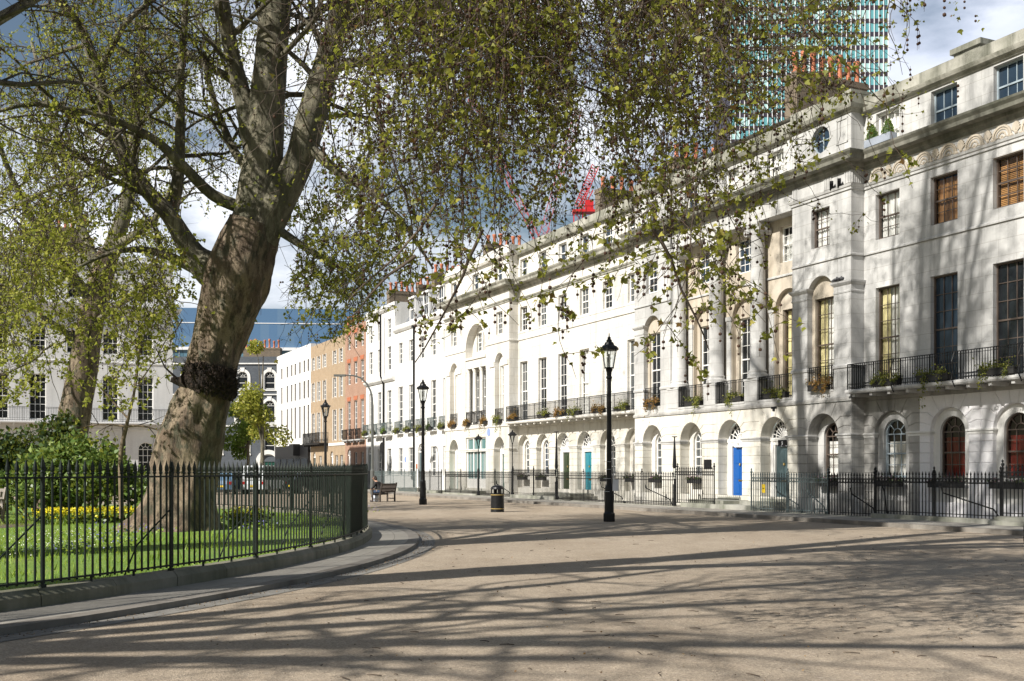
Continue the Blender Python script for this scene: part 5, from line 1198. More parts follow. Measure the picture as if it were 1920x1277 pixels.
skinned('trousers', [(0,-.12,.53)]+P_[15:18]+P_[19:22], [(0,1),(1,2),(2,3),(0,4),(4,5),(5,6)], [(.15,.12),.105,.085,.065,.105,.085,.065], 'jeans', pr_)
m = MB()
for s, y in ((-.13,-.66), (.13,-.60)): m.ball((s, y, .05), (.05, .14, .055), 0, 10, 6)
m.build('shoes', 'bag_dark', pr_, smooth=True)
m = MB(); m.ball((0,-.515,1.26), (.105,.115,.12), 0, 12, 8); m.ball((0,-.45,1.20), (.09,.08,.12), 0, 10, 6); m.build('hair', 'hair', pr_, smooth=True)
m = MB(); m.ball((0,-.640,1.225), (.018,.03,.022), 0, 6, 5)
for s in (-1, 1): m.ball((s*.035,-.618,1.255), (.012,.010,.009), 1, 6, 4); m.ball((s*.098,-.52,1.24), (.014,.026,.034), 0, 6, 5)
m.ball((0,-.615,1.175), (.03,.012,.008), 2, 6, 4); m.build('face', ['skin','black_paint','terracotta'], pr_, smooth=True)
m = MB()
for s in (-1, 1):                                # five bent fingers on each hand, clasped over the knees
    for k, (dx, ln) in enumerate(((-.03,.065),(-.01,.08),(.01,.075),(.028,.06))):
        a = Vector((s*.10+dx, -.70, .645)); m.tube([a, a+Vector((-s*.01,-ln*.6,-.01)), a+Vector((-s*.025,-ln*.8,-ln*.45))], [.0095,.0088,.0065], 6)
    a = Vector((s*.075, -.68, .66)); m.tube([a, a+Vector((-s*.03,-.03,.012)), a+Vector((-s*.045,-.06,.0))], [.011,.010,.008], 6)
m.build('fingers', 'skin', pr_, smooth=True)
r = thing('carrier_bag', 'white carrier bag on the ground by the seated person', 'bag', (-7.12, 56.9, 0), .3); m = MB(); m.lathe([(.13,0),(.19,.06),(.20,.2),(.17,.33),(.11,.38),(.10,.36)], n=9); b = m.build('bag_body', 'bag_white', r, smooth=True); m = MB(); m.tube([(-.08,0,.34),(-.05,0,.45),(.05,0,.45),(.08,0,.34)], .012, 5); m.build('handle', 'bag_white', r)
r = thing('backpack', 'dark blue rucksack standing behind the white carrier bag', 'bag', (-7.2, 57.45, 0), .2); m = MB(); m.ball((0,0,.3), (.2,.15,.31), 0, 12, 8); m.ball((0,-.15,.22), (.14,.07,.14), 0, 10, 6); m.build('bag_body', 'bag_dark', r, smooth=True); m = MB(); m.tube([(-.04,0,.58),(-.03,0,.66),(.03,0,.66),(.04,0,.58)], .014, 5); m.build('handle', 'bag_dark', r)

# ---------------------------------------------------------------- window boxes and balcony planters
def box_plants(name, label, u, y, z, ln, leaf, trail=.25, flowers=None, n=260, grp=None, hgt=.28, box='planter_black', seed=1):
    g = np.random.default_rng(seed); r = thing(name, label, 'planter', FE.W(u, y, z), FE.ang, grp)
    m = MB(); m.box(-ln/2, ln/2, -.11, .11, 0, .2); m.box(-ln/2-.015, ln/2+.015, -.125, .125, .17, .21); m.build('box', box, r)
    k = 6; cx = g.uniform(-ln/2, ln/2, k); ch = g.uniform(.4, 1, k)*hgt; i = g.integers(0, k, n)
    P = np.stack([np.clip(cx[i]+g.normal(0, .11, n), -ln/2-.08, ln/2+.08), g.normal(-.03, .09, n), .2+np.abs(g.normal(0, .5, n))*ch[i]], 1)
    nt_ = int(n*.45*(trail > 0)); t = g.random(nt_)**1.3; j = g.integers(0, 3, nt_)
    T_ = np.stack([cx[j]+g.normal(0, .06, nt_), -.13-.07*np.sin(t*2)+g.normal(0, .03, nt_), .2-t*trail*(.5+.5*(j == 0))*2], 1)
    leaf_mesh('foliage', np.concatenate([P, T_]), g.uniform(.05, .09, n+nt_), leaf, 'kite', r, .2)
    st = [(np.array([(c, 0, .1), (c+.02, -.03, .2+.6*h), (c+.04, -.05, .2+h)]), np.array([.008,.006,.003])) for c, h in zip(cx, ch)]; tube_mesh('stem', st, 4, 'stem', r)
    if flowers: m_ = int(n*.5); Q = np.stack([g.uniform(-ln/2, ln/2, m_), g.normal(-.06, .06, m_), .2+np.abs(g.normal(.07, .05, m_))], 1); leaf_mesh('flowers', Q, .05, flowers, 'kite', r, -.2)
    return r
BX = [ # u, y, z, length, leaf, trail, label
 (1.9,-.80,4.55,1.25,'leaf_box',.1,'low yellow-green planter on the right-hand balcony in front of the yellow-curtained window'),
 (4.05,-.84,4.55,1.3,'leaf_box',.55,'bushy planter with long trailing stems on the right-hand balcony, before the first dark tall window'),
 (6.55,-.84,4.55,1.3,'leaf_box',.3,'bushy green planter on the right-hand balcony at the edge of the picture'),
 (-1.6,-.68,4.62,1.0,'leaf_rust',.25,'straw coloured trailing plants below the yellow-curtained arched window'),
 (-4.25,-.52,4.5,1.3,'leaf_box',.2,'green planter on the small balcony at the right of the three columns'),
 (-7.05,-.52,4.5,1.3,'leaf_box',.35,'green planter on the small balcony between the two right-hand columns'),
 (-9.85,-.52,4.5,1.2,'leaf_box',.3,'green planter on the small balcony at the left of the three columns'),
 (-13.15,-.68,4.62,1.0,'leaf_rust',.45,'orange withered trailing plants below the arched window left of the columns'),
 (-15.5,-.82,4.55,1.1,'leaf_box',.1,'green planter at the right end of the long balcony'),
 (-17.8,-.82,4.55,1.1,'leaf_rust',.15,'brownish planter on the long balcony just right of the nearest street lamp'),
 (-20.3,-.82,4.55,1.2,'leaf_box',.25,'yellow-green planter on the long balcony above the turquoise door'),
 (-22.0,-.82,4.55,.9,'leaf_rust',.15,'dark reddish planter on the long balcony above the dark green door'),
 (-24.0,-.82,4.55,1.1,'leaf_box',.05,'small green planter towards the left end of the long balcony'),
 (-28.0,-.82,4.55,1.1,'leaf_rust',.05,'sparse brown planter at the left end of the long balcony'),
 (-30.4,-.72,4.52,1.0,'leaf_box',.4,'yellow trailing planter under the niche beside the three-light window'),
 (-32.4,-.72,4.52,.6,'leaf_rust',.5,'red trailing plant at the right of the three-light window'),
 (-35.2,-.72,4.52,.7,'leaf_rust',.3,'reddish plant at the left of the three-light window'),
 (-37.75,-.72,4.52,1.0,'leaf_rust',.15,'pinkish brown planter above the pale aqua door'),
 (-40.7,-.32,4.52,.9,'leaf_box',.1,'yellow planter on the small balcony next to the projecting bay'),
 (-43.05,-.32,4.52,1.0,'leaf_dark',.3,'dark hanging planter on the small balcony just right of the second street lamp'),
 (-45.4,-.32,4.52,1.2,'leaf_box',.35,'large yellow planter on the small balcony just left of the second street lamp'),
 (-47.8,-.32,4.52,1.0,'leaf_box',.1,'yellow planter on the small balcony left of the slim drainpipe'),
 (-50.2,-.32,4.52,1.1,'leaf_box',.2,'green planter on the leftmost small balcony of the house with dormers'),
 (-52.9,-.46,4.52,1.0,'leaf_street',.1,'bright green planter on the balcony of the tall white house'),
 (-55.4,-.46,4.52,.8,'leaf_box',.05,'sparse planter on the middle balcony of the tall white house'),
 (-57.7,-.46,4.52,1.0,'leaf_box',.25,'yellow planter on the left balcony of the tall white house')]
for k, (u, y, z, ln, lf, tr, lb) in enumerate(BX): box_plants('balcony_planter', lb, u, y, z, ln, lf, tr, None, 300, 'planters along the first-floor balconies', .34, seed=k+1)
GX = [(1.33,-.14,1.22,1.15,'right-hand dark window box in front of the white-blinded arched window'), (3.88,-.14,1.22,1.35,'dark window box with pink heather below the first red-blinded arch'), (6.43,-.14,1.22,1.4,'dark window box below the red-blinded arch at the right edge'),
 (-1.5,-.35,1.2,1.1,'window box of pink heather below the white-blinded arch by the stone corner'), (-10.02,-.35,1.2,1.0,'window box with purple flowers beside the black wall plaque'), (-13.17,-.35,1.2,1.0,'window box with purple and yellow flowers, second arch left of the blue door'),
 (-15.85,-.1,1.2,.9,'dark window box at the arch hidden behind the railing right of the nearest lamp'), (-18.32,-.1,1.2,.9,'dark window box directly behind the nearest lamp post'), (-25.73,-.1,1.2,.95,'dark purple window box under the right one of the paired arches above the bin'), (-28.2,-.1,1.2,.95,'dark purple window box under the left one of the paired arches above the bin')]
for k, (u, y, z, ln, lb) in enumerate(GX): box_plants('window_box', lb, u, y, z-.12, ln, 'leaf_dark', 0, 'leaf_pink', 150, 'window boxes along the ground floor', .2, seed=k+40)
# topiary trough on the cornice
r = thing('topiary_trough', 'grey trough with two clipped box cones on the cornice', 'planter', FE.W(1.14, -.33, 13.03), FE.ang); m = MB(); m.box(-.62,.62,-.16,.16,0,.26); m.build('trough', 'planter_grey', r)
for x in (-.38, .38):
    g = nrg; n = 420; t = g.random(n); a = g.random(n)*2*PI; rr = .2*(1-t**1.6)+.015; leaf_mesh('topiary', np.stack([x+rr*np.cos(a), rr*np.sin(a), .27+t*.52], 1), .055, 'leaf_street', 'kite', r, -.3)
    m = MB(); m.lathe([(.19,.27),(.17,.45),(.09,.65),(.02,.76)], (x,0,0), 8); m.build('topiary_core', 'leaf_dark', r)
for k, (u, lb) in enumerate(((-.78,'right pigeon of the three on the stone ledge'), (-.58,'pigeon on the stone ledge nearest the corner'), (-.42,'smallest pigeon at the very corner of the stone ledge'))):
    lb = ('left one of three small dark pigeons on the stone pilaster ledge', 'middle one of three small dark pigeons on the stone pilaster ledge', 'right one of three small dark pigeons on the stone pilaster ledge')[k]
    r = thing('pigeon', lb, 'bird', FE.W(u, -.64, 8.5), FE.ang+.5*k, 'pigeons on the ledge'); m = MB(); m.ball((0,0,.08), (.11,.055,.06), 0, 8, 6); m.ball((.09,0,.15), (.035,.032,.038), 0, 8, 6); m.tube([(.07,0,.1),(.09,0,.14)], .03, 6); m.tube([(-.09,0,.08),(-.2,0,.06)], [.04,.02], 6); m.tube([(.12,0,.15),(.15,0,.145)], [.01,.003], 5)
    for s in (-1, 1): m.tube([(.0,s*.02,.04),(.01,s*.02,0)], .006, 4)
    m.build('body', 'bird_grey', r, smooth=True)

# ---------------------------------------------------------------- parked vehicles seen through the railing
def car(label, loc, rz, paint, van=False):
    r = thing('parked_van' if van else 'parked_car', label, 'van' if van else 'car', loc, rz)
    L_ = 4.6 if van else 4.1; W_ = .9 if van else .86; m = MB()
    low = [(-L_/2,.32),(L_/2,.30),(L_/2+.04,.6),(L_/2-.1,.86),(L_/2-1.0,.98),(-L_/2+.1,.98 if not van else 1.0),(-L_/2-.02,.7)]
    cabp = [(L_/2-1.05,.97),(L_/2-1.75,1.45),(-L_/2+.75,1.47),(-L_/2+.12,.97)] if not van else [(L_/2-.8,.97),(L_/2-1.5,1.85),(L_/2-1.8,1.95),(-L_/2+.1,1.95),(-L_/2,.97)]
    def loft(pl_, w0, w1):
        z0 = min(p[1] for p in pl_); z1 = max(p[1] for p in pl_); n = len(pl_); vs = []
        for s in (-1, 1): vs += [(x, s*(w0+(w1-w0)*(z-z0)/(z1-z0)), z) for x, z in pl_]
        m.add(vs, [tuple(range(n)), tuple(range(2*n-1, n-1, -1))] + [(i, i+n, (i+1)%n+n, (i+1)%n) for i in range(n)])
    loft(low, W_, W_-.04); loft(cabp, W_-.05, W_-.2); b = m.build('body', paint, r)
    bv = b.modifiers.new('bevel', 'BEVEL'); bv.width = .05; bv.segments = 2
    m = MB(); q = [(x*.93, z*.97+.03) for x, z in cabp]
    for s in (-1, 1): m.add([(x, s*(W_-.03-.15*(z-.97)/(1.0 if van else .5)), z) for x, z in q], [tuple(range(len(q)))])
    xb = -L_/2+(.02 if van else .38); m.add([(xb-.06,-.6,1.05 if not van else 1.15),(xb-.06,.6,1.05 if not van else 1.15),(xb+.12,.55,1.38 if not van else 1.75),(xb+.12,-.55,1.38 if not van else 1.75)], [(0,1,2,3)]); m.build('window', 'pane_dark', r)
    for x in (-L_/2+.75, L_/2-.8):
        for s in (-1, 1):
            m = MB(); m.tube([(x, s*(W_-.18), .32), (x, s*(W_+.01), .32)], .32, 18); w_ = m.build('wheel', 'rubber', r); m = MB(); m.tube([(x, s*(W_-.1), .32), (x, s*(W_+.02), .32)], .2, 12); m.build('rim', 'chrome', w_)
    for s in (-1, 1): m = MB(); m.box(-L_/2-.04, -L_/2+.06, s*.68-.14, s*.68+.14, .68, .88); m.build('tail_light', 'tail_red', r); m = MB(); m.box(L_/2-.06, L_/2+.05, s*.62-.16, s*.62+.16, .6, .76); m.build('headlight', 'letter_white', r)
    m = MB(); m.box(-L_/2-.06, -L_/2, -.26, .26, .5, .62); m.build('number_plate', 'yellow_sign', r)
    return r
car('blue-grey parked car seen from behind through the railing, right of the big trunk', (-19.4, 75.5, 0), PI/2-.12, 'car_blue')
car('white parked van seen through the railing beside the blue-grey car', (-17.4, 76.5, 0), PI/2-.08, 'car_white', True)
car('black parked car behind the dense part of the railing', (-13.6, 76.5, 0), .5, 'car_black')
# bicycle whose front tyre just enters the picture at the right
r = thing('bicycle', 'bicycle leaning at the right edge, only its tyre rim in view', 'bicycle', (11.04, 23.4, 0), .9); m = MB()
def torus(m, c, R, t, n=28):
    m.tube([(c[0]+R*math.cos(2*PI*i/n), c[1], c[2]+R*math.sin(2*PI*i/n)) for i in range(n+1)], t, 6, cap=False)
for x in (0, 1.02):
    m = MB(); torus(m, (x,0,.34), .325, .018); w_ = m.build('wheel', 'rubber', r); m = MB(); torus(m, (x,0,.34), .30, .010)
    for k in range(14): a = 2*PI*k/14; m.bar((x,0,.34), (x+.3*math.cos(a), 0, .34+.3*math.sin(a)), .004)
    m.build('rim', 'chrome', w_)
m = MB(); m.tube([(0,0,.34),(.45,0,.30),(.30,0,.82),(0,0,.34)], .016, 6); m.tube([(.30,0,.72),(.86,0,.78),(.45,0,.30)], .018, 6); m.tube([(1.02,0,.34),(.84,0,.86)], .015, 6); m.build('bike_frame', 'car_blue', r)
m = MB(); m.box(.16,.42,-.07,.07,.90,.95); m.tube([(.29,0,.8),(.28,0,.92)], .014, 6); m.build('saddle', 'rubber', r); m = MB(); m.tube([(.80,-.26,1.0),(.83,-.1,.98),(.83,.1,.98),(.80,.26,1.0)], .014, 6); m.tube([(.84,0,.84),(.83,0,.98)], .014, 6); m.build('handlebar', 'chrome', r)
# ---------------------------------------------------------------- trees
def unit(v): return v/(np.linalg.norm(v)+1e-9)
def resample(P, R, step):
    P = np.asarray(P, float); R = np.asarray(R, float); d = np.r_[0, np.cumsum(np.linalg.norm(np.diff(P, axis=0), axis=1))]; n = max(3, int(d[-1]/step)+1); s = np.linspace(0, d[-1], n)
    # smooth (Catmull-like) by cubic on chord length, via dense linear + moving average
    Q = np.stack([np.interp(s, d, P[:,k]) for k in range(3)], 1); r = np.interp(s, d, R)
    for _ in range(2):
        q = Q.copy(); q[1:-1] = (Q[:-2]+2*Q[1:-1]+Q[2:])/4; Q = q
    return Q, r
def grow(g, p, d, L, r0, r1, wob, trop, step=.35):
    n = max(3, int(L/step)+1); P = [np.array(p, float)]; d = unit(np.array(d, float)); st = L/(n-1)
    for i in range(n-1):
        d = unit(d + g.normal(0, wob, 3) + np.array([0,0,trop])*(st/.35)); P.append(P[-1]+d*st)
    return np.array(P), np.linspace(r0, r1, n)
class Tree:
    def __init__(s, seed): s.g = np.random.default_rng(seed); s.limbs = []; s.br = []; s.tw = []; s.leaf = []; s.lsz = []; s.balls = []
    def twig(s, p, d, L, r, leafn, size, ballp, hang=.22):
        P, R = grow(s.g, p, d, L, r, r*.4, .16, -hang, .22); s.tw.append((P, R)); n = s.g.poisson(leafn*L)
        if n:
            t = np.where(s.g.random(n) < .55, 1-.22*s.g.random(n)**2, s.g.random(n)); i = np.minimum((t*(len(P)-1)).astype(int), len(P)-2); f = t*(len(P)-1)-i
            Q = P[i]+(P[i+1]-P[i])*f[:,None]+s.g.normal(0, .022, (n,3)); s.leaf.append(Q); s.lsz.append(s.g.uniform(.42, 1.4, n)*size)
        nb = s.g.poisson(ballp*L)
        for _ in range(nb):
            i = s.g.integers(1, len(P)); q = P[i]+s.g.normal(0, .02, 3); k = s.g.integers(1, 4); s.tw.append((np.array([q, q-[0,0,.05], q-[.004,0,.07*k+.04]]), np.array([.003,.0025,.002])))
            for j in range(k): s.balls.append(q-[0,0,.05+.07*j])
        return P
    def branch(s, p, d, L, r, lev, o):
        """lev 1: branch, 2: branchlet, then twigs"""
        wob = .17 if lev == 1 else .2; P, R = grow(s.g, p, d, L, r, max(r*.25, .006), wob, o['trop'][lev-1]); (s.br if r > .02 else s.tw).append((P, R)); n = max(2, int(L*o['dens'][lev-1]))
        for _ in range(n):
            t = s.g.uniform(.2, 1.0); i = min(int(t*(len(P)-1)), len(P)-2); dd = unit(P[i+1]-P[i]); sd = unit(np.cross(dd, s.g.normal(size=3))); nd = unit(dd*s.g.uniform(.2,.8)+sd*s.g.uniform(.5,1.)+np.array([0,0,o['lift'][lev-1]]))
            if lev == 1: s.branch(P[i], nd, L*s.g.uniform(.35,.6), R[i]*.5, 2, o)
            else: s.twig(P[i], unit(nd+[0,0,-o['tdrop']]), s.g.uniform(*o['tlen']), .007, o['leafn'], o['lsize'], o['ballp'], o['hang'])
    def limb(s, pts, rad, o, start=.3, every=.8, blen=(2.2,4.2), sides=None):
        P, R = resample(pts, rad, .3); s.limbs.append((P, R)); Lg = len(P)*.3; n = int(Lg*(1-start)/every) if every else 0
        for k in range(n):
            t = start+(1-start)*(k+s.g.random())/n; i = min(int(t*(len(P)-1)), len(P)-2); dd = unit(P[i+1]-P[i]); sd = unit(np.cross(dd, s.g.normal(size=3))); nd = unit(dd*.45+sd+np.array([0,0,.12])); s.branch(P[i]+sd*R[i]*.7, nd, s.g.uniform(*blen)*(1-.3*t), min(max(R[i]*.42, .018), .075), 1, o)
        return P
    def clip(s, fn):
        """drop what fn rejects (keeps foliage out of places the photo shows empty)"""
        s.tw = [q for q in s.tw if fn(q[0].mean(0)[None])[0]]
        if s.leaf: Q = np.concatenate(s.leaf); z = np.concatenate(s.lsz); k = fn(Q); s.leaf = [Q[k]]; s.lsz = [z[k]]
        if s.balls: b = np.array(s.balls); s.balls = list(b[fn(b)])
    def build(s, root, leafm='leaf_plane', shape='kite', bark='bark_limb', ball_r=.018, twigm='twig', tw_sides=3):
        if s.limbs: tube_mesh('limbs', s.limbs, 14, bark, root)
        if s.br: tube_mesh('branches', s.br, 6, 'bark_dark', root)
        if s.tw: tube_mesh('twigs', s.tw, tw_sides, twigm, root)
        if s.leaf: leaf_mesh('crown', np.concatenate(s.leaf), np.concatenate(s.lsz), leafm, shape, root, .35)
        if s.balls: ball_mesh('seed_balls', np.array(s.balls), s.g.uniform(.8, 1.2, len(s.balls))*ball_r, 'seed', root)
def trunk_mesh(name, pts, rad, mat, parent, n=40, step=.12, amp=.06, flare=None, seed=0., lobes=0.):
    """thick trunk with buttresses, lumps and bark relief"""
    P, R = resample(pts, rad, step); N = len(P); vs = []
    t = np.gradient(P, axis=0); t /= np.linalg.norm(t, axis=1)[:,None]; ref = np.array([1.,0,0]); y = np.cross(t, ref); y /= np.linalg.norm(y, axis=1)[:,None]; x = np.cross(y, t)
    for i in range(N):
        for k in range(n):
            a = 2*PI*k/n; d = x[i]*math.cos(a)+y[i]*math.sin(a); q = Vector(P[i]+d*R[i])
            f = noise.noise(Vector((math.cos(a)*2.2, math.sin(a)*2.2, q.z*.35+seed)))*amp*.9 + noise.noise(Vector((q.x*1.1, q.y*1.1, q.z*.5+seed)))*amp*1.3 + noise.noise(Vector((q.x*3.5, q.y*3.5, q.z*1.3+seed)))*amp*.8 + noise.noise(Vector((q.x*9, q.y*9, q.z*4+seed)))*amp*.3
            h = P[i][2]-P[0][2]
            if lobes: f += lobes*math.exp(-h/.7)*(.5+.5*math.cos(5*a+seed))+lobes*.3*math.exp(-h/1.6)*math.cos(3*a+1)
            vs.append(P[i]+d*(R[i]*(1+.0)+f*(R[i]/.8)**.6))
    fs = np.array([(j*n+i, j*n+(i+1)%n, (j+1)*n+(i+1)%n, (j+1)*n+i) for j in range(N-1) for i in range(n)])
    return np_mesh(name, np.array(vs), fs, mat, parent, True)
def world(pts, Z):
    """(px, py, width px[, depth]) measured at depth Z -> points and radii in metres"""
    P = []; R = []
    for q in pts: z = q[3] if len(q) > 3 else Z; p = at(q[0], q[1], z); P.append((p.x, p.y, p.z)); R.append(q[2]*z/FPX/2)
    return P, R
# ---- the great leaning plane tree
ZM = 27.2
M_ = thing('plane_tree', 'huge leaning plane tree with a dark burl round its trunk, on the lawn', 'tree', (0,0,0))
OPT = dict(trop=(-.012,-.06), dens=(3.0,3.8), lift=(.1,-.1), tdrop=.5, tlen=(.4,1.3), leafn=10.5, lsize=.076, ballp=.8, hang=.16)
T1 = Tree(11)
tr = [(325,1006,178),(331,975,144),(342,920,122),(350,870,116),(359,820,110),(371,780,102),(384,740,97),(394,700,99),(407,650,102),(420,600,110),(433,560,116),(448,510,120),(463,460,110),(476,420,100)]
P, R = world(tr, ZM); trunk_mesh('trunk', P, R, 'bark_trunk', M_, 72, .08, .085, lobes=.24)
cs = [(462,470,92),(480,400,84),(490,330,78),(497,260,70),(500,200,66),(508,120,62),(517,0,58),(528,-150,50,27.6),(545,-400,38,28),(560,-700,20,28.4)]
rs = [(478,440,88),(505,395,78),(535,345,64),(562,298,54),(590,200,54),(615,110,46),(640,20,38,26.8),(680,-120,34,26.2),(740,-330,26,25.4),(790,-560,14,24.6)]
ls = [(482,270,56),(458,195,34),(437,110,29),(417,10,26,26.8),(392,-130,22,26.2),(360,-330,14,25.5)]
ll = [(440,530,86),(395,508,66),(364,480,44),(340,440,34,27),(320,406,32,26.9),(278,361,29,26.7),(240,315,28,26.5),(214,255,25,26.3),(199,195,23,26.1),(180,125,21,25.9),(160,72,19,25.7),(137,30,17,25.4),(100,-10,14,25),(50,-80,10,24.6)]
for k, (q, nm) in enumerate(((cs,'stem'),(rs,'stem'),(ls,'stem'),(ll,'limb'))):
    P, R = world(q, ZM); trunk_mesh('trunk_'+nm, P, R, 'bark_limb', M_, 28, .14, .035, seed=k*3.)
    T1.limb(P, R, OPT, .25 if k else .15, .62 if q is not ll else .42, (2.4,4.6)); T1.limbs.pop()
more = [([(405,515,26),(361,505,22),(316,476,16),(255,464,12,26.8),(200,474,8,26.4),(140,505,5,26)], .3, .5),
 ([(320,406,26),(336,330,22),(338,240,18),(338,143,15),(345,60,13),(352,-60,9)], .25, .55),
 ([(440,385,24),(400,372,22),(345,312,19,26.4),(290,258,17,25.8),(250,240,14,25.2),(190,215,10,24.6),(110,200,6,24)], .3, .5),
 ([(200,200,16),(140,215,13,25.6),(80,190,10,25.2),(20,200,7,24.8),(-60,230,4,24.4)], .15, .5),
 ([(278,361,18),(215,310,14,27.5),(150,330,11,28.4),(80,360,8,29),(0,400,5,29.5)], .15, .45),
 ([(188,131,14),(230,45,12,26.4),(260,20,10,27),(300,-10,8,27.5)], .1, .6),
 ([(480,330,20),(440,290,16,27.8),(400,190,12,28.5),(380,100,9,29)], .2, .55),
 ([(500,240,22),(440,150,17,28.4),(380,120,13,29.2),(300,60,10,30),(220,30,7,30.6)], .2, .5),
 ([(575,270,22),(640,330,16,26.6),(700,360,12,25.8),(760,420,8,25),(810,500,4,24.4)], .25, .6),
 ([(520,430,18),(580,470,13,27),(640,500,9,26.6),(700,560,5,26)], .3, .6),
 ([(610,130,24),(690,110,18,26.4),(780,130,13,25.4),(870,190,9,24.4),(940,280,5,23.6)], .2, .6),
 ([(630,60,22),(720,20,17,27.4),(830,10,12,28),(930,60,8,28.4),(1000,140,4,28.8)], .2, .6),
 # above the frame
 ([(520,-60,30),(430,-200,22,26),(300,-300,16,24.5),(150,-380,10,23)], .2, .8), ([(530,-180,30),(640,-300,22,29),(780,-380,15,31),(900,-420,8,33)], .2, .8),
 ([(540,-330,26),(480,-480,18,29.5),(400,-600,11,31),(330,-680,6,32)], .2, .8), ([(690,-150,24),(800,-220,18,24.4),(920,-260,12,22.8),(1040,-260,7,21.4)], .2, .7),
 ([(740,-330,20),(860,-460,14,26.2),(980,-540,9,27.5),(1080,-590,5,28.6)], .2, .8), ([(392,-130,18),(280,-200,13,27),(160,-220,9,28),(40,-220,5,29)], .2, .8)]
for q, st, ev in more: P, R = world(q, ZM); T1.limb(P, R, OPT, st, ev, (1.8,3.8) if q[0][1] > -100 else (2.5,4.5))
for _ in range(330):
    left = T1.g.random() < .62
    px = T1.g.uniform(-40, 345) if left else T1.g.uniform(500, 730)
    d = T1.g.uniform(24.5, 31); top = T1.g.uniform(330, 600) if left else T1.g.uniform(250, 520); ln = T1.g.uniform(70, 240)
    foot = min(top+ln, (745+T1.g.normal(0,25)) if left else 625-.0*px+T1.g.normal(0,20)); z1 = EYE+(880-top)/FPX*d; z0 = EYE+(880-foot)/FPX*d
    if z1-z0 < .3 or (90 < px < 215 and foot > 560 and T1.g.random() < .75): continue
    P, R = grow(T1.g, ((px-960)/FPX*d, d, z1), (T1.g.normal(0,.5), T1.g.normal(0,.5), -.7), (z1-z0)*1.1, .013, .004, .2, -.14, .25); T1.tw.append((P, R))
    for i in range(1, len(P)):
        for _k in range(T1.g.poisson(1.1)): a_ = T1.g.random()*2*PI; T1.twig(P[i], (math.cos(a_), math.sin(a_), -.3), T1.g.uniform(.2,.7), .006, 17, .095, .5, .22)
def keep_main(Q):
    """free views: the trunk itself, the facade under the crown, the sky gap over the street"""
    px = 960+Q[:,0]/Q[:,1]*FPX; py = 880-(Q[:,2]-EYE)/Q[:,1]*FPX
    low = np.where(px < 330, 800-.25*np.abs(px-150), np.where(px < 520, 560., np.where(px < 700, 640., 560-.35*(px-700))))
    k = py < low
    k &= ~((py > 420) & (py < 1000) & (np.abs(px-(490-.22*(py-400))) < 85))
    onstem = (py < 440) & (px > 455) & (px < 640); k &= ~(onstem & (Q[:,1] < 27.8) & (T1.g.random(len(Q)) < .90)); k &= ~((np.abs(px-(430+.05*py)) < 40) & (py < 230) & (Q[:,1] < 27) & (T1.g.random(len(Q)) < .7))
    return k
T1.clip(keep_main)
T1.build(M_, 'leaf_plane', 'kite', 'bark_limb', .019)
# burl: a lumpy collar of sprouting knots
m = MB(); nU, nV = 44, 18; vs = []
bc = at(396, 714, ZM-.12)
for j in range(nV+1):
    th = PI*j/nV
    for i in range(nU):
        a = 2*PI*i/nU; d = Vector((math.sin(th)*math.cos(a), math.sin(th)*math.sin(a), math.cos(th))); lean = .5+.5*math.cos(a+.9); q = Vector((d.x*(.60+.05*lean), d.y*.67, d.z*(.17+.24*lean+.05*math.sin(3*a+1))-.13*d.x*math.sin(th)))
        f = .10*noise.noise(d*3.1+Vector((3,1,7)))+.12*noise.noise(d*7.3)+.09*noise.noise(d*15); vs.append(bc+q*(1+f)+Vector((0,-.05,0)))
m.add(vs, [(j*nU+i, (j+1)*nU+i, (j+1)*nU+(i+1)%nU, j*nU+(i+1)%nU) for j in range(nV) for i in range(nU)])
for k in range(520):
    a = rnd.uniform(PI*.95, PI*2.08); lean = .5+.5*math.cos(a+.9); hz = .17+.24*lean; zz = rnd.uniform(-.95,.95)*hz; q = math.sqrt(max(0, 1-(zz/hz)**2)); c = bc+Vector(((.57+.05*lean)*math.cos(a)*(.85+.15*q), .65*math.sin(a)*(.85+.15*q)-.05, zz-.12*math.cos(a)))
    m.ball(c, (rnd.uniform(.02,.06), rnd.uniform(.02,.06), rnd.uniform(.02,.08)), 0, 6, 4)
    if k % 2: o_ = Vector((math.cos(a), math.sin(a), 0)); m.tube([c, c+o_*rnd.uniform(.03,.07)+Vector((rnd.gauss(0,.03),0,.05)), c+o_*rnd.uniform(.04,.10)+Vector((rnd.gauss(0,.05),0,rnd.uniform(.06,.20)))], [.010,.007,.003], 4)
kn = at(338, 716, ZM-.3); m.tube([bc+Vector((-.5,-.3,0)), kn, kn+Vector((-.2,-.1,.05))], [.22,.13,.06], 9); m.tube([kn, kn+Vector((-.35,-.1,.35)), kn+Vector((-.6,-.1,.9))], [.04,.02,.01], 5)
m.build('burl', 'bark_burl', M_, smooth=False)
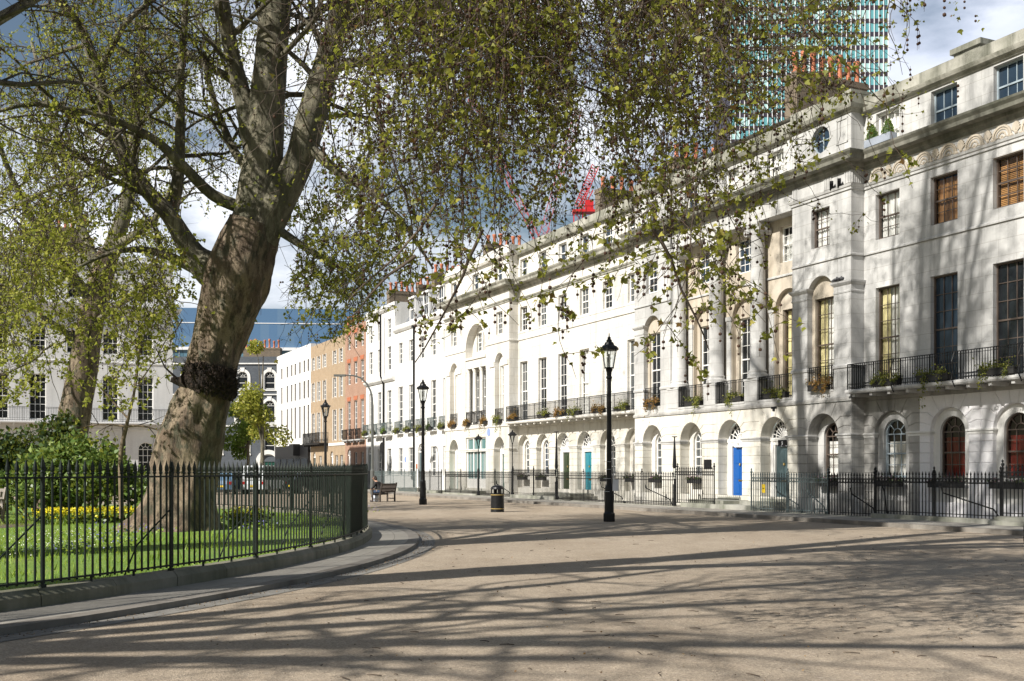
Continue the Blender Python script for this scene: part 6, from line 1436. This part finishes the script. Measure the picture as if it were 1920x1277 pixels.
# ---- second plane tree, further back at the left
S_ = thing('plane_tree', 'second plane tree rising behind the bushes at the left, leaning right', 'tree', (0,0,0)); T2 = Tree(23)
tr = [(112,960,86),(118,900,72),(128,840,62),(140,780,58),(150,720,54),(160,660,50),(170,600,46),(184,540,42),(205,470,38)]
P, R = world(tr, 41); trunk_mesh('trunk', P, R, 'bark_trunk', S_, 30, .2, .06, seed=9.)
OP2 = dict(OPT, leafn=13, lsize=.10, ballp=.4, dens=(2.4,3.2), tlen=(.6,1.8))
for q, st, ev in [([(200,490,34),(235,400,28),(250,300,22),(255,180,17),(270,40,12),(290,-120,8)], .2, .8), ([(178,570,24),(120,500,19,40),(70,430,15,39),(20,330,11,38),(-20,220,7,37)], .25, .8), ([(190,520,22),(150,420,17,42),(130,320,13,43),(90,200,9,44),(60,80,6,45)], .2, .8),
   ([(205,470,20),(270,430,15,40),(300,400,11,39.5),(330,330,7,39)], .2, .8), ([(160,650,14),(90,600,10,40),(30,560,7,39.5),(-40,540,4,39)], .2, .7), ([(170,610,12),(240,560,9,40),(290,540,6,39.6),(330,560,3,39)], .2, .7)]:
    P, R = world(q, 41); T2.limb(P, R, OP2, st, ev, (3,5))
def keep2(Q):
    px = 960+Q[:,0]/Q[:,1]*FPX; py = 880-(Q[:,2]-EYE)/Q[:,1]*FPX
    return (py < 760) & ((px < 345) | (py < 300)) & ~((np.abs(px-(205-.28*(py-470))) < 45) & (py > 520) & (Q[:,1] < 41.5) & (T2.g.random(len(Q)) < .85))
T2.clip(keep2); T2.build(S_, 'leaf_plane', 'kite', 'bark_limb', .019)
# ---- near plane tree standing left of the camera: its long limbs reach over the road and hang a curtain of twigs
N_ = thing('plane_tree', 'near plane tree whose drooping twigs and seed balls hang over the road and roofs', 'tree', (0,0,0)); T3 = Tree(37); g3 = T3.g
P = [(-10.2,10.8,.1),(-10.1,10.9,2),(-9.8,11,5),(-9.4,11,8),(-9.0,11.2,11)]; trunk_mesh('trunk', P, [1.0,.75,.68,.62,.5], 'bark_trunk', N_, 30, .2, .06, seed=4., lobes=.2)
OP3 = dict(OPT, leafn=8, lsize=.10, ballp=.3, tlen=(.5,1.2), dens=(1.5,2.0), trop=(.0,-.03))
over = [[(-9.4,11,7.6),(-7,10.8,10),(-4.2,10.7,11),(-1,11,11),(2,11.4,10.4),(4.2,12.2,9.6),(5.6,12.8,8.9)], [(-9.2,11.1,9.5),(-6.5,12.5,12),(-3,14,12.8),(.5,14.8,12.2),(3.6,15.3,11.2),(6,15.6,10.2)], [(-9.2,11,9),(-7.4,12.6,11.4),(-5.4,14.6,12.4),(-3.6,16.6,12.8),(-2,18,12.4)]]
for q in over: T3.limb(q, np.linspace(.34,.05,len(q)), OP3, 9, None)
up = [[(-9,11.2,10.5),(-8.5,11,15),(-8,10.5,20),(-7.5,10,25)], [(-9,11.2,11),(-7,14,16),(-5,16.5,20),(-3.5,18.5,23)], [(-8.6,11,14),(-5,9.5,18),(-2,8.5,21)], [(-8.5,11,15),(-5.5,13,20),(-2.5,14.8,24),(0,16,27)], [(-8,10.5,20),(-5,11.5,24),(-2.5,12.5,27)]]
OPU = dict(OP3, leafn=12, dens=(2.0,2.6))
for q in up: T3.limb(q, np.linspace(.34,.06,len(q)), OPU, .3, .8, (3,5))
T3.clip(lambda Q: (Q[:,2]-EYE)/np.maximum(Q[:,1], .5)*FPX > 920)
n_up = sum(len(q) for q in T3.leaf)
# curtain: (x px at its foot, lowest y px) outline read as metres at each strand's own depth
env_x = [520,600,650,700,745,800,850,900,950,1000,1050,1075,1095,1125,1150,1200,1250,1300,1345,1400,1450,1500,1545,1590,1640,1690,1720]
env_y = [250,420,540,590,560,600,590,600,520,480,520,560,330,300,360,440,560,520,470,330,300,300,330,200,170,130,60]
den_x = [520,600,640,700,760,820,880,950,1040,1080,1100,1130,1160,1210,1260,1350,1450,1550,1650,1690,1720]; den_y = [.10,.20,.40,.60,.75,.95,1.25,1.25,1.0,.40,.10,.14,.60,.95,1,.95,.75,.75,.5,.2,.0]
def strand(x, y0, zt, zb, leafn=14, size=.066, ballp=2.6, r=.008):
    L_ = max(.3, zt-zb); P, R = grow(g3, (x, y0, zt), (g3.normal(0,.45), g3.normal(0,.45), -1), L_*1.22, r, .0025, .25, -.20, .13); T3.tw.append((P, R))
    for i in range(1, len(P)-1):
        for _ in range(g3.poisson(.27)):
            a = g3.random()*2*PI; T3.twig(P[i], (math.cos(a), math.sin(a), g3.uniform(-.7,.25)), g3.uniform(.10,.5), .0042, leafn*2.4, size, ballp, .24)
        if g3.random() < .035 and len(P)-i > 4:
            a = g3.random()*2*PI; Pf, Rf = grow(g3, P[i], (math.cos(a), math.sin(a), -.3), (len(P)-i)*.13*g3.uniform(.5,1), .006, .0025, .25, -.17, .13); T3.tw.append((Pf, Rf))
            for k_ in range(2, len(Pf)):
                if g3.random() < .35: T3.twig(Pf[k_], (g3.normal(), g3.normal(), -.4), g3.uniform(.1,.35), .004, leafn*2.4, size, ballp, .24)
    for _ in range(g3.poisson(leafn*L_*.55)):
        i = g3.integers(1, len(P)); T3.leaf.append((P[i]+g3.normal(0,.03,3))[None]); T3.lsz.append(np.array([g3.uniform(.6,1.2)*size]))
    for _ in range(g3.poisson(ballp*L_*.6)):
        i = g3.integers(1, len(P)); q = P[i]+g3.normal(0,.02,3); k = g3.integers(1, 4)
        for j in range(k): T3.balls.append(q-[0,0,.04+.055*j])
        T3.tw.append((np.array([q, q-[0,0,.03], q-[.003,0,.055*k+.01]]), np.array([.0022,.002,.0015])))
ncl = 0
while ncl < 74:                                             # strands hang in tufts from shared branchlets
    px = g3.uniform(520, 1720); wd = np.interp(px, den_x, den_y)
    if g3.random()*1.3 > wd: continue
    d0 = g3.uniform(8.6, 15.5); e = np.interp(px, env_x, env_y); f0 = e-abs(g3.normal(0, 1))*230-10; ncl += 1
    if g3.random() < .2: f0 = e-g3.random()*40
    for _ in range(g3.integers(4, 11)):
        q = px+g3.normal(0, 15)*10/d0; d = d0+g3.normal(0, .25); foot = min(f0-abs(g3.normal(0, 70)), np.interp(q, env_x, env_y)); zb = EYE+(880-foot)/FPX*d; zt = EYE+(880+20)/FPX*d+g3.uniform(.3,1.4)
        if zb > zt-.4: zb = zt-g3.uniform(.5,1.2)
        strand((q-960)/FPX*d, d, zt, zb, leafn=10 if px > 760 else 7.5, size=.047, ballp=2.0 if px > 640 else 1.2)
for _ in range(20):                                           # the heaviest part of the curtain, left of the gap
    px = g3.uniform(830, 1066); d0 = g3.uniform(10, 15.5); f0 = np.interp(px, env_x, env_y)-g3.uniform(0, 190)
    for _k in range(g3.integers(3, 7)):
        q = px+g3.normal(0, 11); d = d0+g3.normal(0, .25); strand((q-960)/FPX*d, d, EYE+(880+20)/FPX*d+g3.uniform(.3,1), EYE+(880-f0+abs(g3.normal(0,60)))/FPX*d, 10, .047, 2.2)
# the long low sprays that hang in front of the columns and of the far houses
for px, py0, py1, d, n_ in ((1238,330,690,9.6,3),(1275,380,640,9.4,3),(1310,420,600,9.2,4),(1330,500,610,9.3,2),(1205,300,480,9.8,2),(1145,400,470,10,1),(1010,420,705,10.2,1),(1085,560,700,10.5,1),(720,420,640,10.6,2),(760,440,600,9.5,3),(845,430,640,9.4,3),(880,430,610,9.6,3),(930,430,540,9.9,2),(690,380,590,11,3),(650,340,560,11.5,3),(570,430,620,12,2),(545,470,600,12.5,2)):
    for _ in range(n_):
        q = px+g3.normal(0,9); dd = d+g3.normal(0,.15); strand((q-960)/FPX*dd, dd, EYE+(880-py0)/FPX*dd+.4, EYE+(880-py1-g3.normal(0,14))/FPX*dd, 17, .052, 3.6, .006)
# carrying branches above, from the limbs out to the strands
for _ in range(90):
    q = over[g3.integers(0, 2)]; P, R = resample(q, np.linspace(.3,.05,len(q)), .3); i = g3.integers(int(len(P)*.25), len(P)-1); T3.br.append(grow(g3, P[i], (g3.uniform(.2,1), g3.normal(0,.8), -.15), g3.uniform(1.6,3.4), .05, .012, .14, -.05))
# dark branchlets showing inside the curtain
for px, py, d, ang, L_ in ((840,-20,11,.1,2.4),(880,250,11.4,-.25,1.6),(930,60,12,.3,2.2),(1000,120,12.5,.9,1.9),(1040,40,13,.8,1.6),(1210,-20,10.6,-.1,1.6),(1225,430,9.5,.5,1.2),(905,430,10.2,-.5,1.4),(820,380,10,-.3,1.3),(1350,-10,12,.5,1.6),(1500,20,12.4,.6,1.5),(700,200,12,.2,1.9),(1155,150,11,.15,1.4),(780,480,9.6,-.7,.9)):
    p = at(px, py, d); P, R = grow(g3, p, (math.sin(ang), g3.normal(0,.2), -math.cos(ang)), L_, .020, .006, .12, -.03, .15); T3.tw.append((P, R))
def keep3(Q):
    px = 960+Q[:,0]/np.maximum(Q[:,1], .5)*FPX; py = 880-(Q[:,2]-EYE)/np.maximum(Q[:,1], .5)*FPX; r_ = g3.random(len(Q)); vw = (py > -30) & (Q[:,1] > 1)
    return ~(vw & (((px < 600) & (r_ < .95)) | ((px < 670) & (r_ < .45)) | ((np.abs(px-1108) < 24) & (py < 420) & (r_ < .7))))
T3.clip(keep3)
leaf_all = np.concatenate(T3.leaf); sz_all = np.concatenate(T3.lsz); high = leaf_all[:,2] > EYE+.45*leaf_all[:,1]+.6
T3.leaf = []
def inview(Q): return (Q[:,1] > 1) & (Q[:,0]/np.maximum(Q[:,1], .1)*FPX+960 > 1735) & (880-(Q[:,2]-EYE)/np.maximum(Q[:,1], .1)*FPX > -20) & (Q[:,0]/np.maximum(Q[:,1], .1)*FPX < 1000)
T3.br = [q for q in T3.br if not inview(q[0]).any()]; T3.tw = [q for q in T3.tw if not inview(q[0]).any()]
tube_mesh('limbs', T3.limbs, 12, 'bark_limb', N_); tube_mesh('branches', T3.br, 6, 'bark_dark', N_); tube_mesh('twigs', T3.tw, 3, 'twig', N_)
leaf_mesh('crown', leaf_all, sz_all, 'leaf_near', 'maple', N_, .4); ball_mesh('seed_balls', np.array(T3.balls), g3.uniform(.7,1.15,len(T3.balls))*.0165, 'seed', N_)
# ---- another plane tree of the garden, out of the picture at the left: it throws branch shadows on the road
def shade_tree(label, base, seed):
    r = thing('plane_tree', label, 'tree', base); t = Tree(seed); g = t.g; o = dict(OPT, leafn=2.5, lsize=.11, ballp=.0, dens=(1.4,1.7), tlen=(.6,1.5))
    P = [(0,0,0),(.1,0,2.5),(.3,.1,5.5),(.5,.2,8.5)]; trunk_mesh('trunk', P, [.95,.7,.6,.5], 'bark_trunk', r, 24, .25, .06, seed=seed*1., lobes=.2)
    for k in range(8):
        a = -2.3+3.0*k/7+g.uniform(-.15,.15); h0 = g.uniform(5.5,8.5); el = g.uniform(.35,1.5); L_ = g.uniform(8,14); d = np.array([math.cos(a), math.sin(a), el]); d /= np.linalg.norm(d); p0 = np.array([.4,.15,h0]); pts = [p0+d*L_*s+np.array([0,0,1.2*s*(1-s)*2])+g.normal(0,.35,3)*s for s in (0,.3,.6,.85,1)]; t.limb(pts, np.linspace(.24,.04,5), o, .25, .75, (2.5,4.5))
    t.clip(lambda Q: (((Q[:,0]+base[0])/np.maximum(Q[:,1]+base[1], .1) < -.50) | (Q[:,1]+base[1] < 2) | ((Q[:,2]-EYE)/np.maximum(Q[:,1]+base[1], .1) > .46)))
    t.limbs = [q for q in t.limbs]; t.build(r, 'leaf_plane', 'kite', 'bark_limb'); return r
shade_tree('plane tree out of view at the left, casting branch shadows across the near road', (-14.6, 3.6, .1), 51)
# ---- a tall plane tree just outside the left edge: its twigs fill the upper left, its shadow dapples the terrace
Q_ = thing('plane_tree', 'plane tree just outside the left edge, its fine yellow-green twigs filling the upper left', 'tree', (0,0,0)); T6 = Tree(97); g6 = T6.g
b6 = np.array([-11.2, 17.4, .2]); P = [b6, b6+[.1,.1,3], b6+[.4,.3,7], b6+[.8,.6,11], b6+[1.2,.9,14]]; trunk_mesh('trunk', P, [1.05,.8,.72,.62,.45], 'bark_trunk', Q_, 30, .2, .06, seed=12., lobes=.2)
OP6 = dict(OPT, leafn=4.6, lsize=.08, ballp=.3, dens=(2.0,2.6), tlen=(.5,1.4))
for tip, h0, rr in [((-5,21,32),13.5,.3),((-2,22.5,29.5),13.5,.3),((0,24.8,27),13,.28),((-3,19.6,31),13.5,.28),((1.5,23,25),12.5,.28),((-7,19.5,34),13.8,.3),((2,26,23),12,.26),((-4.5,21,27),13,.34),((-1,23,23.5),11,.32),((-7,18,31),13.5,.34),((-9,22,28),12,.3),((-3,18,26),12,.3),((-6,15,25),12,.28),((1,20.5,21),10,.28),((-13,24,20),9,.26),((-11,27,16),8,.24),((-6,24,15.5),8.5,.24),((-9,22,11.5),6.5,.2),((-15,22,14),7.5,.2),((-7.5,20.5,17),10,.2),((-3.5,24.5,20),12,.26),((-12,21,24),12,.26)]:
    p0 = b6+np.array([.5,.4,h0]); tip = np.array(tip, float); v = tip-p0; L_ = np.linalg.norm(v); T6.limb([p0+v*s+np.array([0,0,.10*L_])*4*s*(1-s)+g6.normal(0,.3,3)*s*(1-s)*3 for s in (0,.25,.5,.75,1)], np.linspace(rr,.05,5), OP6, .3, .85, (2.4,4.2))
def keep6(Q):
    px = 960+Q[:,0]/Q[:,1]*FPX; py = 880-(Q[:,2]-EYE)/Q[:,1]*FPX
    k = (py < np.where(px < 300, 640., np.where(px < 480, 420., 200.)))
    k &= ~((np.abs(px-500) < 150) & (py > -20) & (g6.random(len(Q)) < .9)); k &= ~((px > 640) & (py > -60)); return k
T6.clip(keep6)
T6.limbs = [q for q in T6.limbs]; T6.br = [q for q in T6.br if keep6(q[0].mean(0)[None])[0]]
T6.build(Q_, 'leaf_plane', 'kite', 'bark_limb')
print('leaves', [sum(map(len, t.leaf)) for t in (T1, T2, T6)], len(leaf_all), 'twigs', [len(t.tw) for t in (T1, T2, T3, T6)])
# ---- sapling
sp = thing('sapling', 'thin crooked sapling with sparse yellow-green leaves beside the laurel bush', 'tree', (0,0,0)); T5 = Tree(71); ZS_ = 30.5
P, R = world([(228,972,9),(227,920,9),(226,880,9),(224,850,8),(230,825,8),(237,805,8),(236,792,6),(248,760,5),(258,700,4),(262,640,3)], ZS_); T5.limb(P, R, dict(OPT, leafn=9, lsize=.12, ballp=0, dens=(2,2), tlen=(.3,.7)), .75, .5, (.7,1.5))
for q in ([(236,800,5),(262,792,4),(300,808,2)], [(236,800,4),(205,790,3),(160,800,2)], [(240,785,4),(200,740,3),(165,700,2)], [(258,720,3),(290,680,2),(310,640,1)]): P, R = world(q, ZS_); T5.limb(P, np.maximum(R, .012), dict(OPT, leafn=10, lsize=.12, ballp=0, dens=(2,2), tlen=(.3,.7)), .3, .35, (.5,1.1))
T5.build(sp, 'leaf_plane', 'kite', 'stem')
# ---- street trees beyond the square
def leafy(name, label, base, H, rx, rz, n, mat, size, seed, cat='tree', lobes=9, zc=.62, trunk_r=.14):
    g = np.random.default_rng(seed); r = thing(name, label, cat, base); m = MB()
    br = [(np.array([(0,0,0),(.05,0,H*.25),(.0,.08,H*.5),(.1,0,H*.8)]), np.array([trunk_r*1.3,trunk_r,trunk_r*.7,.03]))]; cs_ = []
    for k in range(lobes):
        a = g.random()*2*PI; q = np.sqrt(g.random()); c = np.array([rx*.72*q*math.cos(a), rx*.72*q*math.sin(a), H*zc+rz*g.uniform(-.8,.85)]); cs_.append((c, g.uniform(.28,.5)*rx))
        br.append((np.array([(0,0,H*g.uniform(.25,.5)), c*[.5,.5,.9], c]), np.array([trunk_r*.45,.03,.012])))
    tube_mesh('trunk', br, 7, 'bark_dark', r); Pn = []
    for c, q in cs_:
        k = n//lobes; d = g.normal(size=(k,3)); d /= np.linalg.norm(d, axis=1)[:,None]; Pn.append(c+d*(q*g.uniform(.35,1.05,k)**.6)[:,None]*[1,1,.85])
    leaf_mesh('crown', np.concatenate(Pn), g.uniform(.6,1.3,sum(len(q) for q in Pn))*size, mat, 'kite', r, .2); return r
leafy('street_tree', 'small bright green street tree at the end of the street', (-20.3, 84, 0), 7.6, 2.3, 2.3, 3400, 'leaf_street', .22, 5)
leafy('street_tree', 'taller yellow-green street tree just right of the big trunk', (-18.3, 80, 0), 12.5, 1.9, 4.6, 3000, 'leaf_plane', .22, 6)
# ---- shrubs of the garden
def shrub(name, label, c, rad, n, mat, size, seed, lumps=14, shape='kite', cat='shrub', droop=.1):
    g = np.random.default_rng(seed); r = thing(name, label, cat, c); rx, ry, rz = rad; Pn = []; Nn = []; st = []
    for k in range(lumps):
        a = g.random()*2*PI; q = np.sqrt(g.random())*.75; lc = np.array([rx*q*math.cos(a), ry*q*math.sin(a), rz*g.uniform(.35,.95)*(1-.45*q*q)]); lr = g.uniform(.28,.42)*min(rx, rz*1.3); kk = n//lumps
        d = g.normal(size=(kk,3)); d[:,2] = np.abs(d[:,2])*.9-.3; d /= np.linalg.norm(d, axis=1)[:,None]; Pn.append(lc+d*(lr*g.uniform(.6,1.08,kk))[:,None]); Nn.append(d); st.append((np.array([(lc[0]*.2, lc[1]*.2, 0), lc*[.6,.6,.5], lc]), np.array([.03,.02,.008])))
    Q = np.concatenate(Pn); D = np.concatenate(Nn); k = Q[:,2] > .02; Q = Q[k]; D = D[k]
    leaf_mesh('foliage', Q, g.uniform(.6,1.25,len(Q))*size, mat, shape, r, droop, axis=D*.8+g.normal(0,.6,D.shape)+[0,0,-droop], nbias=None); tube_mesh('stem', st, 5, 'stem', r); return r
shrub('laurel_bush', 'large light green bush behind the railing at the left, topmost leaves catching the sun', (-12.6, 32.6, .2), (1.9,1.4,2.05), 6000, 'leaf_laurel', .17, 81, 26)
shrub('laurel_bush', 'smaller light green bush overhanging the garden bench', (-13.9, 31.9, .2), (1.2,1.0,1.5), 1900, 'leaf_laurel', .16, 82, 12)
shrub('evergreen_bush', 'dark evergreen bush at the left edge behind the laurel', (-17.0, 36.0, .2), (1.8,1.3,3.1), 4200, 'leaf_dark', .16, 83, 24)
shrub('evergreen_bush', 'dark feathery evergreen between the left edge and the second plane trunk', (-14.9, 36.5, .2), (1.2,1.1,3.3), 2600, 'leaf_dark', .16, 84, 18)
shrub('evergreen_bush', 'dark green bush filling the gap between the laurel and the great trunk', (-10.9, 33.8, .2), (1.4,1.0,1.35), 2200, 'leaf_dark', .15, 85, 14)
shrub('evergreen_bush', 'low leafy bush just left of the great trunk, behind the yellow flowers', (-10.3, 31.8, .2), (.9,.7,1.25), 1100, 'leaf_laurel', .13, 86, 9)
shrub('evergreen_bush', 'dark hedge-like bush far left behind the bench', (-18.0, 33.0, .2), (1.6,1.2,1.6), 1900, 'leaf_dark', .15, 87, 14)
# ---- flowers and grass: uncountable, one object each
def flowers(name, label, spots, n, mat, size, h, seed, gm='leaf_laurel'):
    g = np.random.default_rng(seed); Q = []
    for (x, y, sx, sy, w_) in spots: k = int(n*w_); Q.append(np.stack([g.normal(x, sx, k), g.normal(y, sy, k), .2+h*g.uniform(.35,1.0,k)], 1))
    Q = np.concatenate(Q); o = leaf_mesh(name, Q, g.uniform(.7,1.2,len(Q))*size, mat, 'kite', None, -.4); tag(o, label, 'flowers', None, 'stuff')
    o2 = leaf_mesh(name+'_leaves', Q*[1,1,.0]+np.stack([g.normal(0,.06,len(Q)), g.normal(0,.06,len(Q)), .2+h*g.uniform(0,.6,len(Q))], 1), size*1.6, gm, 'kite', None, -.8); tag(o2, 'green leaves under the '+label, 'flowers', None, 'stuff')
flowers('yellow_flowers', 'bright yellow flower bed along the bushes, left of the great trunk', [(-12.55,30.0,.30,.22,.3),(-11.9,30.6,.22,.2,.25),(-11.3,31.0,.16,.2,.2),(-10.7,31.2,.25,.2,.2),(-12.2,30.2,.7,.35,.05)], 1900, 'leaf_yellow', .075, .42, 91)
flowers('yellow_flowers', 'small clump of yellow flowers just right of the great trunk', [(-7.25,28.9,.16,.12,.6),(-6.9,29.3,.2,.12,.4)], 420, 'leaf_yellow', .07, .5, 92)
flowers('bluebells', 'scattered bluebells in the grass before the great trunk', [(-7.9,21.5,.5,.6,.2),(-8.4,24.6,.4,.5,.2),(-7.6,19.4,.4,.4,.15),(-6.2,26.8,.3,.4,.2),(-5.6,38,.5,.6,.15),(-9.6,26,.5,.4,.1)], 330, 'leaf_violet', .045, .26, 93, 'grass_blade')
flowers('daisies', 'white daisies dotting the grass at the left edge', [(-8.6,20.3,.5,1.0,.4),(-9.6,22.5,.6,1.2,.35),(-10.2,25,.6,.8,.25)], 700, 'leaf_daisy', .03, .10, 94, 'grass_blade')
n = 90000; a = nrg.uniform(-1.35, .75, n); rr = 24.93*np.sqrt(nrg.uniform(.12, 1, n)); Q = np.stack([GC.x+rr*np.cos(a), GC.y+rr*np.sin(a), np.full(n, .195)], 1)
vis = (Q[:,0]/Q[:,1] > -.52) & (Q[:,1] > 8) & (Q[:,1] < 44); Q = Q[vis]; pn = np.array([noise.noise(Vector((q[0]*.55, q[1]*.55, 3)))+.5*noise.noise(Vector((q[0]*1.9, q[1]*1.9, 8))) for q in Q]); k = nrg.random(len(Q)) < np.clip(.75+1.1*pn, .12, 1); Q = Q[k]; pn = pn[k]; ed = 24.93-np.hypot(Q[:,0]-GC.x, Q[:,1]-GC.y)
hgt = nrg.uniform(.035,.085,len(Q))*(1+.9*(nrg.random(len(Q)) < .07))*(1+.6*np.exp(-ed/.25))*(1+.9*np.clip(pn, -.4, .8)); ax = nrg.normal(0,.35,(len(Q),3)); ax[:,2] = 1
o = leaf_mesh('grass', Q, hgt*1.15, 'grass_blade', 'blade', None, 0, axis=ax); tag(o, 'short bright green grass of the garden lawn', 'grass', None, 'stuff')
# ---- litter on the road: dead leaves, twigs, seed balls
n = 1300; Y = 7.5+nrg.random(n)**1.5*34; X = Y*nrg.uniform(-.30,.52,n); k = (np.hypot(X-GC.x, Y-GC.y) > 26.4); Q = np.stack([X, Y, np.full(n, .012)], 1)[k]
th = 2*PI*np.linspace(0,1,1500); m2 = 1300; aa = nrg.uniform(-.95,.35,m2); r2 = 26.45+np.abs(nrg.normal(0,.16,m2)); Q2 = np.stack([GC.x+r2*np.cos(aa), GC.y+r2*np.sin(aa), np.full(m2,.016)], 1); Q = np.concatenate([Q, Q2])
ax = nrg.normal(size=(len(Q),3)); ax[:,2] *= .12; o = leaf_mesh('fallen_leaves', Q, nrg.uniform(.010,.032,len(Q)), 'leaf_litter', 'kite', None, 0, axis=ax, nbias=np.array([0,0,1.])); tag(o, 'brown leaf scraps scattered over the gravel road', 'leaves', None, 'stuff')
tw = []
for _ in range(170):
    y = 7.5+rnd.random()**1.6*22; x = y*rnd.uniform(-.2,.5)
    if math.hypot(x-GC.x, y-GC.y) < 26.5: continue
    a = rnd.random()*PI; l_ = rnd.uniform(.03,.16); tw.append((np.array([(x,y,.012),(x+l_*math.cos(a)*.5+rnd.gauss(0,.01),y+l_*math.sin(a)*.5,.016),(x+l_*math.cos(a),y+l_*math.sin(a),.012)]), np.array([.005,.005,.003])))
o = tube_mesh('fallen_twigs', tw, 4, 'twig'); tag(o, 'broken twigs lying on the gravel road', 'twigs', None, 'stuff')
